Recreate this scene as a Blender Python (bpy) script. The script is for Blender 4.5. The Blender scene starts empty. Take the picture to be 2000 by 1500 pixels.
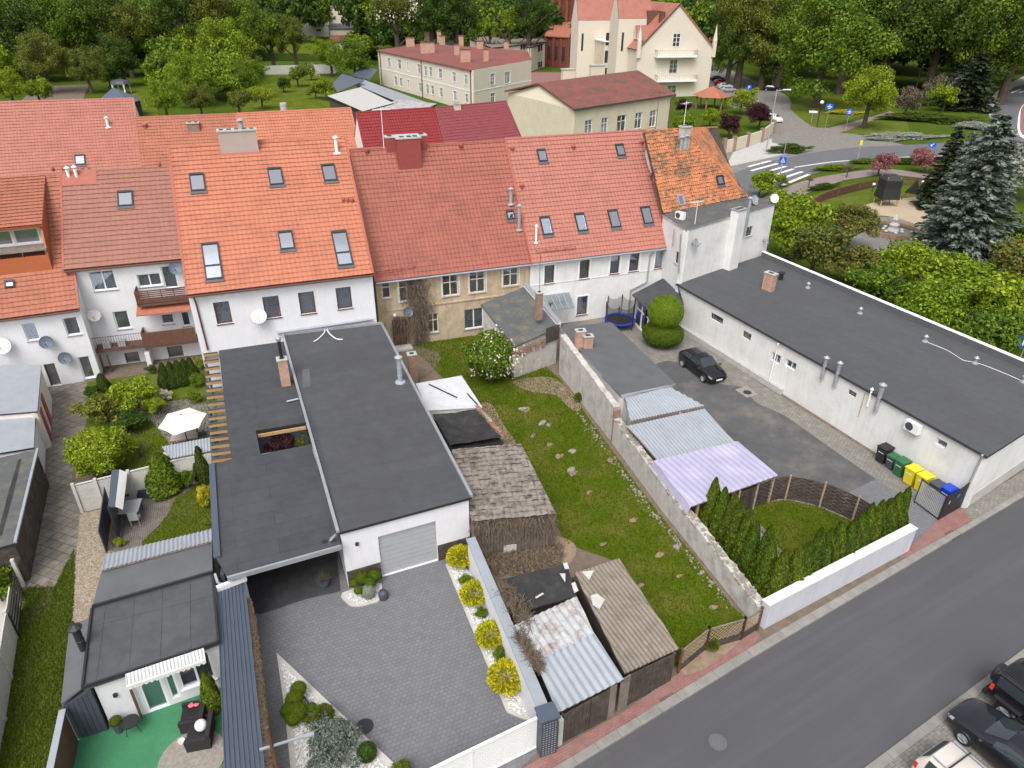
import bpy, bmesh, math, random
import numpy as np
from mathutils import Vector, Matrix
R = math.radians
sc = bpy.context.scene
col = sc.collection
random.seed(7)

# ---------------------------------------------------------------- camera
FPX, PIT, ROLL, CAMH = 1388.0, R(29.62), R(0.46), 24.5
cd = bpy.data.cameras.new('camera'); cam = bpy.data.objects.new('camera', cd); col.objects.link(cam)
cd.sensor_width = 36.0; cd.lens = FPX / 2000 * 36.0
cd.clip_start = 0.1; cd.clip_end = 3000
cam.matrix_world = (Matrix.Translation((0, 0, CAMH)) @ Matrix.Rotation(R(90) - PIT, 4, 'X') @ Matrix.Rotation(ROLL, 4, 'Z'))
sc.camera = cam

# ---------------------------------------------------------------- sky, sun, exposure
SUN_EL, SUN_AZ = 55.0, 196.0          # azimuth of the sun, degrees clockwise from +Y
w = bpy.data.worlds.new('World'); sc.world = w; w.use_nodes = True
nt = w.node_tree; nt.nodes.clear()
out = nt.nodes.new('ShaderNodeOutputWorld'); bg = nt.nodes.new('ShaderNodeBackground')
sky = nt.nodes.new('ShaderNodeTexSky'); sky.sky_type = 'NISHITA'; sky.sun_disc = False
sky.sun_elevation = R(SUN_EL); sky.sun_rotation = R(SUN_AZ)
sky.air_density = 1.0; sky.dust_density = 6.0; sky.ozone_density = 1.0; sky.altitude = 0
hs = nt.nodes.new('ShaderNodeHueSaturation'); hs.inputs['Saturation'].default_value = 0.30
nt.links.new(sky.outputs[0], hs.inputs['Color']); nt.links.new(hs.outputs[0], bg.inputs[0])
bg.inputs[1].default_value = 0.15
nt.links.new(bg.outputs[0], out.inputs[0])
sl = bpy.data.lights.new('sun', 'SUN'); sl.energy = 0.75; sl.angle = R(30); sl.color = (1.0, 0.98, 0.95)
so = bpy.data.objects.new('sun', sl); col.objects.link(so)
az = R(SUN_AZ); el = R(SUN_EL)
sdir = Vector((math.sin(az) * math.cos(el), math.cos(az) * math.cos(el), math.sin(el)))
so.rotation_euler = sdir.to_track_quat('Z', 'Y').to_euler()
so.location = (0, 0, 60)
sc.view_settings.view_transform = 'Standard'; sc.view_settings.look = 'None'
sc.view_settings.exposure = 0.56; sc.view_settings.gamma = 1.0
sc.view_settings.use_curve_mapping = False

# ---------------------------------------------------------------- survey helpers: sight lines met with real heights and planes
CAM = Vector((0, 0, CAMH))
def ray(u, v):
    x = (u - 1000) / FPX; y = (v - 750) / FPX
    c, s = math.cos(ROLL), math.sin(ROLL)
    x, y = c * x - s * y, s * x + c * y
    return Vector((x, math.cos(PIT) - y * math.sin(PIT), -math.sin(PIT) - y * math.cos(PIT)))
def P(u, v, z=0.0):
    d = ray(u, v); return CAM + d * ((z - CAMH) / d.z)
def on_plane(u, v, p0, n):
    d = ray(u, v); return CAM + d * ((p0 - CAM).dot(n) / d.dot(n))
def PW(u, v, A, B):                    # point on the vertical plane through A and B
    d = (B - A); n = Vector((-d.y, d.x, 0)); return on_plane(u, v, A, n)
def V2(p): return Vector((p.x, p.y, 0))
E1 = Vector((math.cos(R(20.1)), math.sin(R(20.1)), 0)); E2 = Vector((-E1.y, E1.x, 0))
UP = Vector((0, 0, 1))

# ---------------------------------------------------------------- mesh collector
class MB:
    def __init__(s): s.v = []; s.f = []; s.m = []
    def add(s, vs, fs, mi=0):
        k = len(s.v); s.v += [tuple(p) for p in vs]
        for f in fs: s.f.append(tuple(i + k for i in f)); s.m.append(mi)
        return s
    def prism(s, poly, z0, z1, mi=0, mtop=None):
        n = len(poly)
        a = sum(poly[i][0] * poly[(i + 1) % n][1] - poly[(i + 1) % n][0] * poly[i][1] for i in range(n))
        idx = list(range(n)) if a > 0 else list(range(n))[::-1]
        zt = lambda i: z1[i] if isinstance(z1, (list, tuple)) else z1
        zb = lambda i: z0[i] if isinstance(z0, (list, tuple)) else z0
        vs = [(poly[i][0], poly[i][1], zb(i)) for i in idx] + [(poly[i][0], poly[i][1], zt(i)) for i in idx]
        s.add(vs, [tuple(range(n))[::-1]] + [(i, (i + 1) % n, (i + 1) % n + n, i + n) for i in range(n)], mi)
        s.add(vs, [tuple(range(n, 2 * n))], mi if mtop is None else mtop)
        return s
    def slab(s, pts, t, mi=0, dirn=None):            # polygon in space thickened downwards along dirn
        pts = [Vector(p) for p in pts]; n = len(pts); d = dirn or Vector((0, 0, -1))
        vs = pts + [p + d * t for p in pts]
        nn = (pts[1] - pts[0]).cross(pts[2] - pts[1])
        if nn.dot(d) > 0: vs = vs[:n][::-1] + vs[n:][::-1]
        s.add(vs, [tuple(range(n)), tuple(range(n, 2 * n))[::-1]] + [((i + 1) % n, i, i + n, (i + 1) % n + n) for i in range(n)], mi)
        return s
    def beam(s, p, q, w, h=None, mi=0, up=UP):
        p = Vector(p); q = Vector(q); h = h or w; d = (q - p).normalized()
        a = d.cross(up)
        if a.length < 1e-4: a = d.cross(Vector((E1.x, E1.y, 0)))
        a.normalize(); b = a.cross(d).normalized()
        vs = [c + a * (sx * w / 2) + b * (sy * h / 2) for c in (p, q) for sx, sy in ((-1, -1), (1, -1), (1, 1), (-1, 1))]
        s.add(vs, [(0, 1, 2, 3)[::-1], (4, 5, 6, 7), (0, 4, 5, 1)[::-1], (1, 5, 6, 2)[::-1], (2, 6, 7, 3)[::-1], (3, 7, 4, 0)[::-1]][:], mi)
        return s
    def box(s, c, sx, sy, sz, ang=0, mi=0):          # c = centre of the bottom
        c = Vector(c); a = Vector((math.cos(ang), math.sin(ang), 0)); b = Vector((-a.y, a.x, 0))
        vs = [c + a * (i * sx / 2) + b * (j * sy / 2) + UP * k for k in (0, sz) for i, j in ((-1, -1), (1, -1), (1, 1), (-1, 1))]
        s.add(vs, [(3, 2, 1, 0), (4, 5, 6, 7), (0, 1, 5, 4), (1, 2, 6, 5), (2, 3, 7, 6), (3, 0, 4, 7)], mi); return s
    def tube(s, p, q, r, r2=None, n=10, mi=0, caps=True):
        p = Vector(p); q = Vector(q); r2 = r if r2 is None else r2
        d = (q - p).normalized(); a = d.orthogonal().normalized(); b = d.cross(a)
        vs = []
        for c, rr in ((p, r), (q, r2)):
            for i in range(n):
                t = 2 * math.pi * i / n; vs.append(c + (a * math.cos(t) + b * math.sin(t)) * rr)
        fs = [(i, (i + 1) % n, (i + 1) % n + n, i + n) for i in range(n)]
        if caps: fs += [tuple(range(n))[::-1], tuple(range(n, 2 * n))]
        s.add(vs, fs, mi); return s
    def path(s, pts, r, n=6, mi=0):
        for a, b in zip(pts[:-1], pts[1:]): s.tube(a, b, r, n=n, mi=mi)
        return s
    def lathe(s, c, prof, n=20, mi=0, ax=UP):        # prof: (radius, height along ax)
        c = Vector(c); ax = Vector(ax).normalized(); a = ax.orthogonal().normalized(); b = ax.cross(a)
        vs = []; m = len(prof)
        for r, h in prof:
            for i in range(n):
                t = 2 * math.pi * i / n; vs.append(c + ax * h + (a * math.cos(t) + b * math.sin(t)) * r)
        fs = [(j * n + i, j * n + (i + 1) % n, (j + 1) * n + (i + 1) % n, (j + 1) * n + i) for j in range(m - 1) for i in range(n)]
        s.add(vs, fs, mi); return s
    def sphere(s, c, r, n=12, mi=0, sz=1.0):
        pr = [(max(1e-3, r * math.sin(math.pi * k / n)), -r * sz * math.cos(math.pi * k / n)) for k in range(n + 1)]
        return s.lathe(c, pr, n * 2 if n < 12 else n, mi)

ORG = {}
def new_mesh(name, v, f, mi, mats, org, smooth=False):
    me = bpy.data.meshes.new(name)
    me.from_pydata([(a[0] - org[0], a[1] - org[1], a[2] - org[2]) for a in v], [], f)
    for m in mats: me.materials.append(m)
    if len(mats) > 1: me.polygons.foreach_set('material_index', mi)
    if smooth: me.polygons.foreach_set('use_smooth', [True] * len(f))
    me.update(); return me
def tag(o, label=None, cat=None, group=None, kind=None):
    if label: o['label'] = label
    if cat: o['category'] = cat
    if group: o['group'] = group
    if kind: o['kind'] = kind
    return o
def thing(name, label, cat, loc=(0, 0, 0), group=None):
    o = bpy.data.objects.new(name, None); col.objects.link(o); o.location = loc; o.empty_display_size = .2
    ORG[o.name] = Vector(loc); return tag(o, label, cat, group)
def part(parent, name, mb, mats, smooth=False, label=None):
    if not isinstance(mats, (list, tuple)): mats = [mats]
    org = ORG[parent.name]
    o = bpy.data.objects.new(name, new_mesh(name, mb.v, mb.f, mb.m, mats, org, smooth)); col.objects.link(o)
    o.parent = parent; ORG[o.name] = org
    if label: o['label'] = label
    return o
def solo(name, mb, mats, label=None, cat=None, group=None, kind=None, smooth=False):
    if not isinstance(mats, (list, tuple)): mats = [mats]
    a = np.array(mb.v); org = Vector((float((a[:, 0].min() + a[:, 0].max()) / 2), float((a[:, 1].min() + a[:, 1].max()) / 2), float(a[:, 2].min())))
    if kind == 'structure': org = Vector((0, 0, 0))
    o = bpy.data.objects.new(name, new_mesh(name, mb.v, mb.f, mb.m, mats, org, smooth)); col.objects.link(o)
    o.location = org; ORG[o.name] = org; return tag(o, label, cat, group, kind)
def copy_tree(o, parent=None):
    c = o.copy(); col.objects.link(c); c.parent = parent
    for ch in [x for x in o.children]: copy_tree(ch, c)
    return c

# ---------------------------------------------------------------- materials
def nodes(name):
    m = bpy.data.materials.new(name); m.use_nodes = True; t = m.node_tree; t.nodes.clear()
    o = t.nodes.new('ShaderNodeOutputMaterial'); b = t.nodes.new('ShaderNodeBsdfPrincipled'); t.links.new(b.outputs[0], o.inputs[0])
    return m, t, b
def N(t, typ, **k):
    n = t.nodes.new(typ)
    for a, v in k.items():
        if a.startswith('i_'):
            key = a[2:]; key = int(key) if key.isdigit() else key.replace('_', ' ')
            n.inputs[key].default_value = v
        else: setattr(n, a, v)
    return n
def c4(c): return (c[0], c[1], c[2], 1.0)
def coords(t, rot=0.0, scale=(1, 1, 1), wall=False):
    tc = N(t, 'ShaderNodeTexCoord'); src = tc.outputs['Object']
    mp = N(t, 'ShaderNodeMapping'); mp.inputs['Rotation'].default_value = (0, 0, rot); mp.inputs['Scale'].default_value = scale
    if rot and scale != (1, 1, 1):
        m0_ = N(t, 'ShaderNodeMapping'); m0_.inputs['Rotation'].default_value = (0, 0, rot); t.links.new(src, m0_.inputs[0]); src = m0_.outputs[0]; mp.inputs['Rotation'].default_value = (0, 0, 0)
    t.links.new(src, mp.inputs[0]); s = mp.outputs[0]
    if wall:
        se = N(t, 'ShaderNodeSeparateXYZ'); t.links.new(s, se.inputs[0])
        ad = N(t, 'ShaderNodeMath', operation='ADD'); t.links.new(se.outputs[0], ad.inputs[0]); t.links.new(se.outputs[1], ad.inputs[1])
        cb = N(t, 'ShaderNodeCombineXYZ'); t.links.new(ad.outputs[0], cb.inputs[0]); t.links.new(se.outputs[2], cb.inputs[1]); s = cb.outputs[0]
    return s
def mixc(t, fac, a, b, blend='MIX'):
    m = N(t, 'ShaderNodeMix', data_type='RGBA', blend_type=blend)
    for k, x in ((0, fac), (6, a), (7, b)):
        if hasattr(x, 'links'): t.links.new(x, m.inputs[k])
        else: m.inputs[k].default_value = x
    return m.outputs[2]
def ramp(t, src, stops):
    r = N(t, 'ShaderNodeValToRGB'); t.links.new(src, r.inputs[0]); e = r.color_ramp.elements
    e[0].position, e[0].color = stops[0][0], c4(stops[0][1]); e[1].position, e[1].color = stops[-1][0], c4(stops[-1][1])
    for p, c in stops[1:-1]:
        x = e.new(p); x.color = c4(c)
    return r.outputs[0]
def noise(t, vec, scale, detail=4, rough=.6):
    n = N(t, 'ShaderNodeTexNoise'); n.inputs['Scale'].default_value = scale; n.inputs['Detail'].default_value = detail
    n.inputs['Roughness'].default_value = rough; t.links.new(vec, n.inputs['Vector']); return n.outputs[0]
def bump(t, b, h, strength=.4, dist=.02, prev=None):
    n = N(t, 'ShaderNodeBump'); n.inputs['Strength'].default_value = strength; n.inputs['Distance'].default_value = dist
    t.links.new(h, n.inputs['Height'])
    if prev: t.links.new(prev, n.inputs['Normal'])
    t.links.new(n.outputs[0], b.inputs['Normal']); return n.outputs[0]
G3 = (0, 0, 0)
def plain(name, c, rough=.6, metal=0.0, var=.12, scale=3.0, dirt=None, dirt_scale=.8, dirt_amt=.5, fine=25.0, bmp=.15, spec=.5, coat=0, streak=None):
    m, t, b = nodes(name); vec = coords(t)
    n1 = noise(t, vec, scale, 6); lo = tuple(x * (1 - var) for x in c); hi = tuple(min(1, x * (1 + var)) for x in c)
    cc = ramp(t, n1, [(.3, lo), (.7, hi)])
    if fine:
        n2 = noise(t, vec, fine, 3); cc = mixc(t, .35, cc, ramp(t, n2, [(.3, tuple(x * .8 for x in c)), (.7, tuple(min(1, x * 1.2) for x in c))]))
        if bmp: bump(t, b, n2, bmp, .01)
    if dirt:
        n3 = noise(t, vec, dirt_scale, 7, .7); f = ramp(t, n3, [(.48, G3), (.68, (dirt_amt,) * 3)]); cc = mixc(t, f, cc, c4(dirt))
    if streak:
        f = ramp(t, noise(t, coords(t, streak[0], streak[1]), 1.0, 6, .65), [(.46, G3), (.72, (streak[2],) * 3)]); cc = mixc(t, f, cc, c4(streak[3]))
    t.links.new(cc, b.inputs['Base Color']); b.inputs['Roughness'].default_value = rough; b.inputs['Metallic'].default_value = metal
    b.inputs['Specular IOR Level'].default_value = spec
    if coat: b.inputs['Coat Weight'].default_value = coat; b.inputs['Coat Roughness'].default_value = .05
    return m
def bricks(name, c1, c2, mortar, bw=.25, bh=.08, ms=.012, rot=0.0, wall=True, rough=.85, offs=.5, dirt=None, dirt_amt=.5, dirt_scale=1.0, bstr=.5, freq=2, mottle=.3, dist=.01):
    m, t, b = nodes(name); vec = coords(t, rot, wall=wall)
    br = N(t, 'ShaderNodeTexBrick'); br.inputs['Scale'].default_value = 1.0; br.inputs['Mortar Size'].default_value = ms
    br.inputs['Brick Width'].default_value = bw; br.inputs['Row Height'].default_value = bh; br.offset = offs; br.offset_frequency = freq
    br.inputs['Mortar Smooth'].default_value = .1; br.inputs['Bias'].default_value = 0
    br.inputs['Color1'].default_value = c4(c1); br.inputs['Color2'].default_value = c4(c2); br.inputs['Mortar'].default_value = c4(mortar)
    t.links.new(vec, br.inputs['Vector']); cc = br.outputs[0]
    v3 = coords(t); n1 = noise(t, v3, 2.2, 6)
    cc = mixc(t, mottle, cc, ramp(t, n1, [(.3, (.35,) * 3), (.7, (1.5,) * 3)]), 'MULTIPLY') if mottle else cc
    if dirt:
        n3 = noise(t, v3, dirt_scale, 7, .7); f = ramp(t, n3, [(.45, G3), (.65, (dirt_amt,) * 3)]); cc = mixc(t, f, cc, c4(dirt))
    t.links.new(cc, b.inputs['Base Color']); b.inputs['Roughness'].default_value = rough
    inv = N(t, 'ShaderNodeMath', operation='SUBTRACT', i_0=1.0); t.links.new(br.outputs[1], inv.inputs[1])
    bump(t, b, inv.outputs[0], bstr, dist); return m
def glass(name, tint=(.25, .3, .33), gl=.28):
    m, t, b = nodes(name); t.nodes.remove(b); o = [n for n in t.nodes if n.type == 'OUTPUT_MATERIAL'][0]
    tr = N(t, 'ShaderNodeBsdfTransparent'); tr.inputs[0].default_value = c4(tint)
    g = N(t, 'ShaderNodeBsdfGlossy'); g.inputs['Roughness'].default_value = .04; g.inputs[0].default_value = (.9, .93, 1, 1)
    lw = N(t, 'ShaderNodeLayerWeight', i_Blend=.45); mx = N(t, 'ShaderNodeMixShader')
    ml = N(t, 'ShaderNodeMath', operation='MULTIPLY_ADD', i_1=.6, i_2=gl); t.links.new(lw.outputs[0], ml.inputs[0]); t.links.new(ml.outputs[0], mx.inputs[0])
    t.links.new(tr.outputs[0], mx.inputs[1]); t.links.new(g.outputs[0], mx.inputs[2]); t.links.new(mx.outputs[0], o.inputs[0]); return m
def foliage(name, stops, transl=.25, rough=.65, objvar=.12):
    m, t, b = nodes(name); o = [n for n in t.nodes if n.type == 'OUTPUT_MATERIAL'][0]
    ge = N(t, 'ShaderNodeNewGeometry'); cc = ramp(t, ge.outputs['Random Per Island'], stops)
    oi = N(t, 'ShaderNodeObjectInfo'); h = N(t, 'ShaderNodeHueSaturation')
    mr = N(t, 'ShaderNodeMapRange', i_3=.5 - objvar * .12, i_4=.5 + objvar * .12); t.links.new(oi.outputs['Random'], mr.inputs[0]); t.links.new(mr.outputs[0], h.inputs['Hue'])
    mr2 = N(t, 'ShaderNodeMapRange', i_3=1 + objvar, i_4=1 - objvar); t.links.new(oi.outputs['Random'], mr2.inputs[0]); t.links.new(mr2.outputs[0], h.inputs['Value'])
    t.links.new(cc, h.inputs['Color']); t.links.new(h.outputs[0], b.inputs['Base Color'])
    b.inputs['Roughness'].default_value = rough; b.inputs['Specular IOR Level'].default_value = .25
    if transl:
        ts = N(t, 'ShaderNodeBsdfTranslucent'); t.links.new(h.outputs[0], ts.inputs[0]); mx = N(t, 'ShaderNodeMixShader', i_0=transl)
        t.links.new(b.outputs[0], mx.inputs[1]); t.links.new(ts.outputs[0], mx.inputs[2]); t.links.new(mx.outputs[0], o.inputs[0])
    return m
def tiles(name, c, var=.18, moss=None, moss_amt=.6, rough=.6, streak=.25, mscale=1.2, flank=None):
    m, t, b = nodes(name); vec = coords(t)
    n1 = noise(t, vec, .45, 5); n2 = noise(t, vec, 9.0, 3); vo = N(t, 'ShaderNodeTexVoronoi'); vo.inputs['Scale'].default_value = 3.4; t.links.new(vec, vo.inputs['Vector'])
    cc = ramp(t, n1, [(.25, tuple(x * (1 - var) for x in c)), (.75, tuple(min(1, x * (1 + var)) for x in c))])
    sp = N(t, 'ShaderNodeSeparateColor'); t.links.new(vo.outputs['Color'], sp.inputs[0])
    cc = mixc(t, streak, cc, ramp(t, sp.outputs[0], [(0, tuple(x * .72 for x in c)), (1, tuple(min(1, x * 1.28) for x in c))]))
    cc = mixc(t, .25, cc, ramp(t, n2, [(.3, tuple(x * .7 for x in c)), (.7, tuple(min(1, x * 1.3) for x in c))]))
    if moss:
        n3 = noise(t, vec, mscale, 8, .75); f = ramp(t, n3, [(.47, G3), (.62, (moss_amt,) * 3)]); cc = mixc(t, f, cc, c4(moss))
    t.links.new(cc, b.inputs['Base Color']); b.inputs['Roughness'].default_value = rough; b.inputs['Specular IOR Level'].default_value = .35
    bump(t, b, n2, .1, .01); return m

M = {}
M['white'] = plain('white_render', (.70, .70, .73), .85, var=.05, scale=1.2, dirt=(.5, .5, .5), dirt_scale=.9, dirt_amt=.2, bmp=.05, streak=(0, (5, 5, .4), .14, (.48, .47, .45)))
M['offwhite'] = plain('offwhite_render', (.70, .70, .69), .85, var=.07, scale=.8, dirt=(.42, .40, .37), dirt_scale=.7, dirt_amt=.35, bmp=.08, streak=(0, (5, 5, .4), .20, (.40, .38, .34)))
M['cream'] = plain('cream_render', (.60, .54, .42), .9, var=.07, scale=.6, dirt=(.42, .35, .25), dirt_scale=.5, dirt_amt=.3, fine=6)
M['cream2'] = plain('ivory_render', (.64, .58, .49), .9, var=.06, scale=.4, dirt=(.5, .42, .32), dirt_scale=.4, dirt_amt=.25, fine=6)
M['pink'] = plain('pinkish_render', (.66, .58, .55), .9, var=.06, dirt=(.45, .40, .37), dirt_amt=.3, bmp=.06)
M['beige'] = plain('aged_beige_plaster', (.50, .40, .28), .95, var=.22, scale=1.1, dirt=(.30, .22, .14), dirt_scale=.9, dirt_amt=.75, fine=10, bmp=.35, streak=(0, (3, 3, .4), .5, (.24, .18, .12)))
M['oldplaster'] = plain('old_grey_plaster', (.48, .46, .43), .95, var=.25, scale=1.4, dirt=(.22, .19, .16), dirt_scale=1.3, dirt_amt=.6, fine=12, bmp=.5)
M['concrete'] = plain('concrete', (.44, .43, .41), .9, var=.15, scale=2, dirt=(.25, .24, .22), dirt_scale=1.5, dirt_amt=.4, fine=30)
M['panel'] = plain('concrete_panel', (.50, .49, .45), .9, var=.12, scale=5, dirt=(.36, .34, .30), dirt_scale=2, dirt_amt=.4, fine=18, bmp=.4)
M['bitumen'] = bricks('bitumen_felt', (.044, .048, .056), (.050, .054, .062), (.022, .024, .028), 5.0, 1.0, .012, R(-22), False, .8, .35, dirt=(.085, .083, .080), dirt_amt=.30, dirt_scale=.5, bstr=.1, mottle=.25)
M['bitumen_old'] = bricks('weathered_bitumen', (.068, .071, .078), (.060, .063, .070), (.046, .047, .052), 7.0, 1.05, .010, R(-22), False, .85, .5, dirt=(.050, .050, .052), dirt_amt=.5, dirt_scale=.3, bstr=.05, mottle=.18)
M['bitumen_right'] = bricks('grey_bitumen', (.074, .077, .083), (.068, .071, .077), (.050, .051, .054), 9.0, 1.0, .010, R(64), False, .85, .5, dirt=(.060, .058, .052), dirt_amt=.35, dirt_scale=.3, bstr=.05, mottle=.15)
M['bitumen_plain'] = plain('smooth_bitumen', (.10, .105, .112), .8, var=.12, scale=1.0, dirt=(.065, .065, .065), dirt_scale=.8, dirt_amt=.4)
M['bitumen_moss'] = plain('mossy_bitumen', (.085, .090, .092), .9, var=.2, scale=1.0, dirt=(.19, .17, .10), dirt_scale=1.3, dirt_amt=.6)
M['feltblack'] = plain('black_felt', (.022, .022, .022), .85, var=.4, scale=2.0, dirt=(.08, .075, .07), dirt_scale=1.6, dirt_amt=.5, bmp=.5)
M['orange'] = tiles('orange_tiles', (.45, .165, .098), .08, streak=.16, moss=(.27, .10, .065), moss_amt=.40, mscale=.55)
M['salmon'] = tiles('salmon_tiles', (.385, .150, .112), .08, streak=.14, moss=(.24, .095, .075), moss_amt=.35, mscale=.5)
M['red'] = tiles('red_tiles', (.31, .100, .070), .10, streak=.16, moss=(.17, .062, .048), moss_amt=.45, mscale=.5)
M['dusty'] = tiles('dusty_tiles', (.29, .130, .098), .12, moss=(.26, .12, .09), moss_amt=.35)
M['rust'] = tiles('worn_orange_tiles', (.36, .130, .082), .15, moss=(.22, .09, .05), moss_amt=.4)
M['crimson'] = tiles('crimson_tiles', (.22, .024, .026), .08)
M['maroon'] = tiles('rose_tiles', (.22, .052, .060), .08)
M['oldtile'] = tiles('mossy_old_tiles', (.48, .18, .080), .22, moss=(.085, .075, .055), moss_amt=.85, streak=.65, mscale=.9)
M['brownroof'] = plain('brown_shingle', (.20, .065, .045), .85, var=.2, scale=1.2, dirt=(.06, .05, .05), dirt_scale=.9, dirt_amt=.6)
M['redfelt'] = plain('red_felt', (.21, .060, .050), .85, var=.15, scale=.6, dirt=(.085, .060, .058), dirt_scale=.12, dirt_amt=.7)
M['asphalt'] = plain('asphalt', (.074, .073, .079), .88, var=.10, scale=.35, dirt=(.066, .065, .070), dirt_scale=.14, dirt_amt=.6, fine=45, bmp=.3, streak=(R(-30.7), (.05, .9, 1), .6, (.105, .104, .110)))
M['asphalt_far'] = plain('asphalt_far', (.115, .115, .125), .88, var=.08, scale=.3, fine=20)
M['gravelasph'] = plain('worn_asphalt_gravel', (.085, .085, .088), .92, var=.28, scale=.9, dirt=(.185, .165, .14), dirt_scale=.32, dirt_amt=.75, fine=40, bmp=.6)
M['pavers'] = bricks('grey_pavers', (.170, .172, .183), (.145, .147, .158), (.100, .100, .106), .20, .17, .010, R(-22), False, .85, .5, dirt=(.15, .15, .155), dirt_amt=.3, dirt_scale=.5, bstr=.2, mottle=.10)
M['pavers_tan'] = bricks('tan_pavers', (.25, .235, .21), (.20, .19, .17), (.11, .10, .09), .22, .22, .012, R(62), False, .85, .5, dirt=(.14, .125, .10), dirt_amt=.5, dirt_scale=.8, bstr=.25, mottle=.35)
M['pavers_red'] = bricks('red_pavers', (.30, .135, .12), (.25, .12, .11), (.16, .09, .08), .20, .10, .008, R(-30), False, .85, .5, dirt=(.22, .16, .14), dirt_amt=.5, dirt_scale=1.0, bstr=.2, mottle=.3)
M['pavers_pink'] = bricks('faded_pink_pavers', (.27, .205, .19), (.23, .18, .17), (.16, .13, .12), .2, .1, .008, R(-20), False, .85, .5)
M['greywhite_shaded'] = plain('shaded_white_render', (.52, .53, .58), .85, var=.06, dirt=(.40, .40, .40), dirt_amt=.4, streak=(0, (5, 5, .5), .3, (.36, .35, .33)))  # bluish grey: shade on the upright wall face is put into this coat
M['pavers_dark'] = bricks('dark_floor_tiles', (.050, .052, .056), (.060, .060, .064), (.03, .03, .03), .6, .6, .008, R(-22), False, .5, 0)
M['slabs'] = bricks('mossy_slabs', (.23, .21, .175), (.18, .165, .14), (.085, .078, .06), .5, .5, .02, R(-70), False, .9, 0, dirt=(.10, .09, .065), dirt_amt=.6, dirt_scale=.7, bstr=.4, mottle=.5)
M['brickpatio'] = bricks('brick_patio', (.21, .185, .165), (.16, .14, .125), (.075, .065, .055), .20, .10, .012, R(70), False, .9, .5, dirt=(.11, .095, .075), dirt_amt=.5)
M['kerb'] = bricks('kerb_stone', (.26, .245, .225), (.22, .21, .195), (.14, .13, .12), 1.0, 5, .012, R(-30.7), False, .9, 0, dirt=(.22, .21, .19), dirt_amt=.4)
M['brick'] = bricks('chimney_brick', (.46, .20, .12), (.36, .155, .095), (.42, .36, .30), .25, .085, .014, dirt=(.5, .38, .3), dirt_amt=.35, dirt_scale=3)
M['brickold'] = bricks('old_brick', (.34, .15, .09), (.24, .11, .07), (.30, .26, .21), .26, .09, .018, dirt=(.14, .10, .08), dirt_amt=.6, dirt_scale=2)
M['brickchurch'] = bricks('church_brick', (.24, .065, .035), (.19, .050, .03), (.15, .08, .06), .5, .2, .02, dirt=(.10, .03, .02), dirt_amt=.5, dirt_scale=.6)
M['earth'] = plain('dry_earth', (.155, .12, .09), .95, var=.35, scale=2.5, dirt=(.12, .095, .06), dirt_scale=1.6, dirt_amt=.6, fine=30, bmp=.8)
M['straw'] = plain('dead_straw', (.26, .19, .13), .95, var=.3, scale=4, dirt=(.15, .11, .08), dirt_scale=2.5, dirt_amt=.6, fine=40, bmp=1.0)
M['sand'] = plain('sand', (.42, .33, .23), .95, var=.12, scale=.8, dirt=(.30, .23, .16), dirt_scale=.4, dirt_amt=.5, fine=12)
M['turf'] = plain('green_carpet', (.040, .180, .085), .9, var=.12, scale=1.2, dirt=(.08, .27, .13), dirt_scale=1.0, dirt_amt=.5, fine=30)
M['tileshade'] = plain('shaded_tile_edges', (.23, .075, .048), .8)  # darker than the tile skin: shadow line under each course put into the colour
M['palesheet'] = plain('pale_sheet', (.56, .57, .60), .5, var=.12, dirt=(.40, .40, .40), dirt_amt=.5)
M['zinc'] = plain('zinc', (.44, .46, .49), .45, .55, var=.08, scale=2, dirt=(.30, .31, .33), dirt_scale=1.5, dirt_amt=.4)
M['galv'] = plain('galvanised_sheet', (.38, .41, .45), .5, .35, var=.12, scale=1.2, dirt=(.34, .35, .37), dirt_scale=.8, dirt_amt=.5)
M['bluemetal'] = plain('blue_grey_sheet', (.085, .105, .14), .45, .2, var=.1, scale=1)
M['lilac'] = plain('lilac_plastic', (.38, .36, .50), .5, var=.12, scale=.7, dirt=(.50, .47, .56), dirt_scale=.35, dirt_amt=.8)
M['dark'] = plain('dark_metal', (.035, .036, .040), .45, .3, fine=0)
M['black'] = plain('black_plastic', (.018, .018, .020), .5, fine=0)
M['anth'] = plain('anthracite', (.055, .062, .080), .55, var=.15, fine=10)
M['brownframe'] = plain('brown_frame', (.11, .045, .030), .55, fine=0)
M['whiteframe'] = plain('white_frame', (.80, .80, .80), .45, var=.03, fine=0)
M['oldframe'] = plain('peeling_white_frame', (.66, .64, .60), .8, var=.15, scale=6, dirt=(.35, .3, .25), dirt_scale=5, dirt_amt=.5)
M['greyblind'] = plain('light_grey_door', (.36, .37, .385), .5, var=.04, fine=0)
M['glass'] = glass('window_glass', (.82, .85, .87), .14)
M['skyglass'] = glass('roof_window_glass', (.75, .78, .85), .42)
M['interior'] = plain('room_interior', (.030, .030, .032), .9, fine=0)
M['blind'] = plain('roof_blind_sky_reflection', (.62, .64, .70), .8, var=.03, fine=0)  # pale blue-white: the sky's reflection on the pane is painted into the blind
M['blindgrey'] = plain('grey_roof_blind', (.26, .28, .32), .8, var=.05, fine=0)
M['kerbdirt'] = plain('dusty_rubble', (.26, .235, .20), .95, var=.4, scale=6)
M['curtain'] = plain('net_curtain', (.62, .64, .66), .9, var=.4, scale=9, fine=0)
M['blindg'] = plain('greenish_blind', (.40, .45, .42), .8, fine=0)
M['wooddark'] = plain('dark_boards', (.055, .042, .034), .85, var=.5, scale=3, dirt=(.16, .13, .11), dirt_scale=2.2, dirt_amt=.5, bmp=.4)
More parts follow.
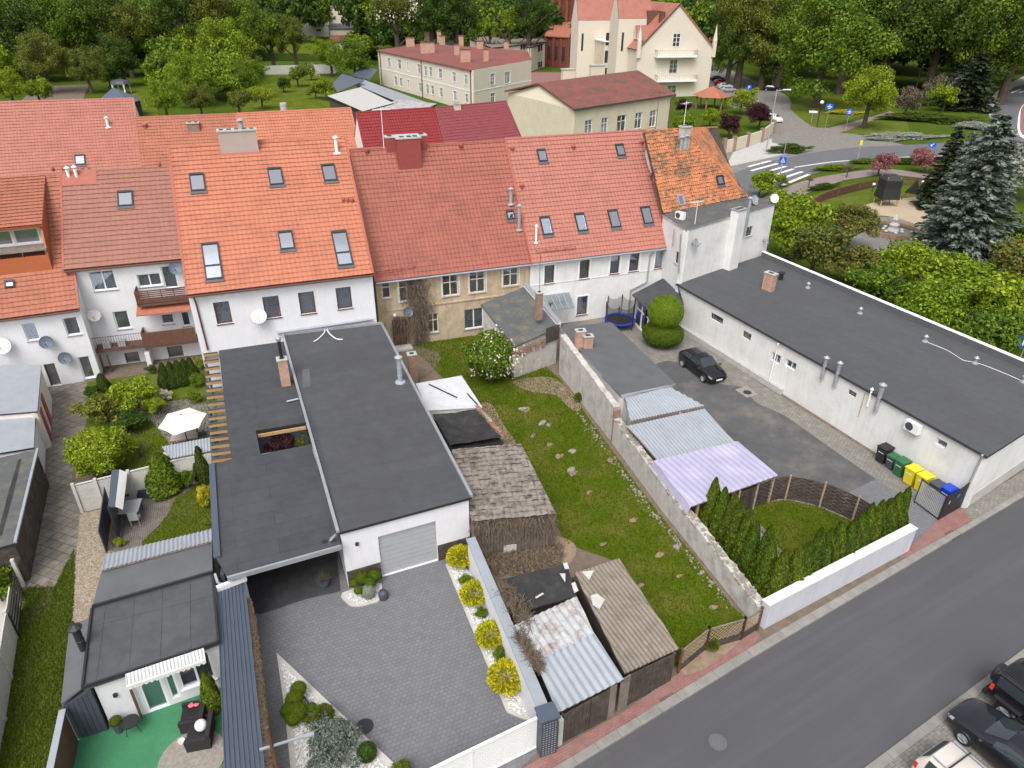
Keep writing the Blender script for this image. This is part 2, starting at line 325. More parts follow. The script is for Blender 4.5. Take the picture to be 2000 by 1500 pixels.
M['woodgrey'] = plain('grey_boards', (.20, .165, .14), .9, var=.3, scale=3, dirt=(.09, .07, .06), dirt_scale=2, dirt_amt=.6, bmp=.5)
M['woodpine'] = plain('pine', (.40, .26, .12), .7, var=.2, scale=4)
M['woodbrown'] = plain('brown_stained_wood', (.12, .055, .035), .7, var=.3, scale=5)
M['log'] = plain('cut_logs', (.36, .26, .17), .85, var=.4, scale=7)
M['trunk'] = plain('bark', (.075, .058, .042), .95, var=.35, scale=5, bmp=.8)
M['deadvine'] = plain('dead_vine', (.155, .115, .085), .95, var=.3, scale=8, fine=0)
M['paintwhite'] = plain('road_paint', (.72, .72, .70), .8, var=.1, scale=2, dirt=(.4, .4, .4), dirt_scale=3, dirt_amt=.4)
M['signblue'] = plain('sign_blue', (.01, .09, .50), .4, var=.02, fine=0)
M['signwhite'] = plain('sign_white', (.8, .8, .8), .4, var=.02, fine=0)
M['yellow'] = plain('yellow_plastic', (.72, .58, .02), .45, var=.04, fine=0)
M['green'] = plain('green_plastic', (.025, .13, .045), .45, fine=0)
M['blue'] = plain('blue_plastic', (.01, .06, .48), .4, fine=0)
M['redp'] = plain('red_plastic', (.55, .03, .03), .4, fine=0)
M['terra'] = plain('terracotta_metal', (.34, .095, .060), .6, var=.1)
M['chimred'] = plain('dark_red_cladding', (.27, .055, .048), .7, var=.12)
M['taupe'] = plain('taupe_cladding', (.40, .34, .31), .7, var=.06)
M['orangeboard'] = plain('orange_cladding', (.40, .115, .040), .6, var=.08)
M['canvas'] = plain('offwhite_canvas', (.74, .72, .68), .8, var=.04, scale=2)
M['wicker'] = plain('black_wicker', (.020, .018, .020), .7, var=.3, scale=20)
M['pebble'] = plain('white_pebbles', (.72, .71, .69), .85, var=.3, scale=15, fine=0)
M['cobble'] = plain('brown_cobbles', (.27, .225, .165), .9, var=.45, scale=9, fine=0)
M['bedfloor'] = plain('bed_floor', (.45, .44, .42), .95, var=.35, scale=14, bmp=1)
M['water'] = plain('pond_water', (.05, .06, .035), .1, fine=0)
def grassmat(name, g, dry, amt=.5, sc1=.5):
    m, t, b = nodes(name); vec = coords(t)
    n1 = noise(t, vec, sc1, 7, .65); n2 = noise(t, vec, 14, 4, .7)
    cc = ramp(t, n2, [(.3, tuple(x * .6 for x in g)), (.7, tuple(x * 1.4 for x in g))])
    f = ramp(t, n1, [(.46, G3), (.66, (amt,) * 3)]); cc = mixc(t, f, cc, c4(dry))
    t.links.new(cc, b.inputs['Base Color']); b.inputs['Roughness'].default_value = .95; b.inputs['Specular IOR Level'].default_value = .1
    bump(t, b, n2, 1.0, .06); return m
M['grass'] = grassmat('grass', (.075, .115, .004), (.175, .150, .035), .8, .4)
M['grassdull'] = grassmat('dull_grass', (.085, .125, .008), (.17, .15, .065), .7, .5)
M['grassfar'] = grassmat('far_grass', (.055, .095, .006), (.095, .10, .022), .6, .06)
G_ = lambda *s: list(s)
M['leaf'] = foliage('leaf_mid', [(0, (.045, .090, .004)), (.6, (.110, .180, .010)), (1, (.25, .33, .022))])
M['leafbright'] = foliage('leaf_bright', [(0, (.075, .130, .004)), (.6, (.180, .260, .010)), (1, (.34, .42, .022))])
M['leafdark'] = foliage('leaf_dark', [(0, (.024, .050, .005)), (.6, (.055, .100, .009)), (1, (.12, .18, .018))])
M['leafolive'] = foliage('leaf_olive', [(0, (.065, .085, .008)), (.6, (.130, .155, .018)), (1, (.24, .26, .040))])
M['leafred'] = foliage('leaf_purple', [(0, (.025, .008, .012)), (1, (.085, .022, .030))])
M['leafpink'] = foliage('blossom_pink', [(0, (.10, .07, .04)), (.4, (.30, .10, .11)), (1, (.42, .20, .20))])
M['leafcopper'] = foliage('leaf_copper', [(0, (.06, .09, .012)), (.6, (.12, .15, .020)), (1, (.24, .17, .05))])
M['spruceblue'] = foliage('spruce_blue', [(0, (.060, .085, .065)), (.6, (.130, .165, .130)), (1, (.27, .29, .23))], .1)
M['sprucedark'] = foliage('spruce_dark', [(0, (.016, .028, .012)), (1, (.050, .070, .030))], .1)
M['thuja'] = foliage('thuja_green', [(0, (.035, .065, .001)), (.6, (.085, .130, .003)), (1, (.16, .21, .008))], .15)
M['cypress'] = foliage('cypress_green', [(0, (.020, .042, .002)), (.6, (.060, .098, .003)), (1, (.13, .175, .008))], .1)
M['thujadark'] = foliage('thuja_dark', [(0, (.018, .036, .002)), (1, (.060, .090, .005))], .15)
M['gold'] = foliage('golden_conifer', [(0, (.10, .15, .006)), (.4, (.36, .36, .010)), (1, (.68, .62, .03))], .2)
M['forsythia'] = foliage('yellow_blossom', [(0, (.30, .30, .02)), (1, (.75, .60, .02))], .2)
M['flower'] = foliage('white_blossom', [(0, (.55, .50, .38)), (1, (.80, .76, .62))], .2)
M['greyplant'] = foliage('silver_foliage', [(0, (.17, .19, .14)), (1, (.40, .42, .36))], .1)
M['drytwig'] = foliage('dry_twigs', [(0, (.07, .055, .035)), (1, (.17, .14, .09))], .0)
M['blade'] = foliage('grass_blades', [(0, (.045, .085, .002)), (.6, (.088, .135, .004)), (1, (.21, .21, .018))], .25)
M['blades_dull'] = foliage('dull_blades', [(0, (.065, .110, .006)), (.7, (.12, .17, .012)), (1, (.24, .23, .06))], .25)

# ---------------------------------------------------------------- foliage templates (unit size), built with numpy
def np_mesh(name, V, F, mats=()):
    me = bpy.data.meshes.new(name); V = np.asarray(V, dtype=np.float32); F = np.asarray(F, dtype=np.int32)
    me.vertices.add(len(V)); me.vertices.foreach_set('co', V.ravel()); k = F.shape[1]
    me.loops.add(F.size); me.loops.foreach_set('vertex_index', F.ravel())
    me.polygons.add(len(F)); me.polygons.foreach_set('loop_start', np.arange(len(F), dtype=np.int32) * k)
    for m in mats: me.materials.append(m)
    me.polygons.foreach_set('use_smooth', np.zeros(len(F), dtype=bool)); me.update(calc_edges=True); return me
def cards(rng, pos, nrm, size, elong=1.0, along=None, szvar=.4, keep_out=False):
    n = len(pos); nrm = nrm / np.linalg.norm(nrm, axis=1, keepdims=True)
    if along is None: along = rng.normal(size=(n, 3))
    t = along - nrm * (along * nrm).sum(1, keepdims=True); t /= np.linalg.norm(t, axis=1, keepdims=True) + 1e-9
    b = np.cross(nrm, t); s = (size * (1 + szvar * (rng.random(n) * 2 - 1)))[:, None]
    a = t * s * elong * .5; c = b * s * .5
    V = np.stack([pos - a - c * .45, pos - a * .2 + c, pos + a + c * .15, pos + a * .15 - c], 1).reshape(-1, 3)
    return V, np.arange(4 * n).reshape(-1, 4)
def merge(L):
    V = []; F = []; k = 0
    for v, f in L: V.append(v); F.append(f + k); k += len(v)
    return np.concatenate(V), np.concatenate(F)
def unit(rng, n):
    d = rng.normal(size=(n, 3)); return d / np.linalg.norm(d, axis=1, keepdims=True)
def t_crown(seed, nc=34, n=5200, size=.075, flat=.82, rc=(.22, .36), low=-.55):
    rng = np.random.default_rng(seed); d = unit(rng, nc * 3); d = d[d[:, 2] > low][:nc]
    rr = .72 * (rng.random(len(d)) ** .33) * (1 + .22 * rng.normal(size=len(d))).clip(.6, 1.35)
    ctr = d * rr[:, None]; ctr[:, 2] *= flat; rad = rng.uniform(*rc, len(ctr))
    lob = rng.normal(size=3) * .12; ctr[:, :2] += lob[:2] * (ctr[:, 2:3] > 0)
    pr = rad ** 2; ci = rng.choice(len(ctr), n, p=pr / pr.sum()); dd = unit(rng, n)
    pos = ctr[ci] + dd * (rad[ci] * rng.uniform(.55, 1.08, n))[:, None] * np.array([1, 1, .8])
    nr = dd * .8 + rng.normal(size=(n, 3)) * .55 + np.array([0, 0, .45])
    return cards(rng, pos, nr, size, 1.5)
def t_ball(seed, n=4200, size=.06, rough=.04):
    rng = np.random.default_rng(seed); dd = unit(rng, n); pos = dd * (1 + rough * rng.normal(size=n))[:, None] * .97
    inner = unit(rng, n // 3); V1 = cards(rng, pos, dd + rng.normal(size=(n, 3)) * .6, size, 1.5); V2 = cards(rng, inner * .86, inner, size * 2.2, 1)
    return merge([V1, V2])
def t_thuja(seed, n=9500, size=.026, w=.22, pw=.60, top=1.0):
    rng = np.random.default_rng(seed); z = rng.random(n) ** .9; th = rng.random(n) * 2 * np.pi
    prof = w * (1 - z) ** pw * np.minimum(1, (z + .12) * 4) ** .4 * (1 + .13 * np.sin(th * 3 + z * 9 + seed) + .08 * np.sin(th * 7 + z * 21))
    r = prof * rng.uniform(.84, 1.03, n); pos = np.stack([np.cos(th) * r, np.sin(th) * r, z * top], 1)
    nr = np.stack([np.cos(th), np.sin(th), .3 + 0 * z], 1) + rng.normal(size=(n, 3)) * .5
    up = np.stack([np.cos(th) * .35, np.sin(th) * .35, 1 + 0 * z], 1) + rng.normal(size=(n, 3)) * .3
    return cards(rng, pos, nr, size, 1.5, up)
def t_spruce(seed, tiers=15, w=.30, n_leaf=16, size=.032, jag=.25):
    rng = np.random.default_rng(seed); L = []; P_ = []; A_ = []; N_ = []
    for k in range(tiers):
        z = .06 + .90 * k / tiers; L_ = w * (1 - z) ** .85 + .015; nb = max(6, int(13 * (1 - z) + 5))
        for j in range(nb):
            th = 2 * np.pi * (j + rng.random() * .8) / nb; ln = L_ * rng.uniform(1 - jag, 1.08); zz = z + rng.uniform(-.02, .02)
            m = int(n_leaf * (.5 + ln / w)); u = rng.random(m) ** .7; wd = ln * .22 * (1 - u * .55)
            side = rng.uniform(-1, 1, m) * wd
            x = np.cos(th) * ln * u - np.sin(th) * side; y = np.sin(th) * ln * u + np.cos(th) * side
            zc = zz - .18 * ln * u ** 1.6 + .05 * ln * (u > .85) - np.abs(side) * .35 - rng.random(m) * .012
            P_.append(np.stack([x, y, zc], 1)); A_.append(np.stack([np.cos(th) - np.sin(th) * side * 8, np.sin(th) + np.cos(th) * side * 8, -.2 + 0 * x], 1) + rng.normal(size=(m, 3)) * .3)
            N_.append(np.tile([0, 0, 1.], (m, 1)) + rng.normal(size=(m, 3)) * .55)
    return cards(rng, np.concatenate(P_), np.concatenate(N_), size, 2.2, np.concatenate(A_))
def t_feather(seed, n=3600, size=.13):
    rng = np.random.default_rng(seed); dd = unit(rng, n); dd[:, 2] = np.abs(dd[:, 2]) * .9 - .25; dd /= np.linalg.norm(dd, axis=1, keepdims=True)
    pos = dd * rng.uniform(.55, .98, n)[:, None]; al = dd + rng.normal(size=(n, 3)) * .25 + np.array([0, 0, -.05])
    nr = np.cross(al, unit(rng, n)); V1 = cards(rng, pos, nr, size * .55, 2.6, al)
    return V1
def t_twigs(seed, n=260, r=.006):
    rng = np.random.default_rng(seed); V = []; F = []; k = 0
    for i in range(n):
        d = unit(rng, 1)[0]; d[2] = abs(d[2]) * .9 + .15; s = d * rng.uniform(.0, .35); e = d * rng.uniform(.6, 1.0) + unit(rng, 1)[0] * .15; o = np.cross(d, unit(rng, 1)[0]); o *= r / (np.linalg.norm(o) + 1e-9)
        V += [s - o, s + o, e + o * .4, e - o * .4]; F.append([k, k + 1, k + 2, k + 3]); k += 4
    return np.array(V), np.array(F)
TPL = {}
def tpl(key, fn, *a, **k):
    V, F = fn(*a, **k); TPL[key] = np_mesh(key, V, F, [M['leaf']]); return TPL[key]
for i in range(5): tpl('crown%d' % i, t_crown, 11 + i, 30 + 3 * i, 5600, .062, .82 + .04 * i)
for i in range(3): tpl('dense%d' % i, t_crown, 51 + i, 60, 9500, .045, .85, (.16, .26), -.7)
for i in range(4): tpl('far%d' % i, t_crown, 31 + i, 26, 2600, .085)
for i in range(2): tpl('ball%d' % i, t_ball, 3 + i)
tpl('ballfine', t_ball, 9, 16000, .030, .015)
for i in range(3): tpl('thuja%d' % i, t_thuja, 5 + i)
for i in range(2): tpl('spruce%d' % i, t_spruce, 21 + i)
tpl('sprucebig', t_spruce, 77, 26, .28, 62, .015, .25)
for i in range(2): tpl('huge%d' % i, t_crown, 71 + i, 75, 17000, .030, .9, (.15, .26), -.8)
for i in range(2): tpl('feather%d' % i, t_feather, 61 + i)
tpl('twigs', t_twigs, 4)
def trunk_mesh(seed, limbs=6):
    rng = random.Random(seed); mb = MB(); mb.tube((0, 0, 0), (0.02, 0, .5), .05, .034, 8).tube((.02, 0, .5), (0, .02, 1), .034, .012, 8)
    for i in range(limbs):
        a = rng.random() * 6.28; z = .3 + .5 * i / limbs; l = .25 + .15 * rng.random(); e = (math.cos(a) * l, math.sin(a) * l, z + .22 + rng.random() * .15)
        mb.tube((.01, 0, z), e, .018, .006, 6)
    return mb
TRK = [new_mesh('trunk', t.v, t.f, t.m, [M['trunk']], (0, 0, 0)) for t in (trunk_mesh(1), trunk_mesh(2), trunk_mesh(3))]
def link(name, me, parent, mat=None, loc=(0, 0, 0), scale=(1, 1, 1), rot=(0, 0, 0)):
    o = bpy.data.objects.new(name, me); col.objects.link(o); o.parent = parent; o.location = loc; o.scale = scale; o.rotation_euler = rot
    if mat: o.material_slots[0].link = 'OBJECT'; o.material_slots[0].material = mat
    ORG[o.name] = ORG.get(parent.name, Vector((0, 0, 0))) if parent else Vector(loc); return o
RT = random.Random(99)
def tree(name, label, p, h, r, key='crown', mat='leaf', cat='tree', group=None, trunk=.3, sq=1.0):
    """p base point, h total height, r crown radius; the crown fills from trunk*h to h"""
    t = thing(name, label, cat, p, group); ch = h * (1 - trunk); k = [x for x in TPL if x.startswith(key)]
    link('trunk', RT.choice(TRK), t, None, (0, 0, 0), (h * .75, h * .75, h * .80), (0, 0, RT.random() * 6))
    link('crown', TPL[RT.choice(k)], t, M[mat], (0, 0, trunk * h + ch / 2), (r, r * sq, ch / 2 * 1.05), (0, 0, RT.random() * 6)); return t
def conifer(name, label, p, h, w, key='spruce', mat='spruceblue', cat='tree', group=None):
    t = thing(name, label, cat, p, group); k = [x for x in TPL if x.startswith(key)]
    tb = MB().tube((0, 0, 0), (0, 0, h * .9), h * .014 + .03, .02, 7); org = ORG[t.name]
    o = bpy.data.objects.new('trunk', new_mesh('trunk', tb.v, tb.f, tb.m, [M['trunk']], (0, 0, 0))); col.objects.link(o); o.parent = t
    s = w / (.22 if key == 'thuja' else .29); link('crown', TPL[RT.choice(k)], t, M[mat], (0, 0, 0.02), (s, s, h), (0, 0, RT.random() * 6)); return t
def bush(name, label, p, r, key='dense', mat='leaf', cat='bush', group=None, hz=None, zc=None):
    hz = hz or r; t = thing(name, label, cat, p, group); k = [x for x in TPL if x.startswith(key)]
    st = MB().tube((0, 0, 0), (0, 0, hz), .03 + r * .03, .015, 6)
    for i in range(4): a = i * 1.6 + .3; st.tube((0, 0, hz * .2), (math.cos(a) * r * .5, math.sin(a) * r * .5, hz * 1.1), .02 + .01 * r, .008, 5)
    o = bpy.data.objects.new('stem', new_mesh('stem', st.v, st.f, st.m, [M['trunk']], (0, 0, 0))); col.objects.link(o); o.parent = t
    link('foliage', TPL[RT.choice(k)], t, M[mat], (0, 0, hz * .92 if zc is None else zc), (r, r, hz), (0, 0, RT.random() * 6)); return t

# ---------------------------------------------------------------- walls with real openings
def wall(mb, A, B, z0, z1, holes=(), th=.28, z1b=None, mi=0, reveal=.16):
    """wall from A to B (plan), outer face on the right of A->B; holes (s0,s1,z0,z1) have real reveals"""
    A = V2(A); B = V2(B); L = (B - A).length; e = (B - A) / L; n = Vector((e.y, -e.x, 0)); z1b = z1 if z1b is None else z1b
    zt = lambda s: z1 + (z1b - z1) * s / L; ztop = 1e3
    S = sorted(set([0, L] + [min(max(x, 0.01), L - .01) for h in holes for x in h[:2]])); Z = sorted(set([z0] + [max(x, z0 + .005) for h in holes for x in h[2:]]))
    Z = [z for z in Z if z < min(z1, z1b) - .01] + [ztop]
    pt = lambda s, z, d=0: A + e * s - n * d + UP * (zt(s) if z == ztop else z)
    def inside(s, z): return any(h[0] < s < h[1] and h[2] < z < h[3] for h in holes)
    for i in range(len(S) - 1):
        for j in range(len(Z) - 1):
            zm = (Z[j] + min(Z[j + 1], min(z1, z1b))) / 2
            if inside((S[i] + S[i + 1]) / 2, zm): continue
            mb.add([pt(S[i], Z[j]), pt(S[i + 1], Z[j]), pt(S[i + 1], Z[j + 1]), pt(S[i], Z[j + 1])], [(0, 1, 2, 3)], mi)
    for s0, s1, a, b in holes:
        s0 = max(s0, .01); s1 = min(s1, L - .01); a = max(a, z0 + .005); b = min(b, min(z1, z1b) - .012)
        q = [(s0, a), (s1, a), (s1, b), (s0, b)]
        for k in range(4):
            p, r_ = q[k], q[(k + 1) % 4]
            mb.add([pt(*p), pt(*p, reveal), pt(*r_, reveal), pt(*r_)], [(0, 1, 2, 3)], mi)
    mb.add([pt(0, z0), pt(0, ztop), pt(0, ztop, th), pt(0, z0, th)], [(0, 1, 2, 3)], mi)
    mb.add([pt(L, z0), pt(L, z0, th), pt(L, ztop, th), pt(L, ztop)], [(0, 1, 2, 3)], mi)
    mb.add([pt(0, ztop), pt(L, ztop), pt(L, ztop, th), pt(0, ztop, th)], [(0, 1, 2, 3)], mi)
    mb.add([pt(0, z0, th), pt(0, ztop, th), pt(L, ztop, th), pt(L, z0, th)], [(0, 1, 2, 3)], mi)
    return mb
def bar(mb, A, e, n, s0, s1, a, b, d0, d1, mi=0):    # box in wall space; d = distance outwards
    p = lambda s, z, d: A + e * s + n * d + UP * z
    vs = [p(s, z, d) for d in (d0, d1) for s, z in ((s0, a), (s1, a), (s1, b), (s0, b))]
    mb.add(vs, [(3, 2, 1, 0), (4, 5, 6, 7), (0, 1, 5, 4), (1, 2, 6, 5), (2, 3, 7, 6), (3, 0, 4, 7)], mi)
def window(parent, A, B, h, kind='double', fm='whiteframe', cur=None, sill='zinc', name='window', trim=None, deep=.14, inn=1.0):
    A = V2(A); B = V2(B); e = (B - A).normalized(); n = Vector((e.y, -e.x, 0)); s0, s1, a, b = h
    pm = MB(); q_ = lambda s, z, d: A + e * s + n * d + UP * z; x0, x1, y0, y1 = s0 - .2, s1 + .2, a - .2, b + .1
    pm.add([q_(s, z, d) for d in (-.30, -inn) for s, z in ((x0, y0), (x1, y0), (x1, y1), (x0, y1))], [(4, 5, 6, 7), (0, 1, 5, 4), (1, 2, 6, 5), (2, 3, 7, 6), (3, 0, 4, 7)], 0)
    bar(pm, A, e, n, s0 + .03, s1 - .03, a + .03, b - .03, -deep - .03, -deep - .015, 1)
    o = part(parent, name, pm, [M['interior'], M['glass']])
    f = MB(); t = .07 if b - a > .7 else .035; g = lambda x0, x1, y0, y1, q=0: bar(f, A, e, n, x0, x1, y0, y1, -deep - .04, -deep + .03 - q)
    g(s0, s0 + t, a, b); g(s1 - t, s1, a, b); g(s0 + t, s1 - t, a, a + t); g(s0 + t, s1 - t, b - t, b)
    m = (s0 + s1) / 2
    if kind in ('double', 'cross'): g(m - t * .6, m + t * .6, a + t, b - t)
    if kind in ('cross', 'transom'):
        zz = a + (b - a) * .64; g(s0 + t, m - t * .6, zz - .035, zz + .035) if kind == 'cross' else g(s0 + t, s1 - t, zz - .035, zz + .035)
        if kind == 'cross': g(m + t * .6, s1 - t, zz - .035, zz + .035)
    if kind == 'six':
        g(m - t * .5, m + t * .5, a + t, b - t)
        for q in (.33, .66): g(s0 + t, s1 - t, a + (b - a) * q - .02, a + (b - a) * q + .02, .005)
    part(o, 'frame', f, M[fm])
    if sill: s = MB(); bar(s, A, e, n, s0 - .05, s1 + .05, a - .05, a - .004, -deep, .07); part(o, 'sill', s, M[sill])
    if cur:
        c = MB(); k = 14; ww = (s1 - s0 - .1) / k; zt = b - .05; zb = a + (.5 if cur == 'half' else .06) * (b - a)
        for i in range(k):
            x = s0 + .05 + ww * i; d0, d1 = (-.26, -.22) if i % 2 else (-.22, -.26)
            q = lambda s, z, d: A + e * s + n * d + UP * z
            c.add([q(x, zb, d0), q(x + ww, zb, d1), q(x + ww, zt, d1), q(x, zt, d0)], [(0, 1, 2, 3)])
        part(o, 'curtain' if cur in ('half', 'full') else 'blind', c, M['curtain'] if cur in ('half', 'full') else M[cur])
    if trim:
        tm = MB(); q = .13
        bar(tm, A, e, n, s0 - q, s0 - .001, a, b + q, 0.002, .035); bar(tm, A, e, n, s1 + .001, s1 + q, a, b + q, 0.002, .035); bar(tm, A, e, n, s0, s1, b + .001, b + q, 0.002, .03)
        part(o, 'surround', tm, M[trim])
    return o
def boxpx(A, B, u0, v0, u1, v1):                      # opening from the sighted top-left and bottom-right corners
    A = V2(A); B = V2(B); e = (B - A).normalized(); p = PW(u0, v0, A, B); q = PW(u1, v1, A, B)
    s0, s1 = sorted(((V2(p) - A).dot(e), (V2(q) - A).dot(e))); a, b = sorted((p.z, q.z)); return (s0, s1, a, b)

# ---------------------------------------------------------------- tiled and corrugated roofs as real relief
def relief(poly, course, wave, amp, step, seg=4, jit=0, seed=0, thick=.05):
    """poly: corners in space, first edge = eave left->right. Returns verts, faces of a relief sheet clipped to poly."""
    pts = [Vector(p) for p in poly]; o = pts[0]; es = (pts[1] - o).normalized()
    nn = (pts[1] - pts[0]).cross(pts[-1] - pts[0]).normalized()
    if nn.z < 0: nn = -nn
    et = nn.cross(es).normalized()
    if et.dot(pts[-1] - o) < 0: et = -et
    st = [((p - o).dot(es), (p - o).dot(et)) for p in pts]
    smin = min(a for a, b in st); smax = max(a for a, b in st); tmin = min(b for a, b in st); tmax = max(b for a, b in st)
    ns = max(2, int((smax - smin) / wave * seg) + 2); S = smin + np.arange(ns) * wave / seg
    if course:
        nc = int((tmax - tmin) / course) + 1; T = np.repeat(tmin + np.arange(nc + 1) * course, 2)[1:-1] if nc > 0 else None
        Hh = np.tile([step, 0.0], nc)[:len(T)]; T = T.copy(); T[1:-1:2] += .055
    else: T = np.array([tmin, (tmin + tmax) / 2, tmax]); Hh = np.zeros(3)
    SS, TT = np.meshgrid(S, T); wv = amp * np.abs(np.sin(np.pi * (SS - smin) / wave)) if course else amp * np.sin(2 * np.pi * (SS - smin) / wave)
    HH = Hh[:, None] + wv + .03
    if jit:
        rng = np.random.default_rng(seed); ci = ((SS - smin) / wave).astype(int); ri = (np.arange(len(T)) // 2)[:, None] + 0 * ci
        tab = rng.normal(size=(ri.max() + 2, ci.max() + 2)) * jit; HH = HH + tab[ri, ci]; TT = TT + (rng.normal(size=(ri.max() + 2, ci.max() + 2)) * jit * 1.5)[ri, ci]
    W = np.array(o)[None, None, :] + SS[..., None] * np.array(es) + TT[..., None] * np.array(et) + HH[..., None] * np.array(nn)
    r, c = SS.shape; idx = np.arange(r * c).reshape(r, c)
    F = np.stack([idx[:-1, :-1], idx[:-1, 1:], idx[1:, 1:], idx[1:, :-1]], -1).reshape(-1, 4)
    me = np_mesh('tmp', W.reshape(-1, 3), F); bm = bmesh.new(); bm.from_mesh(me); bpy.data.meshes.remove(me)
    k = len(pts); cen = sum(pts, Vector()) / k
    for i in range(k):
        a, b = pts[i], pts[(i + 1) % k]
        if (b - a).length < 1e-3: continue
        pn = (b - a).cross(nn).normalized()
        if pn.dot(cen - a) > 0: pn = -pn
        bmesh.ops.bisect_plane(bm, geom=bm.verts[:] + bm.edges[:] + bm.faces[:], plane_co=a, plane_no=pn, clear_outer=True)
    return bm, nn
def roof_part(parent, name, poly, mats, course=.36, wave=.26, amp=.022, step=.058, seg=4, jit=0, seed=0, thick=.16, solo_tag=None):
    """relief skin + slab beneath, one mesh; mats (skin, edge)"""
    bm, nn = relief(poly, course, wave, amp, step, seg, jit, seed)
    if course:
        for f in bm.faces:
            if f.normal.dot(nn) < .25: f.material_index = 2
    pts = [Vector(p) for p in poly]; n = len(pts)
    nv = [bm.verts.new(p) for p in pts] + [bm.verts.new(p - nn * thick) for p in pts]
    fs = [nv[:n][::-1], nv[n:]] + [[nv[i], nv[(i + 1) % n], nv[(i + 1) % n + n], nv[i + n]] for i in range(n)]
    for f in fs:
        x = bm.faces.new(f); x.material_index = 1
    bmesh.ops.recalc_face_normals(bm, faces=[v for v in bm.faces][-n - 2:])
    org = ORG[parent.name] if parent else Vector((sum(p.x for p in pts) / n, sum(p.y for p in pts) / n, min(p.z for p in pts)))
    bmesh.ops.translate(bm, verts=bm.verts, vec=-org)
    me = bpy.data.meshes.new(name); bm.to_mesh(me); bm.free(); me.materials.append(mats[0]); me.materials.append(mats[1]); me.materials.append(M['tileshade'] if parent and 'shed' not in parent.name else mats[1])
    o = bpy.data.objects.new(name, me); col.objects.link(o)
    if parent: o.parent = parent
    else: o.location = org
    ORG[o.name] = org; return o

class House: pass
def house(name, label, el, er, rr, rl, zE, zR, roofm, wallm, oh=.3, back=None, z0=0.0, front=(), course=.36, wave=.26, jit=0, cat='house', trimm=None, ridge_r=.11, wins=True, gut='brownframe', fascia='brownframe', backslope=True, group=None, zEr=None):
    """row house: el, er, rr, rl = sighted eave-left, eave-right, ridge-right, ridge-left; front = openings"""
    H = House(); zEr = zE if zEr is None else zEr
    pp = lambda q, z: q if isinstance(q, Vector) else P(*q, z)
    EL, ER, RR_, RL = pp(el, zE), pp(er, zEr), pp(rr, zR), pp(rl, zR)
    pn_ = (ER - EL).cross((RL + RR_) / 2 - EL).normalized()      # keep the slope truly flat: slide the ridge ends along their sight lines
    sl_ = lambda p: CAM + (p - CAM) * ((EL - CAM).dot(pn_) / (p - CAM).dot(pn_))
    RL, RR_ = sl_(RL), sl_(RR_); zR = (RL.z + RR_.z) / 2
    e = V2(ER - EL).normalized(); n = Vector((e.y, -e.x, 0)); run = V2((RL + RR_ - EL - ER) / 2).dot(-n)
    H.EL, H.ER, H.RR, H.RL, H.e, H.n = EL, ER, RR_, RL, e, n; H.pn = (ER - EL).cross(RL - EL).normalized()
    A = V2(EL) - n * oh + e * .02; B = V2(ER) - n * oh - e * .02; H.A, H.B = A, B
    t = thing(name, label, cat, ((A + B) / 2).to_tuple()[:2] + (z0,), group); H.root = t
    slope = (zR - zE) / max(run, .1); zw = zE + oh * slope - .24
    bl = V2(RL) + (V2(RL) - A) * .95; br = V2(RR_) + (V2(RR_) - B) * .95
    holes = [boxpx(A, B, *w['px']) for w in front]; H.holes = holes
    if wins:
        mb = MB(); wall(mb, A, B, z0, zw, holes, .28)
        mid_l, mid_r = V2(RL) + e * .02, V2(RR_) - e * .02
        for (a, m, b_, sg) in ((A, mid_l, bl, 1), (B, mid_r, br, -1)):
            i_ = e * sg * .28; zz = (RL.z if sg > 0 else RR_.z) - .3; a2 = a - n * .0
            q = [a2, m, b_]; zt = [zw, zz, zw]
            vs = [p + UP * z0 for p in q] + [p + UP * z for p, z in zip(q, zt)]; vs2 = [p + i_ for p in vs]
            mb.add(vs + vs2, [(0, 1, 4, 3), (1, 2, 5, 4), (6, 9, 10, 7), (7, 10, 11, 8)])
        mb.prism([bl, br, br - n * -.2, bl - n * -.2], z0, zw)
        H.wall = part(t, 'wall', mb, wallm)
    for w, h in zip(front, holes):
        k = dict(w); k.pop('px'); window(t, A, B, h, **k)
    lift = UP * 0.0
    H.roof = roof_part(t, 'roof', [EL, ER, RR_, RL], (roofm, M[fascia]), course, wave, .020, .058, jit=jit)
    tr = MB(); RA, RB = RL + UP * .04, RR_ + UP * .04
    tr.tube(RA, RB, ridge_r, n=8)
    part(H.roof, 'ridge_tiles', tr, roofm)
    vb = MB(); nr = H.pn if H.pn.z > 0 else -H.pn
    for a_, b_ in ((EL, RL), (ER, RR_)): part(H.roof, 'verge_trim', MB().beam(a_ + nr * .05, b_ + nr * .05, .12, .10, up=nr), trimm or roofm)
    if backslope:
        bs = MB().slab([RL, RR_, br + UP * zE - n * .3, bl + UP * zE - n * .3], .12, dirn=Vector((0, 0, -1))); part(t, 'rear_roof', bs, roofm)
    if gut:
        g = MB(); g0, g1 = EL + n * .10 - UP * .08, ER + n * .10 - UP * .08; g.tube(g0, g1, .07, n=8); part(H.roof, 'gutter', g, M[gut])
    H.nr = nr; return H
def rp(H, u, v): return on_plane(u, v, H.EL, H.nr)
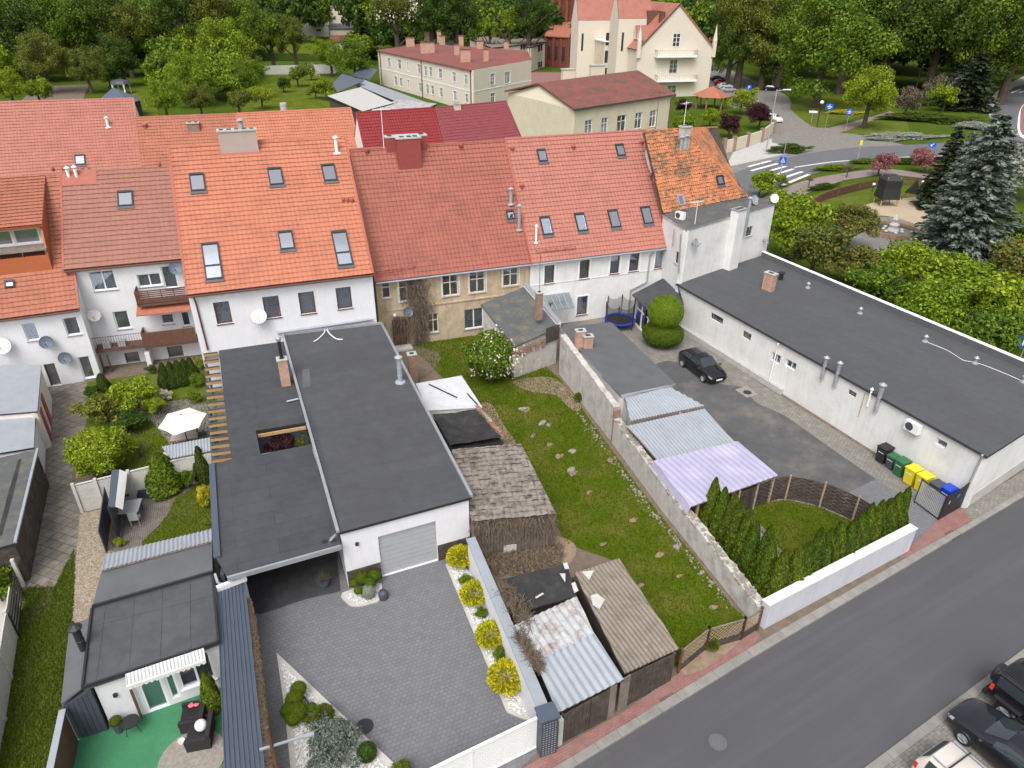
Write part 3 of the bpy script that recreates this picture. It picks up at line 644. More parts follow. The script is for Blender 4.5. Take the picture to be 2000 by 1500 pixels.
def skylight(H, u, v, w_, h_, name='roof_window', frame='dark', blind='blindgrey', flash='bitumen_plain', bar_at=None, parent=None):
    c = rp(H, u, v); s = H.e; t_ = H.nr.cross(s).normalized()
    if t_.z < 0: t_ = -t_
    n = H.nr; q = lambda a, b, d: c + s * a + t_ * b + n * (d + .06)
    def bx(mb, a0, a1, b0, b1, d0, d1, mi=0):
        vs = [q(a, b, d) for d in (d0, d1) for a, b in ((a0, b0), (a1, b0), (a1, b1), (a0, b1))]
        mb.add(vs, [(3, 2, 1, 0), (4, 5, 6, 7), (0, 1, 5, 4), (1, 2, 6, 5), (2, 3, 7, 6), (3, 0, 4, 7)], mi)
    W, Hh = w_ / 2, h_ / 2; f = .09
    pane = MB(); bx(pane, -W + f, W - f, -Hh + f, Hh - f, .03, .07, 0); bx(pane, -W + f, W - f, -Hh + f, Hh - f, .085, .10, 1)
    o = part(parent or H.root, name, pane, [M[blind], M['skyglass']])
    fr = MB(); bx(fr, -W, -W + f, -Hh, Hh, .0, .15); bx(fr, W - f, W, -Hh, Hh, .0, .15); bx(fr, -W + f, W - f, -Hh, -Hh + f, 0, .15); bx(fr, -W + f, W - f, Hh - f * 1.6, Hh, 0, .17)
    if bar_at is not None: bx(fr, -W + f, W - f, bar_at - .05, bar_at + .05, .02, .14)
    part(o, 'frame', fr, M[frame])
    if flash: fl = MB(); bx(fl, -W - .06, W + .06, -Hh - .22, -Hh - .003, .05, .085); part(o, 'flashing', fl, M[flash])
    return o
def pipe(parent, name, p, h, r, mat='zinc', cap=True, base=None, tilt=None, smooth=True):
    mb = MB(); q = p + UP * h; mb.tube(p, q, r, n=12)
    if cap: mb.lathe(q, [(r * 1.02, -.04), (r * 1.02, .06)], 12); mb.lathe(q, [(.001, .30), (r * 1.7, .17), (r * 1.75, .12), (.001, .12)], 12)
    for i in range(1, int(h / .5) + 1): mb.lathe(p + UP * (i * .5), [(r, -.02), (r * 1.12, -.01), (r * 1.12, .01), (r, .02)], 12)
    if base: mb.lathe(p, [(r * 2.4, -.02), (r * 2.2, .06), (r, .10)], 12)
    return part(parent, name, mb, M[mat], smooth=False)
def dish(label, wallpt, n, r=.42, mat='galv', tiltup=.45, name='satellite_dish', arm=.45, parent=None, rusty=False, group=None, turn=0.0):
    """satellite dish on a bracket fixed at wallpt on a surface with outward normal n"""
    t = thing(name, label, 'satellite dish', wallpt, group); n = Vector(n).normalized()
    c = wallpt + n * arm + UP * .15; ax = (Matrix.Rotation(turn, 3, 'Z') @ n + UP * tiltup).normalized()
    mb = MB(); pr = [(r * k / 6, -.22 * r * (1 - (k / 6) ** 2)) for k in range(0, 7)]; pr[0] = (.001, pr[0][1]); mb.lathe(c, pr, 24, 0, ax)
    mb.lathe(c, [(.001, -.27 * r), (r * .9, -.06 * r), (r * 1.03, -.03), (r, 0)], 24, 0, ax); part(t, 'reflector', mb, M[mat], smooth=True)
    b = MB(); b.path([wallpt, wallpt + n * arm * .6 + UP * 0, c - ax * .2 * r], .025); b.box(wallpt - UP * .09, .05, .16, .18, math.atan2(n.y, n.x)); part(t, 'bracket', b, M['zinc'])
    a = MB(); side = c - UP * r * .95; f = c + ax * r * .85 - UP * r * .35; a.tube(side, f, .015, n=6).tube(f, f - (f - c) * .18, .035, n=8); part(t, 'receiver_arm', a, M['dark']); return t
def sheet(name, px, z, mat, kind='structure', label=None):
    pts = [P(u, v, z) for u, v in px]; mb = MB(); n = len(pts)
    a = sum(pts[i].x * pts[(i + 1) % n].y - pts[(i + 1) % n].x * pts[i].y for i in range(n))
    if a < 0: pts = pts[::-1]
    mb.add(pts, [tuple(range(n))]); return solo(name, mb, M[mat] if isinstance(mat, str) else mat, label=label, kind=kind)
def smoothpx(pts, closed=False, k=6):               # Catmull-Rom through sighted points
    out_ = []; n = len(pts); g = (lambda i: pts[i % n]) if closed else (lambda i: pts[min(max(i, 0), n - 1)])
    for i in range(n if closed else n - 1):
        p0, p1, p2, p3 = g(i - 1), g(i), g(i + 1), g(i + 2)
        for j in range(k):
            t = j / k; out_.append(tuple(.5 * (2 * b + (c - a) * t + (2 * a - 5 * b + 4 * c - d) * t * t + (3 * b - a - 3 * c + d) * t ** 3) for a, b, c, d in zip(p0, p1, p2, p3)))
    if not closed: out_.append(pts[-1])
    return out_
def in_poly(x, y, poly):
    c = False; n = len(poly)
    for i in range(n):
        x1, y1 = poly[i][0], poly[i][1]; x2, y2 = poly[(i + 1) % n][0], poly[(i + 1) % n][1]
        if (y1 > y) != (y2 > y) and x < (x2 - x1) * (y - y1) / (y2 - y1) + x1: c = not c
    return c
def scatter(name, px, z, n, fn, mat, label, seed=1, cat=None, weight=None):
    """a countless cover (grass, pebbles) as ONE object over a sighted ground outline"""
    poly = [P(u, v, z) for u, v in px]; rng = np.random.default_rng(seed); xs = [p.x for p in poly]; ys = [p.y for p in poly]
    pts = rng.random((n * 4, 2)) * [max(xs) - min(xs), max(ys) - min(ys)] + [min(xs), min(ys)]
    x, y = pts[:, 0], pts[:, 1]; ins = np.zeros(len(x), bool); k = len(poly)
    for i in range(k):
        x1, y1 = poly[i].x, poly[i].y; x2, y2 = poly[(i + 1) % k].x, poly[(i + 1) % k].y
        if y1 == y2: continue
        ins ^= ((y1 > y) != (y2 > y)) & (x < (x2 - x1) * (y - y1) / (y2 - y1) + x1)
    pts = pts[ins][:n]; V, F = fn(rng, pts, z); c = V.mean(0); c[2] = z
    me = np_mesh(name, V - c, F, [M[mat]]); o = bpy.data.objects.new(name, me); col.objects.link(o); o.location = c
    return tag(o, label, cat, None, 'stuff')
def f_blades(h=.10, w=.05):
    def f(rng, p, z):
        n = len(p); pos = np.c_[p, np.full(n, z)]; d = rng.normal(size=(n, 3)); d[:, 2] = 0; d /= np.linalg.norm(d, axis=1, keepdims=True)
        hh = (h * rng.uniform(.4, 1.3, n))[:, None]; ln = rng.normal(size=(n, 3)) * .5; ln[:, 2] = 1
        V = np.stack([pos - d * w / 2, pos + d * w / 2, pos + ln * hh], 1).reshape(-1, 3); return V, np.arange(3 * n).reshape(-1, 3)
    return f
OCT = np.array([[1, 0, 0], [0, 1, 0], [-1, 0, 0], [0, -1, 0], [0, 0, 1], [0, 0, -1.]]); OF = np.array([[0, 1, 4], [1, 2, 4], [2, 3, 4], [3, 0, 4], [1, 0, 5], [2, 1, 5], [3, 2, 5], [0, 3, 5]])
_b = bmesh.new(); bmesh.ops.create_icosphere(_b, subdivisions=1, radius=1); ICO = np.array([tuple(v.co) for v in _b.verts]); ICF = np.array([[v.index for v in f.verts] for f in _b.faces]); _b.free()
def f_stones(r=.04, sq=.6):
    def f(rng, p, z):
        n = len(p); s = rng.uniform(.5, 1.35, (n, 1, 1)) * r * np.concatenate([rng.uniform(.7, 1.2, (n, 1, 2)), np.full((n, 1, 1), sq)], 2)
        V = ICO[None] * s * (1 + .12 * rng.normal(size=(n, len(ICO), 1))) + np.c_[p, np.full(n, z + r * .25)][:, None, :]
        F = ICF[None] + (np.arange(n) * len(ICO))[:, None, None]; return V.reshape(-1, 3), F.reshape(-1, 3)
    return f

# ================================================================ THE GROUND
gm = MB(); gm.add([(-1500, -300, -.03), (1500, -300, -.03), (1500, 1900, -.03), (-1500, 1900, -.03)], [(0, 1, 2, 3)]); solo('ground', gm, M['grassfar'], kind='structure')
sheet('soil', [(-300, 1700), (-300, 640), (400, 560), (1350, 480), (1600, 560), (2300, 900), (2300, 1100), (1480, 1560), (1000, 1700)], -.012, 'earth')
sheet('road', [(900, 1643), (1125, 1500), (1480, 1276), (1768, 1100), (2000, 956), (2300, 770), (2400, 940), (2000, 1257), (1685, 1500), (1500, 1643)], 0.0, 'asphalt')
# pavements and kerbs along the street
sheet('pavement', [(985, 1530), (1032, 1500), (1220, 1392), (1330, 1312), (1480, 1222), (1492, 1232), (1480, 1253), (1090, 1500), (1040, 1530)], .05, 'pavers_red')
sheet('pavement', [(1768, 1072), (1838, 1000), (1880, 978), (1902, 1003), (1777, 1077)], .05, 'pavers_red')
sheet('verge', [(1484, 1232), (1768, 1068), (1777, 1076), (1482, 1252)], .045, 'earth')
sheet('pavement', [(1872, 985), (2000, 905), (2200, 780), (2200, 825), (2000, 943), (1902, 1004), (1895, 1000)], .045, 'pavers_tan')
def kerb_strip(name, pts, z=.09, mat='kerb'):
    mb = MB(); q = [P(u, v, z) for u, v in pts]; mb.prism([(p.x, p.y) for p in q], -.02, z); return solo(name, mb, M[mat], kind='structure')
kerb_strip('kerb', [(1090, 1500), (1480, 1253), (1777, 1076), (1901, 1004), (2000, 943), (2200, 822), (2200, 832), (2000, 955), (1768, 1099), (1480, 1275), (1125, 1500), (1000, 1579), (960, 1579)])
kerb_strip('kerb', [(1685, 1500), (2000, 1257), (2200, 1103), (2200, 1128), (2000, 1279), (1722, 1500), (1540, 1650), (1500, 1650)], .07)
sheet('parking_strip', [(1722, 1500), (2000, 1279), (2200, 1128), (2600, 1400), (2300, 1900), (1900, 1900), (1540, 1650)], .03, 'pavers_tan')
# paved yard of the white garage
sheet('paved_yard', [(470, 1130), (560, 1060), (930, 1030), (1090, 1420), (1060, 1470), (1010, 1520), (800, 1640), (500, 1640), (490, 1300)], .006, 'pavers')
sheet('carport_floor', [(440, 1180), (440, 900), (640, 900), (672, 1160), (600, 1178), (515, 1208)], .012, 'pavers_dark')
# overgrown plot
GR = [(800, 680), (900, 655), (1010, 670), (1095, 740), (1187, 862), (1243, 938), (1288, 995), (1360, 1078), (1435, 1175), (1463, 1200), (1330, 1300), (1215, 1095), (1110, 1060), (1060, 960), (930, 800)]
sheet('lawn', GR, .01, 'grass')
sheet('dirt_patch', smoothpx([(930, 1075), (1000, 1040), (1090, 1045), (1130, 1065), (1110, 1105), (1010, 1130), (950, 1120)], True, 4), .02, 'straw')
sheet('dirt_patch', smoothpx([(1000, 745), (1060, 735), (1095, 745), (1135, 790), (1120, 800), (1085, 770), (1040, 765)], True, 4), .02, 'straw')
sheet('dirt_patch', smoothpx([(935, 795), (960, 790), (985, 830), (1010, 865), (995, 880), (960, 840)], True, 4), .02, 'straw')
sheet('dirt_patch', smoothpx([(740, 690), (800, 680), (855, 690), (850, 720), (790, 760), (760, 740)], True, 4), .02, 'earth')
sheet('dirt_patch', smoothpx([(1337, 1300), (1380, 1262), (1440, 1235), (1452, 1245), (1400, 1290), (1350, 1312)], True, 4), .054, 'straw')
for i, (u, v, r) in enumerate([(1026, 800, 9), (1072, 868, 7), (1092, 890, 9), (1118, 922, 10), (1192, 896, 7), (1150, 960, 6), (1238, 1012, 9), (1292, 1078, 10), (1330, 1120, 7), (1180, 1060, 8), (1255, 1140, 7), (1400, 1180, 9), (1040, 850, 6)]):
    sheet('dirt_patch', smoothpx([(u + r * math.cos(a) * random.uniform(.6, 1.3) + a, v + r * .6 * math.sin(a) * random.uniform(.6, 1.3)) for a in [k * .785 for k in range(8)]], True, 3), .045, 'straw')
# walled courtyard on the right
sheet('courtyard', [(1085, 650), (1130, 600), (1240, 590), (1330, 625), (1480, 738), (1704, 874), (1880, 988), (1771, 1075), (1700, 1060), (1480, 1010), (1330, 820), (1200, 760)], .004, 'pavers_tan')
sheet('courtyard_asphalt', smoothpx([(1262, 715), (1300, 700), (1335, 708), (1400, 742), (1447, 748), (1480, 780), (1533, 803), (1613, 857), (1672, 897), (1714, 924)], False, 3) + [(1667, 948), (1600, 980), (1440, 900), (1330, 800)], .012, 'gravelasph')
sheet('gateway', [(1715, 925), (1770, 957), (1838, 1003), (1771, 1075), (1700, 1020), (1667, 948)], .016, 'pavers')
GG = [(1440, 985), (1505, 973), (1537, 967), (1604, 980), (1668, 1007), (1740, 1045), (1500, 1175), (1370, 1010)]
sheet('garden_lawn', GG, .02, 'grass')
sheet('garden_path', [(1462, 1015), (1485, 1010), (1550, 1090), (1535, 1125)], .03, 'pavers_tan')
# left-hand yards
sheet('concrete_path', [(80, 780), (175, 745), (172, 830), (150, 905), (143, 950), (168, 1015), (163, 1060), (155, 1090), (112, 1162), (60, 1165), (60, 1080), (100, 960)], .004, 'slabs')
sheet('cobble_strip', [(163, 1018), (222, 1000), (228, 1090), (190, 1225), (150, 1235), (156, 1100)], .004, 'cobble')
sheet('grass_lane', [(70, 1160), (112, 1162), (150, 1085), (153, 1235), (130, 1396), (118, 1700), (-60, 1700), (0, 1420), (40, 1275), (55, 1165)], .002, 'grassdull')
sheet('dirt_patch', smoothpx([(100, 1150), (112, 1165), (80, 1225), (55, 1235), (48, 1218), (85, 1190)], True, 4), .006, 'earth')
sheet('neighbour_terrace', [(-60, 1125), (35, 1125), (20, 1240), (-60, 1420)], .02, 'concrete')
sheet('brick_patio', [(222, 1000), (300, 975), (334, 985), (332, 1015), (312, 1040), (283, 1068), (283, 1080), (225, 1090)], .006, 'brickpatio')
sheet('patio_lawn', [(283, 1095), (283, 1068), (312, 1040), (332, 1015), (345, 985), (400, 950), (420, 960), (425, 1060)], .010, 'grassdull')
sheet('garden_lawn', [(170, 930), (170, 760), (420, 720), (430, 920), (300, 930)], .006, 'grassdull')
sheet('garden_path', [(270, 790), (300, 800), (360, 790), (420, 800), (420, 890), (335, 880), (300, 835), (265, 830)], .014, 'pavers_tan')
sheet('green_carpet', [(130, 1450), (224, 1430), (300, 1380), (440, 1330), (450, 1600), (100, 1700)], .006, 'turf')

# ---------------------------------------------------------------- far roads and park, upper right
sheet('street', [(1360, 112), (1400, 122), (1440, 140), (1500, 163), (1530, 180), (1552, 215), (1580, 232), (1620, 243), (1690, 256), (1760, 271), (1667, 277), (1587, 289), (1480, 313), (1400, 340), (1400, 300), (1425, 270), (1462, 262), (1500, 252), (1502, 235), (1480, 205), (1440, 185), (1370, 170)], .0, 'pavers_tan')
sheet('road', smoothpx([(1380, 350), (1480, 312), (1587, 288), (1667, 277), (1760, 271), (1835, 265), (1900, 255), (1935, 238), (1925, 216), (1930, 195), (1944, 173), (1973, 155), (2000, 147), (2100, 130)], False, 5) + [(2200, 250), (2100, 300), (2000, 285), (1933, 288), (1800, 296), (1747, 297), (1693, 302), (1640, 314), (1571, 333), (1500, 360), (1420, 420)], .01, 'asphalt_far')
sheet('pavement', [(1500, 262), (1425, 290), (1410, 320), (1470, 306), (1560, 285), (1500, 270)], .02, 'concrete')
sheet('pavement', smoothpx([(1480, 380), (1560, 345), (1640, 328), (1720, 318), (1800, 326), (1860, 330)], False, 4) + [(1860, 338), (1800, 335), (1720, 328), (1640, 342), (1560, 372), (1500, 400)], .02, 'pavers_pink')
sheet('footpath', [(1600, 243), (1640, 232), (1700, 215), (1730, 205), (1738, 209), (1690, 226), (1650, 243), (1625, 250)], .012, 'pavers_pink')
sheet('pavement', [(1925, 216), (1918, 190), (1935, 165), (1960, 148), (2000, 128), (2100, 110), (2100, 128), (2000, 146), (1973, 154), (1944, 172), (1930, 195), (1930, 215)], .02, 'concrete')
sheet('island', smoothpx([(1990, 190), (2020, 185), (2060, 200), (2060, 235), (2020, 250), (1988, 246), (1984, 215)], True, 4), .03, 'pavers_red')
sheet('roundabout_line', smoothpx([(1992, 186), (2030, 178), (2075, 195), (2070, 245), (2020, 256), (1984, 250), (1980, 215)], True, 4), .022, 'paintwhite')
sheet('playground_sand', smoothpx([(1662, 398), (1720, 380), (1800, 372), (1870, 378), (1890, 410), (1860, 440), (1800, 430), (1740, 412), (1690, 408)], True, 4), .012, 'sand')
sheet('plaza', smoothpx([(1625, 420), (1640, 400), (1700, 410), (1760, 415), (1830, 440), (1850, 480), (1760, 500), (1680, 500), (1640, 470)], True, 4), .008, 'pavers_tan')
sheet('park_lawn', smoothpx([(1560, 385), (1640, 352), (1740, 338), (1830, 348), (1860, 372), (1790, 374), (1700, 385), (1650, 400), (1600, 400)], True, 4), .006, 'grassdull')
sheet('park_lawn', smoothpx([(1535, 195), (1600, 170), (1700, 185), (1760, 220), (1760, 262), (1690, 252), (1630, 248), (1660, 232), (1725, 210), (1690, 210), (1600, 240), (1560, 225)], True, 4), .006, 'grassdull')
sheet('garden_lawn', [(460, 240), (480, 175), (560, 140), (700, 175), (700, 240)], .01, 'grass')
sheet('garden_lawn', [(225, 230), (225, 178), (300, 178), (300, 250)], .01, 'grass')
sheet('vegetable_plot', [(30, 215), (60, 185), (165, 178), (150, 215)], .01, 'earth')
sheet('garden_lawn', [(480, 120), (560, 85), (680, 85), (640, 125)], .01, 'grass')
sheet('yard', [(960, 165), (1030, 140), (1100, 140), (1110, 200), (960, 200)], .01, 'pavers_red')
def stripe(mb, pts, w, z=.02):
    q = [P(u, v, z) for u, v in pts]
    for a, b in zip(q[:-1], q[1:]):
        d = (b - a).normalized(); n = Vector((-d.y, d.x, 0)) * w / 2; mb.add([a - n, b - n, b + n, a + n], [(0, 1, 2, 3)])
cw = MB()
for a, b in [((1460, 326), (1512, 311)), ((1470, 334), (1528, 316)), ((1480, 342), (1543, 321)), ((1497, 348), (1560, 326)), ((1520, 354), (1574, 331)), ((1455, 318), (1498, 306))]: stripe(cw, [a, b], .55)
solo('crosswalk', cw, M['paintwhite'], kind='structure')
cl = MB(); stripe(cl, smoothpx([(1545, 318), (1580, 312), (1620, 306), (1652, 303)], False, 3), .35); stripe(cl, smoothpx([(1683, 298), (1700, 297)], False, 2), .3); stripe(cl, smoothpx([(1735, 296), (1770, 294), (1800, 293), (1900, 286), (1990, 275)], False, 3), .3)
for k in range(5): stripe(cl, [(1930 + 15 * k, 247), (1938 + 15 * k, 247)], .3)
for k in range(3): stripe(cl, [(1966 + 16 * k, 166 - 1 * k), (1985 + 16 * k, 158 - 1 * k)], .5)
solo('road_line', cl, M['paintwhite'], kind='structure')

# grass, pebbles, cobbles: what nobody could count
scatter('grass', GR, .012, 44000, f_blades(.11, .04), 'blade', 'uneven green grass of the overgrown plot between the stone wall and the sheds', 3, 'grass')
scatter('grass', GG, .022, 14000, f_blades(.09, .035), 'blade', 'short green grass inside the curved wicker fence', 4, 'grass')
scatter('grass', [(75, 1160), (112, 1162), (150, 1085), (153, 1235), (130, 1396), (118, 1550), (-30, 1550), (0, 1420), (40, 1275), (55, 1165)], .004, 26000, f_blades(.10, .04), 'blades_dull', 'dull grass lane beside the concrete panel fence', 5, 'grass')
scatter('grass', [(283, 1095), (283, 1068), (312, 1040), (332, 1015), (345, 985), (400, 950), (420, 960), (425, 1060)], .012, 9000, f_blades(.08, .035), 'blades_dull', 'small dull lawn beside the brick patio', 6, 'grass')
scatter('grass', [(240, 930), (240, 800), (420, 780), (430, 920), (300, 930)], .008, 8000, f_blades(.09, .04), 'blade', 'shaded grass under the white parasol', 8, 'grass')
scatter('cobbles', [(163, 1018), (218, 1004), (222, 1090), (188, 1222), (153, 1230), (157, 1100)], .004, 5200, f_stones(.085, .5), 'cobble', 'round brown cobblestones laid beside the concrete path', 9, 'cobbles')

# ================================================================ THE ROW OF HOUSES
W_ = lambda u0, v0, u1, v1, **k: dict(px=(u0, v0, u1, v1), **k)
BR = dict(fm='brownframe', sill='brownframe', kind='single')
hA = house('row_house', 'tall white house with bright orange tiled roof and six roof windows', (362.7, 587.3), (725.3, 539.3), (665.3, 272), (322.7, 300), 7.1, 14.4, M['orange'], M['white'],
    front=[W_(413, 601, 453, 639, cur='half', **BR), W_(509, 588.7, 548, 626, cur='half', **BR), W_(578.7, 579, 616, 616.7, **BR), W_(652, 568.7, 686.7, 606, cur='half', **BR)], course=.37, wave=.30, trimm=M['terra'], fascia='brownframe')
hR = house('row_house', 'old beige plastered house with red tiled roof and peeling window frames', (730.7, 555.3), (1033, 514), (978.7, 276), (676, 298.7), 5.55, 13.5, M['red'], M['beige'],
    front=[W_(741, 555, 761.5, 586, kind='transom', fm='oldframe'), W_(774.7, 551, 809, 590, kind='cross', fm='oldframe', trim='oldframe'), W_(860, 541.5, 893, 578, kind='cross', fm='oldframe', trim='oldframe'), W_(913, 534, 945, 571, kind='cross', fm='oldframe', trim='oldframe'),
           W_(979, 526, 1009, 557, kind='cross', fm='oldframe', trim='oldframe'), W_(833, 616.7, 856, 651, kind='cross', fm='oldframe'), W_(904, 607, 943, 640, kind='double', cur='full')], course=.37, wave=.30, gut='galv', fascia='galv', trimm=M['terra'])
hS = house('row_house', 'white rendered house with salmon tiled roof and a row of four roof windows', (1034.7, 514), (1312, 476.7), (1257, 250.7), (978.7, 273.3), 5.6, 13.55, M['salmon'], M['offwhite'],
    front=[W_(1060, 518, 1078.7, 551, trim='whiteframe', cur='blindg', **BR), W_(1129, 507, 1146.7, 540.7, trim='whiteframe', **BR), W_(1189, 498, 1205, 530, trim='whiteframe', **BR), W_(1226.7, 492.7, 1242.7, 524.7, trim='whiteframe', **BR),
           W_(1277, 486, 1293, 518, trim='whiteframe', cur='blindg', **BR), W_(1125, 578, 1144, 611, trim='whiteframe', **BR)], course=.37, wave=.30, gut='galv', fascia='galv', trimm=M['terra'])
hL = house('row_house', 'three storey white house with dusty pink tiled roof and stacked balconies', (121, 542), (352, 517), (325, 337), (113, 352), 7.5, 12.45, M['dusty'], M['white'],
    front=[W_(169, 545, 228, 577, kind='double', cur='full'), W_(262.7, 549, 314.7, 568, kind='double'), W_(309, 532, 346.7, 572, kind='single', cur='half'), W_(217, 622, 256, 652.7, kind='single', cur='blindg'),
           W_(310.7, 626, 340, 642, kind='single'), W_(349, 620.7, 372, 646, kind='single', cur='blindg'), W_(241, 702, 280, 738, kind='single', fm='anth', cur='blindgrey'), W_(324, 688.7, 362.7, 720.7, kind='single', fm='anth', cur='blindgrey')], course=.40, wave=.34, trimm=M['terra'])
hK = house('row_house', 'low white house with pinkish tiled roof and an orange boarded dormer', (-90, 653.5), (152, 617), (116, 356), (-100, 372), 5.4, 12.4, M['rust'], M['white'],
    front=[W_(40, 648.7, 78.7, 678, kind='single', cur='full'), W_(118.7, 636.7, 158.7, 666, kind='single', cur='full'), W_(150, 712, 187, 750, kind='single', cur='blindg'), W_(84, 727, 127, 783, kind='single', fm='woodbrown')], course=.36, wave=.30, trimm=M['terra'])

def simple_door(parent, A, B, u0, v0, u1, v1, mat, name='door', z0=None):
    h = boxpx(A, B, u0, v0, u1, v1); e = (B - A).normalized(); n = Vector((e.y, -e.x, 0)); mb = MB(); a = h[2] if z0 is None else z0
    bar(mb, V2(A), e, n, h[0], h[1], a, h[3], .003, .06); k = 5
    for i in range(1, k): s = h[0] + (h[1] - h[0]) * i / k; bar(mb, V2(A), e, n, s - .01, s + .01, a + .05, h[3] - .05, .06, .068)
    o = part(parent, name, mb, M[mat]); hb = MB(); bar(hb, V2(A), e, n, h[1] - .16, h[1] - .10, a + 1.0, a + 1.12, .06, .13); part(o, 'handle', hb, M['dark'])
    fr = MB(); q = .07; bar(fr, V2(A), e, n, h[0] - q, h[0] - .002, a, h[3] + q, .003, .075); bar(fr, V2(A), e, n, h[1] + .002, h[1] + q, a, h[3] + q, .003, .075); bar(fr, V2(A), e, n, h[0], h[1], h[3] + .002, h[3] + q, .003, .075); part(o, 'frame', fr, M['woodbrown']); return o
simple_door(hR.root, hR.A, hR.B, 765, 631, 792, 674, 'woodbrown')

# roof windows
for u, v in ((380, 368), (532, 354), (636.5, 345), (555, 478)): skylight(hA, u, v, .95, 1.45, blind='blindgrey')
for u, v in ((411, 521), (664, 492)): skylight(hA, u, v, 1.05, 2.75, blind='signwhite', bar_at=-.35)  # white blind colour brings bright sky reflection into the long panes
skylight(hL, 240, 402, 1.0, 1.3, blind='blind'); skylight(hK, 17, 572, .55, .55, blind='blindgrey', flash=None)
skylight(hR, 990.7, 421, .62, .72, blind='blindgrey')
for u, v in ((1061, 441), (1128.5, 433), (1193, 425), (1256.5, 417)): skylight(hS, u, v, .86, 1.5, blind='signwhite')  # blinds whitened to carry the near-white sky reflection too
for u, v in ((1050.7, 304), (1203, 291)): skylight(hS, u, v, .75, 1.05, blind='blindgrey')

# chimneys, vents and flues on the roofs
def block_chimney(H, name, label_px, w_, d_, top, mat, cap='concrete', flue=None, down=1.2, at=None):
    c = rp(H, *label_px) if at is None else at; ang = math.atan2(H.e.y, H.e.x); mb = MB(); mb.box(c - UP * down, w_, d_, down + top, ang)
    o = part(H.root, name, mb, M[mat]); cp = MB(); cp.box(c + UP * top, w_ + .12, d_ + .12, .10, ang); k = max(2, int(w_ / .45))
    part(o, 'cap', cp, M[cap]); 
    for i in range(k): part(o, 'flue_opening', MB().box(c + UP * (top + .10) + H.e * (w_ * (i + .5) / k - w_ / 2), w_ / k * .55, d_ * .45, .03, ang), M['black'])
    return c
c = block_chimney(hA, 'chimney', (461, 300), 2.5, .75, 1.25, 'taupe')
sk = MB(); q0 = rp(hA, 463, 317); sk.slab([q0 - hA.e * 1.35 - UP * .15 + hA.nr * .10, q0 + hA.e * 1.35 - UP * .15 + hA.nr * .10, q0 + hA.e * 1.35 + UP * .55 - hA.n * .5 + hA.nr * .12, q0 - hA.e * 1.35 + UP * .55 - hA.n * .5 + hA.nr * .12], .05, dirn=-hA.nr); part(hA.root, 'chimney_skirt', sk, M['terra'])
pipe(hA.root, 'flue', c + UP * 1.3 + hA.e * .35 - hA.n * .1, .45, .16, 'galv')
pipe(hA.root, 'flue', rp(hA, 651, 305), .95, .12, 'signwhite', base=True)
def cowl(H, u, v, mat='terra', h=.38, r=.10):
    mb = MB(); p = rp(H, u, v); mb.tube(p - UP * .1, p + UP * h * .7, r * .9, n=10).lathe(p + UP * h * .55, [(r * 1.3, 0), (r * 1.35, .10), (r * .9, .2), (.001, .24)], 12); return part(H.root, 'roof_vent', mb, M[mat])
for u in (665, 674, 683): cowl(hA, u, 402, 'terra', .35, .09)
for u, v in ((710, 307), (893, 294)): cowl(hR, u, v, 'chimred', .45, .13)
for u, v in ((993, 297), (1112, 292), (1245, 281), (1012.8, 370), (1264, 345)): cowl(hS, u, v, 'terra', .5, .13)
cc = rp(hR, 792, 320); ang = math.atan2(hR.e.y, hR.e.x)
for nm, off, w_, d_, tp in (('chimney', 0, 1.75, .85, 1.75), ):
    mb = MB(); mb.box(cc - UP * 1, w_, d_, 1 + tp, ang); q1 = cc - hR.n * .78; mb.box(q1 - UP * .2, 3.05, .7, .2 + tp - .02, ang); o = part(hR.root, 'chimney', mb, M['chimred'])
    cp = MB(); cp.box(cc + UP * tp, w_ + .14, d_ + .1, .10, ang).box(q1 + UP * (tp - .02), 3.19, .76, .10, ang); part(o, 'cap', cp, M['concrete'])

    for a, b in ((-.45, 0), (.1, 0), (.55, 0), (-1.2, 1), (1.2, 1)): part(o, 'flue_opening', MB().box((cc if not b else q1) + hR.e * a + UP * (tp + .10 - .02 * b), .32, .42, .03, ang), M['black'])
pipe(hR.root, 'flue', rp(hR, 992, 399), 1.05, .13, 'galv', base=True, cap=True); pipe(hR.root, 'flue', rp(hR, 1009, 449), 1.75, .12, 'galv', base=True)
pipe(hS.root, 'flue', rp(hS, 1042.5, 474), 1.2, .08, 'signwhite', base=True)
for H, u, v, hh in ((hL, 129, 362, .55), (hL, 144, 361, .6)): pipe(H.root, 'flue', rp(H, u, v), hh, .10, 'signwhite')
sk = MB(); q = [rp(hL, 113, 354), rp(hL, 113, 378), rp(hL, 184, 373), rp(hL, 183, 347)]; sk.slab([p + hL.nr * .10 for p in q], .05, dirn=-hL.nr); part(hL.root, 'metal_patch', sk, M['terra'])
cowl(hL, 306, 339, 'terra', .4, .11)
def snow_guard(H, u0, v0, u1, v1):
    a, b = rp(H, u0, v0) + H.nr * .25, rp(H, u1, v1) + H.nr * .25; mb = MB()
    for k in (0, .14): mb.tube(a + UP * k, b + UP * k, .02, n=5)
    m = max(3, int((b - a).length / .8))
    for i in range(m + 1): p = a.lerp(b, i / m); mb.beam(p - H.nr * .25, p + UP * .18, .03)
    part(H.root, 'snow_guard', mb, M['terra'])
snow_guard(hS, 1042, 494, 1118, 485); snow_guard(hR, 731, 541, 805, 527)
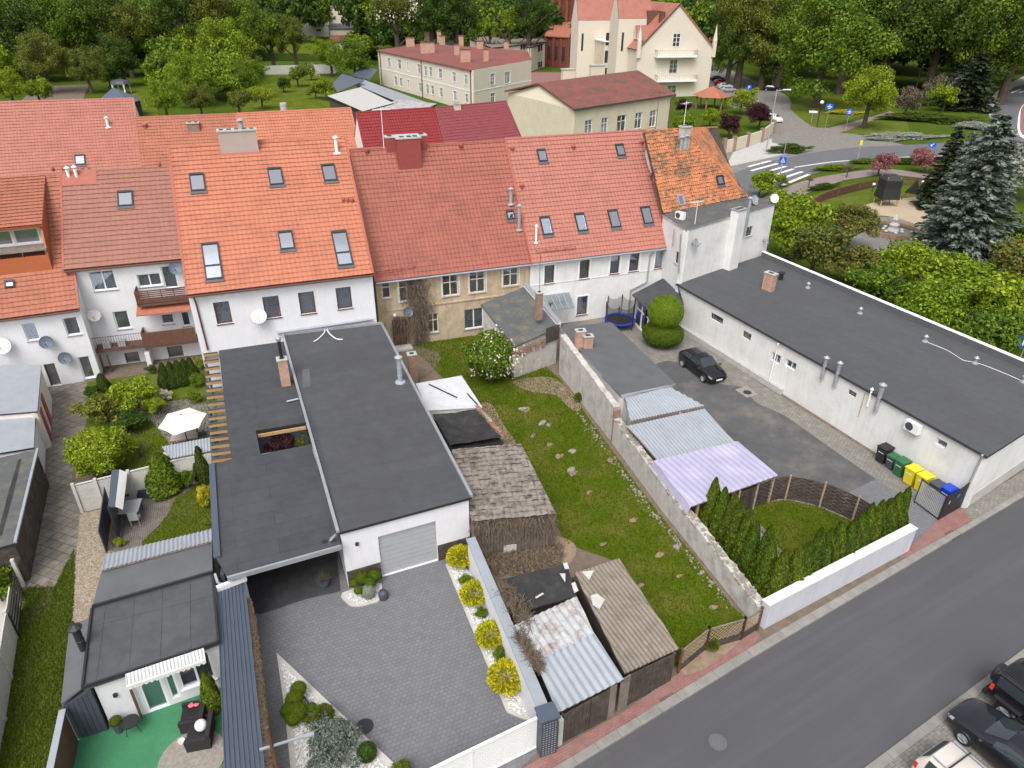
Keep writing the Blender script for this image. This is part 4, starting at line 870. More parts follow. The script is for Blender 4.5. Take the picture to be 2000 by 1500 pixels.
# drainpipes and cables
def wallpipe(parent, pts, r=.055, mat='brownframe', name='drainpipe'): mb = MB(); mb.path(pts, r, 8); return part(parent, name, mb, M[mat])
wallpipe(hA.root, [PW(376, 588, hA.A, hA.B) + hA.n * .25, PW(380, 600, hA.A, hA.B) + hA.n * .1, PW(405, 692, hA.A, hA.B) + hA.n * .1])
wallpipe(hL.root, [PW(131, 546, hL.A, hL.B) + hL.n * .3, PW(137, 560, hL.A, hL.B) + hL.n * .1, PW(155, 622, hL.A, hL.B) + hL.n * .12, PW(196, 738, hL.A, hL.B) + hL.n * .12])
wallpipe(hS.root, [PW(1270, 487, hS.A, hS.B) + hS.n * .3, PW(1265, 494, hS.A, hS.B) + hS.n * .1, PW(1259, 545, hS.A, hS.B) + hS.n * .1, PW(1228, 562, hS.A, hS.B) + hS.n * .1, PW(1223, 612, hS.A, hS.B) + hS.n * .1], .06, 'galv')
wallpipe(hA.root, [PW(540, 656, hA.A, hA.B) + hA.n * .12, PW(725, 626, hA.A, hA.B) + hA.n * .12], .09, 'galv', 'conduit')
wallpipe(hS.root, [PW(1262, 560, hS.A, hS.B) + hS.n * .14, PW(1304, 530, hS.A, hS.B) + hS.n * .14], .07, 'galv', 'conduit')
pl = MB(); bar(pl, hR.A, hR.e, hR.n, .3, (hR.B - hR.A).length - .3, 3.05, 3.15, .0, .07); part(hR.root, 'cornice', pl, M['beige'])
pl = MB(); bar(pl, hS.A, hS.e, hS.n, .1, (hS.B - hS.A).length - .1, 3.62, 3.68, .0, .04); part(hS.root, 'cornice', pl, M['offwhite'])
la = MB(); q = PW(768, 618, hR.A, hR.B) + hR.n * .15; la.sphere(q, .14, 10); part(hR.root, 'wall_lamp', la, M['signwhite'], smooth=True)
st = MB(); q = PW(781, 684, hR.A, hR.B); st.box(Vector((q.x, q.y, 0)) + hR.n * .45, 1.6, .9, .16, ang); part(hR.root, 'doorstep', st, M['concrete'])

# dormer with loggia on the far-left house
k1, k2 = rp(hK, -60, 565), rp(hK, 100, 541)
dn, de = hK.n, hK.e; deck = max(k1.z, k2.z); k1 = Vector((k1.x, k1.y, k2.z)); k1 = V2(k2) - de * 7 + UP * k2.z
def dz(u, v, off): return PW(u, v, V2(k1) - dn * off, V2(k2) - dn * off)
ptop = dz(92, 512, 0).z; pm = MB(); bar(pm, V2(k1), de, dn, 0, 7, k2.z - .5, ptop, -.12, .06); dorm = part(hK.root, 'dormer', pm, M['orangeboard'])
wt = dz(75, 459, 1.3).z; wz = dz(80, 490, 1.3).z
dk = MB(); dk.slab([V2(k1) + UP * (wz), V2(k2) + UP * (wz), V2(k2) - dn * 1.5 + UP * wz, V2(k1) - dn * 1.5 + UP * wz], .1); part(dorm, 'deck', dk, M['woodgrey'])
A_, B_ = V2(k1) - dn * 1.35, V2(k2) - dn * 1.35; L_ = 7
dw = MB(); wall(dw, A_, B_, wz, wt + .15, [(.5 + 1.55 * i, 1.95 + 1.55 * i, wz + .1, wt) for i in range(4)], .12); part(dorm, 'front_wall', dw, M['offwhite'])
for i in range(4): window(dorm if False else hK.root, A_, B_, (.5 + 1.55 * i, 1.95 + 1.55 * i, wz + .1, wt), kind='single', sill=None, deep=.08, name='loggia_window')
ck = MB(); top_ = rp(hK, 79, 360); ze = wt + .35
q = [V2(k2) + UP * (k2.z - .4), V2(k2) + UP * ptop, V2(k2) - dn * .9 + UP * ze, top_, ]
ck.slab(q, .10, dirn=-de); part(dorm, 'cheek', ck, M['orangeboard'])
f0, f1 = V2(k1) - dn * .55 + UP * (ze), V2(k2) - dn * .55 + de * .12 + UP * (ze)
o = roof_part(hK.root, 'dormer_roof', [f0, f1, V2(top_) + de * .12 + UP * (top_.z + .05), V2(top_) - de * 7 + UP * (top_.z + .05)], (M['rust'], M['orangeboard']), .36, .30)
rl_ = MB(); rl_.tube(V2(k1) + UP * (ptop + .35), V2(k2) + UP * (ptop + .35), .03)
for i in range(6): rl_.tube(V2(k2) - de * i * 1.3 - de * .1 + UP * ptop, V2(k2) - de * i * 1.3 - de * .1 + UP * (ptop + .35), .025)
part(dorm, 'railing', rl_, M['woodgrey'])

# balconies of the three storey house
def balcony(H, u0, v0, u1, v1, htop, kind, depth=1.15, soffit='woodbrown'):
    A, B = H.A + H.n * depth, H.B + H.n * depth; p, q = PW(u0, v0, A, B), PW(u1, v1, A, B); z = p.z; q.z = z; e, n = H.e, H.n
    d = MB(); d.prism([p, q, q - n * (depth - .01), p - n * (depth - .01)], z - .16, z); b = part(H.root, 'balcony', d, M[soffit])
    r = MB(); zt = z + htop
    for a, c_ in ((p, q), (p, p - n * depth)):
        Ln = (c_ - a).length
        if kind == 'slats':
            for k in range(7): r.beam(a + UP * (.12 + htop * .88 * k / 6), c_ + UP * (.12 + htop * .88 * k / 6), .03, .09)
            for k in range(5): r.beam(a.lerp(c_, k / 4), a.lerp(c_, k / 4) + UP * (htop + .05), .05)
        elif kind == 'iron':
            r.tube(a + UP * htop, c_ + UP * htop, .025, n=6).tube(a + UP * .1, c_ + UP * .1, .02, n=6); m = int(Ln / .16)
            for k in range(m + 1): r.tube(a.lerp(c_, k / m), a.lerp(c_, k / m) + UP * htop, .011, n=4)
        else: r.beam(a + UP * (htop * .5), c_ + UP * (htop * .5), .05, htop)
    part(b, 'railing', r, M['woodbrown'] if kind != 'iron' else M['dark']); return p, q, z
balcony(hL, 266.7, 608, 366, 598, .95, 'slats')
p, q, z = balcony(hL, 182, 700, 281, 689, 1.0, 'iron'); balcony(hL, 281, 689, 384, 674, 1.05, 'panel')
aw = MB(); A, B = hL.A + hL.n * 1.5, hL.B + hL.n * 1.5; a, b = PW(264, 629, A, B), PW(370, 614, A, B); b.z = a.z
aw.slab([a, b, b - hL.n * 1.45 + UP * .55, a - hL.n * 1.45 + UP * .55], .06); part(hL.root, 'awning', aw, M['rust'])
for s in (.25, .55): cr = MB(); cr.box(p.lerp(q, s) - hL.n * .5, .5, .4, .42, .3); solo('crate', cr, M['greyblind'], 'pale grey folding crate on the iron railed balcony, %s one' % ('left' if s < .4 else 'right'), 'crate', 'crates on the balcony')
for u in (191, 206, 378): wallpipe(hL.root, [PW(u, 712, A, B) * 1.0 - hL.n * .5, V2(PW(u, 712, A, B) - hL.n * .5) + UP * .0], .06, 'woodbrown', 'post')
pr = MB(); a = PW(285, 690, hL.A + hL.n * .6, hL.B + hL.n * .6); pr.box(V2(a), .3, .9, a.z - .2, math.atan2(hL.e.y, hL.e.x)); part(hL.root, 'pier', pr, M['white'])

# rear row across the hidden street
def rear(name, label, rl, rr, zR, ll, lr, zl, zE, rm, wm, ridge=.1, wave=.28, course=.36):
    A_, B_ = P(*rl, zR), P(*rr, zR); C_, D_ = P(*ll, zl), P(*lr, zl); k = (zR - zE) / (zR - zl)
    return house(name, label, A_ + (C_ - A_) * k, B_ + (D_ - B_) * k, B_, A_, zE, zR, rm, wm, course=course, wave=wave, gut=None, ridge_r=ridge)
hB0 = rear('rear_house', 'large salmon roofed house at the far left with white gable edge', (-110, 221), (252, 205), 13.7, (-70, 366), (273, 339), 8, 6.5, M['salmon'], M['white'])
skylight(hB0, 150, 327, .9, 1.15, blind='blindgrey'); pipe(hB0.root, 'flue', rp(hB0, 204, 262), .8, .12, 'signwhite', base=True)
for u in (98, 118, 156, 169): cowl(hB0, u, 349, 'chimred', .25, .12)
dv = P(695, 296, 9) - P(676, 217, 12.5)
def low(u, v, zR, k=1.0, extra=Vector((0, 0, 0))): return P(u, v, zR) + dv * k + extra
def rear2(name, label, rl, rr, zR, zE, rm, wm, exr=0.0, exl=0.0):
    k = (zR - zE) / 3.5; a, b = P(*rl, zR), P(*rr, zR); return house(name, label, a + dv * k + E1 * exl, b + dv * k + E1 * exr, b, a, zE, zR, rm, wm, gut=None, wave=.28)
hB1 = rear2('rear_house', 'rear house with brownish weathered tile roof and small brick chimney', (255, 243.2), (452, 232), 12.5, 6, M['rust'], M['cream'])
hB2 = rear2('rear_house', 'rear house with orange tile roof beside the crimson roof', (453.5, 231.9), (676, 217), 12.5, 6, M['orange'], M['cream'])
hB3 = rear2('rear_house', 'rear house with crimson tile roof', (687, 226), (838, 214), 12.8, 6, M['crimson'], M['white'])
hB4 = rear2('rear_house', 'rear house with rose red tile roof at the end of the back row', (841, 214), (979, 199), 12.8, 6, M['maroon'], M['white'], exr=1.2)
block_chimney(hB1, 'chimney', (371, 262), 1.1, .7, .55, 'brickold'); cowl(hB1, 276, 262, 'terra', .5, .2)
block_chimney(hB4, 'chimney', (884, 214), .7, .5, .45, 'cream')
pipe(hB2.root, 'flue', P(548, 232, 12.0) , 1.2, .35, 'concrete', cap=False)

# television mast on the red roof
def aerial(label, base, h, elems=8, ang=0.0, group=None, name='tv_aerial', mat='signwhite', boom=1.2):
    t = thing(name, label, 'aerial', base, group); m = MB(); m.tube(base, base + UP * h, .03, .022, 8); part(t, 'mast', m, M[mat])
    a = Vector((math.cos(ang), math.sin(ang), 0)); b = Vector((-a.y, a.x, 0)); y = MB(); c = base + UP * (h - .15); y.tube(c - a * boom * .5, c + a * boom * .5, .018, n=5)
    for i in range(elems): x = c + a * boom * (i / (elems - 1) - .5); l = .30 - .016 * i; y.tube(x - b * l, x + b * l, .010, n=4)
    part(t, 'antenna', y, M[mat]); return t
aerial('white aerial mast standing left of the dark red chimney', rp(hR, 743, 297), 3.0, 6, .2)

# mossy corner house
zM = 8.1; m0, m1 = P(1299, 410, zM), P(1453, 377, zM); m2 = P(1259, 252, 13.9); mn = (m1 - m0).cross(m2 - m0).normalized(); mt = on_plane(1322, 247, m0, mn); m4 = P(1392, 243, 12.6)
ml_ = (m1 - m0).normalized() * .55; mn2 = (mt - m1).cross(m4 - m1).normalized(); m3 = on_plane(1424, 330, m1, mn2)
hM = House(); hM.root = thing('corner_house', 'corner house with old mossy orange tiles and crooked hipped roof', 'house', V2(m0 + m1) / 2); hM.EL, hM.nr, hM.e = m0, (mn if mn.z > 0 else -mn), (m1 - m0).normalized(); hM.n = Vector((hM.e.y, -hM.e.x, 0))
roof_part(hM.root, 'roof', [m0 - ml_, m1, mt, m2 - ml_], (M['oldtile'], M['wooddark']), .30, .24, .03, .06, jit=.016, seed=3)
roof_part(hM.root, 'hip_roof', [m1, m3, m4, mt], (M['oldtile'], M['wooddark']), .30, .24, .03, .06, jit=.016, seed=4)
hp = MB(); hp.tube(m1 + UP * .05, mt + UP * .05, .12).tube(mt, m2 - ml_, .12).tube(mt, m4, .12); part(hM.root, 'ridge_tiles', hp, M['oldtile'])
bd = MB(); fp = [V2(m0) + ml_ * .3, V2(m1), V2(m3) + Vector((.2, .3, 0)), V2(m4) + Vector((.5, 3, 0)), V2(m2) + Vector((-1, 4, 0)), V2(m2) + ml_ * .3]; bd.prism(fp, 0, [7.9, 7.8, m3.z - .4, 8, 8, 12.8]); part(hM.root, 'wall', bd, M['offwhite'])
skylight(hM, 1398, 346, .8, .8, blind='blind'); skylight(hM, 1322, 386, .7, .9, blind='blindgrey', frame='zinc', flash=None)
block_chimney(hM, 'chimney', (1327, 276), .75, .65, 1.35, 'concrete')
pipe(hM.root, 'flue', rp(hM, 1322, 290), 1.0, .15, 'galv'); pipe(hM.root, 'flue', rp(hM, 1331, 287), 1.0, .15, 'galv')
aerial('thin pale mast rising from the chimney of the mossy roof', rp(hM, 1324, 272) + UP * 1.3, 1.9, 4, 1.0)

# ================================================================ FLAT ROOFED BUILDINGS AND YARDS
def isect(p, d, q, f):                               # plan intersection of p+s*d and q+t*f
    k = d.x * f.y - d.y * f.x; s = ((q.x - p.x) * f.y - (q.y - p.y) * f.x) / k; return p + d * s
def flat(name, label, top, wallm, roofm, z0=0, holes=None, cat='building', oh=.12, rt=.14, fascia='dark', group=None, ztop=None):
    """flat-roofed building from roof corner points (counter-clockwise from above not required)"""
    a = sum(top[i].x * top[(i + 1) % len(top)].y - top[(i + 1) % len(top)].x * top[i].y for i in range(len(top)))
    if a < 0: raise ValueError('order')
    c = sum((V2(p) for p in top), Vector()) / len(top); t = thing(name, label, cat, (c.x, c.y, z0), group); mb = MB(); n = len(top); H = House(); H.root = t; H.top = top
    for i in range(n):
        A, B = top[i], top[(i + 1) % n]; e = V2(B - A).normalized(); nn = Vector((e.y, -e.x, 0)); A2, B2 = V2(A) - nn * oh + e * oh, V2(B) - nn * oh - e * oh
        wall(mb, A2, B2, z0, A.z - rt, (holes or {}).get(i, []), .25, B.z - rt)
    H.wall = part(t, 'wall', mb, wallm); r = MB(); r.slab(top, rt, 1); r.m[0] = 0; H.roof = part(t, 'roof', r, [roofm, M[fascia]]); return H
def edge(H, i, oh=.12):
    A, B = H.top[i], H.top[(i + 1) % len(H.top)]; e = V2(B - A).normalized(); n = Vector((e.y, -e.x, 0)); return V2(A) - n * oh + e * oh, V2(B) - n * oh - e * oh, e, n
def epre(A, B, oh=.12): e = V2(B - A).normalized(); n = Vector((e.y, -e.x, 0)); return V2(A) - n * oh + e * oh, V2(B) - n * oh - e * oh
BK = M['brick']
def stack(parent, name, p, w_, d_, h, mat='brick', ang=0.35, cap=.06, pot=True):
    mb = MB(); mb.box(p, w_, d_, h, ang); o = part(parent, name, mb, M[mat]); part(o, 'cap', MB().box(p + UP * h, w_ + .1, d_ + .1, cap, ang), M['concrete'])
    if pot: part(o, 'flue_opening', MB().box(p + UP * (h + cap), w_ * .5, d_ * .5, .02, ang), M['black'])
    return o

# ---- right-hand long white building
zB = 3.55; rb_a, rb_b, rb_r = P(1318, 549, zB), P(1931, 877, zB), P(2000, 831, zB); rb_d = P(1484, 484, zB + .35); fd = P(2000, 691, zB + .35) - rb_d
rb_c = isect(V2(rb_b), V2(rb_r - rb_b), V2(rb_d), V2(fd)); rb_c.z = zB; d2 = V2(rb_d) + UP * zB
A_, B_ = epre(rb_a, rb_b); small = dict(fm='brownframe', kind='single', sill=None)
wb = [((1387, 603, 1409, 628), small), ((1450, 637, 1464, 659), small), ((1507, 678, 1521, 705), dict(kind='double', sill=None)), ((1535, 691, 1552, 717), dict(kind='double', sill=None)), ((1658, 749, 1671, 767), small), ((1832, 841, 1848, 865), dict(kind='single', sill=None))]
hl = [boxpx(A_, B_, *b) for b, k in wb]
A2_, B2_ = epre(rb_b, rb_c); wb2 = [((1992, 850, 2006, 862), small)]
hB = flat('long_building', 'long low white building with grey felt roof beside the courtyard', [rb_a, rb_b, rb_c, d2], M['offwhite'], M['bitumen_right'], holes={0: hl}, fascia='dark')
for (b, k), h in zip(wb, hl): window(hB.root, A_, B_, h, **k)
pe, pn_ = V2(fd).normalized(), None
pr = MB(); L0 = (V2(rb_c) - V2(rb_d)).length; nn = Vector((pe.y, -pe.x, 0)); nn = nn if nn.dot(V2(rb_a) - V2(rb_d)) > 0 else -nn
def pbox(mb, s0, s1, d0, d1, a, b): 
    q = [V2(rb_d) + pe * s0 + nn * d0, V2(rb_d) + pe * s1 + nn * d0, V2(rb_d) + pe * s1 + nn * d1, V2(rb_d) + pe * s0 + nn * d1]; mb.prism([(p.x, p.y) for p in q], a, b)
pbox(pr, .2, L0, .02, .24, zB + .003, zB + .45); par = part(hB.root, 'parapet', pr, M['bitumen_plain'])
cp = MB(); pbox(cp, .18, L0, -.06, .27, zB + .452, zB + .50); part(par, 'coping', cp, M['whiteframe'])
gt = MB(); gt.tube(rb_a + (V2(rb_a) - A_) * .3 - UP * .08, rb_b + (V2(rb_b) - B_) * .1 - UP * .08, .05); part(hB.roof, 'gutter', gt, M['dark'])
ea = V2(rb_b - rb_a).normalized(); na = Vector((ea.y, -ea.x, 0))
pln = MB(); bar(pln, A_, ea, na, 1.0, (B_ - A_).length * .48, .0, .42, .0, .28); part(hB.root, 'plinth', pln, M['concrete'])
pln = MB(); e2_ = V2(rb_c - rb_b).normalized(); n2_ = Vector((e2_.y, -e2_.x, 0)); bar(pln, A2_, e2_, n2_, .05, 15, .0, .8, .0, .03); part(hB.root, 'plinth', pln, M['concrete'])
zr = lambda u, v: P(u, v, zB)
stack(hB.root, 'chimney', zr(1497, 558), .85, .5, 1.35, 'brick', math.atan2(ea.y, ea.x) + .2)
pipe(hB.root, 'roof_vent', zr(1521, 538), .45, .17, 'black')
for u, v in ((1574.5, 553), (1677, 601), (1805, 654), (1903.5, 695), (1998, 730)): pipe(hB.root, 'roof_vent', zr(u, v), .22, .09, 'zinc', base=True)
wi = MB(); wi.path([zr(*q) + UP * .03 for q in smoothpx([(1806, 655), (1850, 672), (1880, 690), (1904, 694), (1950, 710), (2010, 735)], False, 4)], .018, 5); part(hB.root, 'cable', wi, M['whiteframe'])
wpx = lambda u, v, o=.14: PW(u, v, A_ + na * o, B_ + na * o)
def wallflue(u, v, u2, v2, r, mat): a, b = wpx(u, v), wpx(u2, v2); b = Vector((a.x, a.y, b.z)); o = pipe(hB.root, 'wall_flue', a, b.z - a.z, r, mat); part(o, 'elbow', MB().tube(a + UP * .35, a + UP * .35 - na * .13, r * .8), M[mat])
wallflue(1604, 731, 1611, 692, .11, 'zinc'); wallflue(1629, 745, 1640, 703, .11, 'zinc'); wallflue(1694, 783, 1701, 753, .06, 'signwhite'); wallflue(1710, 792, 1723, 744, .13, 'zinc')
wallpipe(hB.root, [wpx(1519, 663, .25), wpx(1517, 672, .08), wpx(1501, 742, .08)], .05, 'whiteframe'); wallpipe(hB.root, [wpx(1921, 874, .20), wpx(1917, 884, .08), wpx(1876, 978, .08)], .06, 'galv'); wallpipe(hB.root, [wpx(1690, 757, .05), wpx(1677, 803, .05)], .025, 'sand', 'gas_pipe')
def ac_unit(label, c, ang, sx=.85, sz=.6, face=None, group=None):
    t = thing('air_conditioner', label, 'air conditioner', c, group); part(t, 'casing', MB().box(c, sx, .32, sz, ang), M['whiteframe'])
    n = Vector((math.sin(ang), -math.cos(ang), 0)); a = Vector((math.cos(ang), math.sin(ang), 0)); f = c + n * .165 + UP * sz * .5 - a * sx * .16; g = MB()
    g.lathe(f, [(.001, .0), (sz * .36, .0), (sz * .40, .015), (sz * .40, .0)], 20, 0, n); part(t, 'fan', g, M['anth']); k = MB()
    for i in range(-2, 3): k.beam(c - n * .0 + a * .32 * i / 2 - UP * .0 + UP * .0, c + a * .32 * i / 2 - UP * .08, .04)
    part(t, 'bracket', MB().box(c - UP * .06, sx * .8, .3, .05, ang), M['zinc']); return t
ac_unit('white air conditioner with round fan on the long white wall above the bins', wpx(1782, 830, .22), math.atan2(ea.y, ea.x))

# ---- tall white block at the end of the row
zW = 8.0; w0, w1, w2 = P(1288, 414, zW), P(1335, 443, zW), P(1510.5, 388, zW); w3 = P(1478, 371, zW)
w4 = V2(m1) + UP * zW; w3 = w2 + (w4 - w2) * .9 + Vector((.6, .8, 0)); w5 = V2(m0) + UP * zW
A_, B_ = epre(w1, w2, .06); C_, D_ = epre(w0, w1, .06)
h1 = [boxpx(A_, B_, 1454, 437, 1463, 452)]; h0 = [boxpx(C_, D_, 1316, 484, 1320, 512)]
hW = flat('tall_block', 'tall white flat roofed block between the mossy roof and the long building', [w0, w1, w2, w3, w4, w5], M['offwhite'], M['bitumen_moss'], holes={0: h0, 1: h1}, oh=.06, fascia='zinc')
window(hW.root, A_, B_, h1[0], kind='single', fm='brownframe'); window(hW.root, C_, D_, h0[0], kind='single', fm='brownframe', inn=.36)
eW = V2(w2 - w1).normalized(); nW = Vector((eW.y, -eW.x, 0)); s = PW(1419, 529, A_ + nW * .5, B_ + nW * .5); 
cm = MB(); q = PW(1419, 529, A_ + nW * .75, B_ + nW * .75); q.z = 3.4; tpz = 8.0 + .55; cx = V2(q) + eW * .62 - nW * .375; st_ = part(hW.root, 'chimney', MB().box(cx + UP * 3.4, 1.15, .74, tpz - 3.4, math.atan2(eW.y, eW.x)), M['offwhite']); part(st_, 'cap', MB().box(cx + UP * tpz, 1.27, .86, .07, math.atan2(eW.y, eW.x)), M['zinc'])
for k in (-.33, 0, .33): part(st_, 'flue_opening', MB().box(cx + UP * (tpz + .07) + eW * k, .2, .3, .02, math.atan2(eW.y, eW.x)), M['black'])
q = PW(1449, 452, A_ + nW * .2, B_ + nW * .2); pipe(hW.root, 'flue', q, 9.0 - q.z, .13, 'galv')
wallpipe(hW.root, [PW(1316, 440, C_, D_) + Vector((-.2, -.2, 0)), PW(1313, 475, C_, D_) + Vector((-.2, -.2, 0))], .05, 'zinc'); wallpipe(hW.root, [PW(1323, 452, A_, B_) + nW * .1 - eW * .0, PW(1320, 528, A_, B_) + nW * .1], .06, 'zinc')
ac_unit('white air conditioner standing on the felt roof by the mossy tiles', P(1323, 422, zW), -.9, .8, .55)
dish('grey dish on the white block wall below the aerial', PW(1347, 470, A_, B_), nW, .38, 'galv', name='satellite_dish', turn=.3)
dish('grey dish standing on the far corner of the white block roof', P(1462, 392, zW) + UP * .3, nW, .42, 'galv', arm=.3); dish('rusty white dish at the far end of the white block roof', w2 - eW * .4 - nW * .3 + UP * .3, nW, .38, 'canvas', turn=-.5, arm=.3)
dish('pale grey dish on the outer corner of the white block near the hedge', PW(1486, 462, A_, B_), nW, .36, 'galv', turn=.6)
aerial('thin aerial mast on the edge of the white block roof', P(1352, 432, zW), 1.9, 8, .5)

# ---- polygonal porch between salmon house and long building
ap = PW(1304, 532, hS.A, hS.B); e_pts = [P(1232, 571, 2.7), P(1262, 600, 2.65), P(1333, 588, 2.7), P(1322, 556, 3.3)]; pv = thing('porch', 'faceted dark roofed glass porch beside the ball topiary', 'porch', V2(P(1290, 600, 0)))
rf = MB(); ring = e_pts
for i in range(3): rf.add([ap, ring[i], ring[i + 1]], [(0, 1, 2)])
for i in range(3): a, b = ring[i], ring[i + 1]; rf.add([a, b, b - UP * .12, a - UP * .12], [(0, 1, 2, 3)])
part(pv, 'roof', rf, M['bitumen'])
inn = [p.lerp(V2(ap) + UP * 2.6, .10) for p in ring]
for i in (0, 1):
    a, b = V2(inn[i]), V2(inn[i + 1]); L = (b - a).length; k = 1 if i == 0 else 2; hh = [(L * j / k + .10, L * (j + 1) / k - .10, .12, 2.35) for j in range(k)]; mb = MB(); wall(mb, a, b, 0, 2.58, hh, .12, reveal=.05); part(pv, 'wall', mb, M['white'])
    for h in hh: window(pv, a, b, h, kind='cross', sill=None, deep=.04, inn=.5)

# ---- white garage with grey felt roof
zG = 3.42; g_tl, g_bl, g_br, g_tr = P(551, 662, zG), P(665, 1046, zG), P(925, 972, zG), P(743, 637, zG)
A_, B_ = epre(g_bl, g_br); gh = boxpx(A_, B_, 743, 1053, 861, 1097); gh = (gh[0], gh[1], .02, gh[3])
hG = flat('garage', 'white garage with large grey felt roof and sectional door', [g_tl, g_bl, g_br, g_tr], M['white'], M['bitumen_old'], holes={1: [gh]}, fascia='dark')
eG = V2(g_br - g_bl).normalized(); nG = Vector((eG.y, -eG.x, 0)); gd = MB(); nseg = 9; dzz = (gh[3] - .02) / nseg
for i in range(nseg): bar(gd, A_, eG, nG, gh[0] + .02, gh[1] - .02, .02 + dzz * i + .012, .02 + dzz * (i + 1) - .012, -.16, -.10)
bar(gd, A_, eG, nG, gh[0] + .02, gh[1] - .02, .02, gh[3], -.18, -.13); part(hG.root, 'garage_door', gd, M['greyblind'])
for s0, s1 in ((.02, gh[0] - .02), (gh[1] + .02, (B_ - A_).length - .02)): cl_ = MB(); bar(cl_, A_, eG, nG, s0, s1, 0, .95, .0, .05); part(hG.root, 'stone_cladding', cl_, M['wooddark'])
for a, b, m_ in ((g_tl, g_bl, 'zinc'), (g_br, g_tr, 'zinc')): part(hG.roof, 'edge_trim', MB().beam(a + UP * .05, b + UP * .05, .14, .13), M[m_])
fl_ = MB().beam(g_tr + UP * .08, g_tl + UP * .08, .12, .16); part(hG.roof, 'edge_trim', fl_, M['zinc'])
pipe(hG.root, 'flue', P(782, 750, zG), 1.55, .14, 'galv', base=True)
la = MB().box(PW(702, 1068, A_, B_) + nG * .06, .14, .1, .14, 0); part(hG.root, 'wall_lamp', la, M['dark'])
cb = MB(); cb.path([P(u, v, zG + .05) for u, v in smoothpx([(634, 640), (632, 655), (620, 668), (612, 673)], False, 3)], .04); cb.path([P(u, v, zG + .05) for u, v in smoothpx([(634, 640), (640, 655), (655, 667), (668, 668)], False, 3)], .04); part(hG.root, 'cable', cb, M['whiteframe'])
def roof_patch(H, px, z, mat, name='felt_patch'):
    r = MB(); r.add([P(u, v, z) for u, v in px][::-1], [tuple(range(len(px)))]); return part(H.roof, name, r, M[mat])
roof_patch(hG, [(590, 728), (604, 726), (607, 760), (592, 764)], zG + .012, 'bitumen_plain'); roof_patch(hG, [(598, 822), (612, 820), (636, 900), (664, 1025), (654, 1028), (622, 900)], zG + .012, 'bitumen')

# ---- carport and low roofs left of the garage, with light shaft and pergola rafters
zC = 2.9; pc = lambda u, v: P(u, v, zC)
tC = thing('carport', 'low dark felt carport roof with a planted light shaft left of the garage', 'carport', V2(P(540, 1000, 0)))
rf = MB()
for poly in ([(425, 683), (447, 858), (501, 849), (599, 831), (549, 663)], [(447, 858), (455, 905), (511, 895), (501, 849)], [(416, 918), (428, 1100), (450, 1137), (671, 1072), (609, 874), (511, 895), (455, 905)]):
    k = len(rf.f); rf.slab([pc(u, v) for u, v in poly], .16, 1); rf.m[k] = 0
cr_ = part(tC, 'roof', rf, [M['bitumen'], M['dark']])
ed = MB().beam(pc(450, 1138) - UP * .05, pc(672, 1072) - UP * .05, .10, .22); part(cr_, 'fascia', ed, M['zinc'])
ed = MB(); ed.beam(pc(417, 918) + UP * .06, pc(430, 1100) + UP * .06, .28, .10); part(cr_, 'edge_trim', ed, M['bluemetal'])
for a, b in (((503, 850), (597, 832)), ): part(cr_, 'shaft_beam', MB().beam(pc(*a) - UP * .26 + nG * .1, pc(*b) - UP * .26 + nG * .1, .1, .18), M['woodpine'])
A_, B_ = V2(pc(452, 900)), V2(pc(434, 1125)); mb = MB(); wall(mb, A_, B_, 0, 2.7, [], .15); part(tC, 'side_wall', mb, M['anth'])
mb = MB(); wall(mb, V2(pc(452, 903)), V2(pc(609, 872)), 0, 2.7, [], .15); part(tC, 'inner_wall', mb, M['white'])  # back wall added to keep the inside of the carport dark
for u, v in ((450, 1128), ): part(tC, 'post', MB().box(V2(P(496, 1195, 0)), .16, .16, 2.7, .4), M['white'])
pb = MB().beam(P(430, 1160, 2.45), P(487, 1136, 2.45), .16, .26); part(tC, 'beam', pb, M['white'])
stack(tC, 'chimney', pc(559, 758), .55, .50, 1.75, 'brick', .35); bf = MB(); c = pc(559, 758) + UP * 1.8; bf.tube(c, c + UP * 1.15, .10, n=12); fo = part(tC, 'flue', bf, M['black']); part(fo, 'cowl', MB().lathe(c + UP * 1.15, [(.11, 0), (.16, .08), (.16, .2), (.02, .3)], 12), M['zinc'])
part(tC, 'spout', MB().tube(pc(561, 795) + UP * .12, pc(584, 789) + UP * .12, .06), M['zinc']); part(tC, 'roof_drain', MB().lathe(pc(639, 1064) + UP * .002, [(.12, 0), (.12, .03), (.001, .03)], 12), M['black'])
part(hG.root, 'drainpipe', MB().path([g_bl + Vector((-.1, -.05, -.05)), g_bl + Vector((-.35, -.1, -.35)), P(652, 1056, 3.0)], .06), M['zinc'])
tP = thing('pergola', 'pergola of pine rafters along the edge of the low dark roof', 'pergola', V2(P(410, 820, 0)))
for i in range(16):
    k = i / 15; ax, ay = 425 + 30 * k, 700 + 204 * k; a = P(ax, ay, 2.78); b = P(397 + 20 * k, 704 + 206 * k, 2.78); part(tP, 'rafter', MB().beam(a, b, .09, .20), M['woodpine'])
    part(tP, 'rafter_cap', MB().beam(a + UP * .115, b + UP * .115, .13, .03), M['anth'])
for a, b in (((497, 846), (597, 827)), ((511, 897), (608, 876))): part(tC, 'shaft_wall', MB().beam(pc(*a) - UP * 1.6, pc(*b) - UP * 1.6, .1, 2.5), M['anth'])
for k in (0.05, .5, .95): part(tP, 'post', MB().box(V2(P(400 + 20 * k, 706 + 205 * k, 2.7)), .14, .14, 2.66, .3), M['anth'])
part(tP, 'beam', MB().beam(P(400, 702, 2.60), P(418, 912, 2.60), .1, .14), M['anth'])

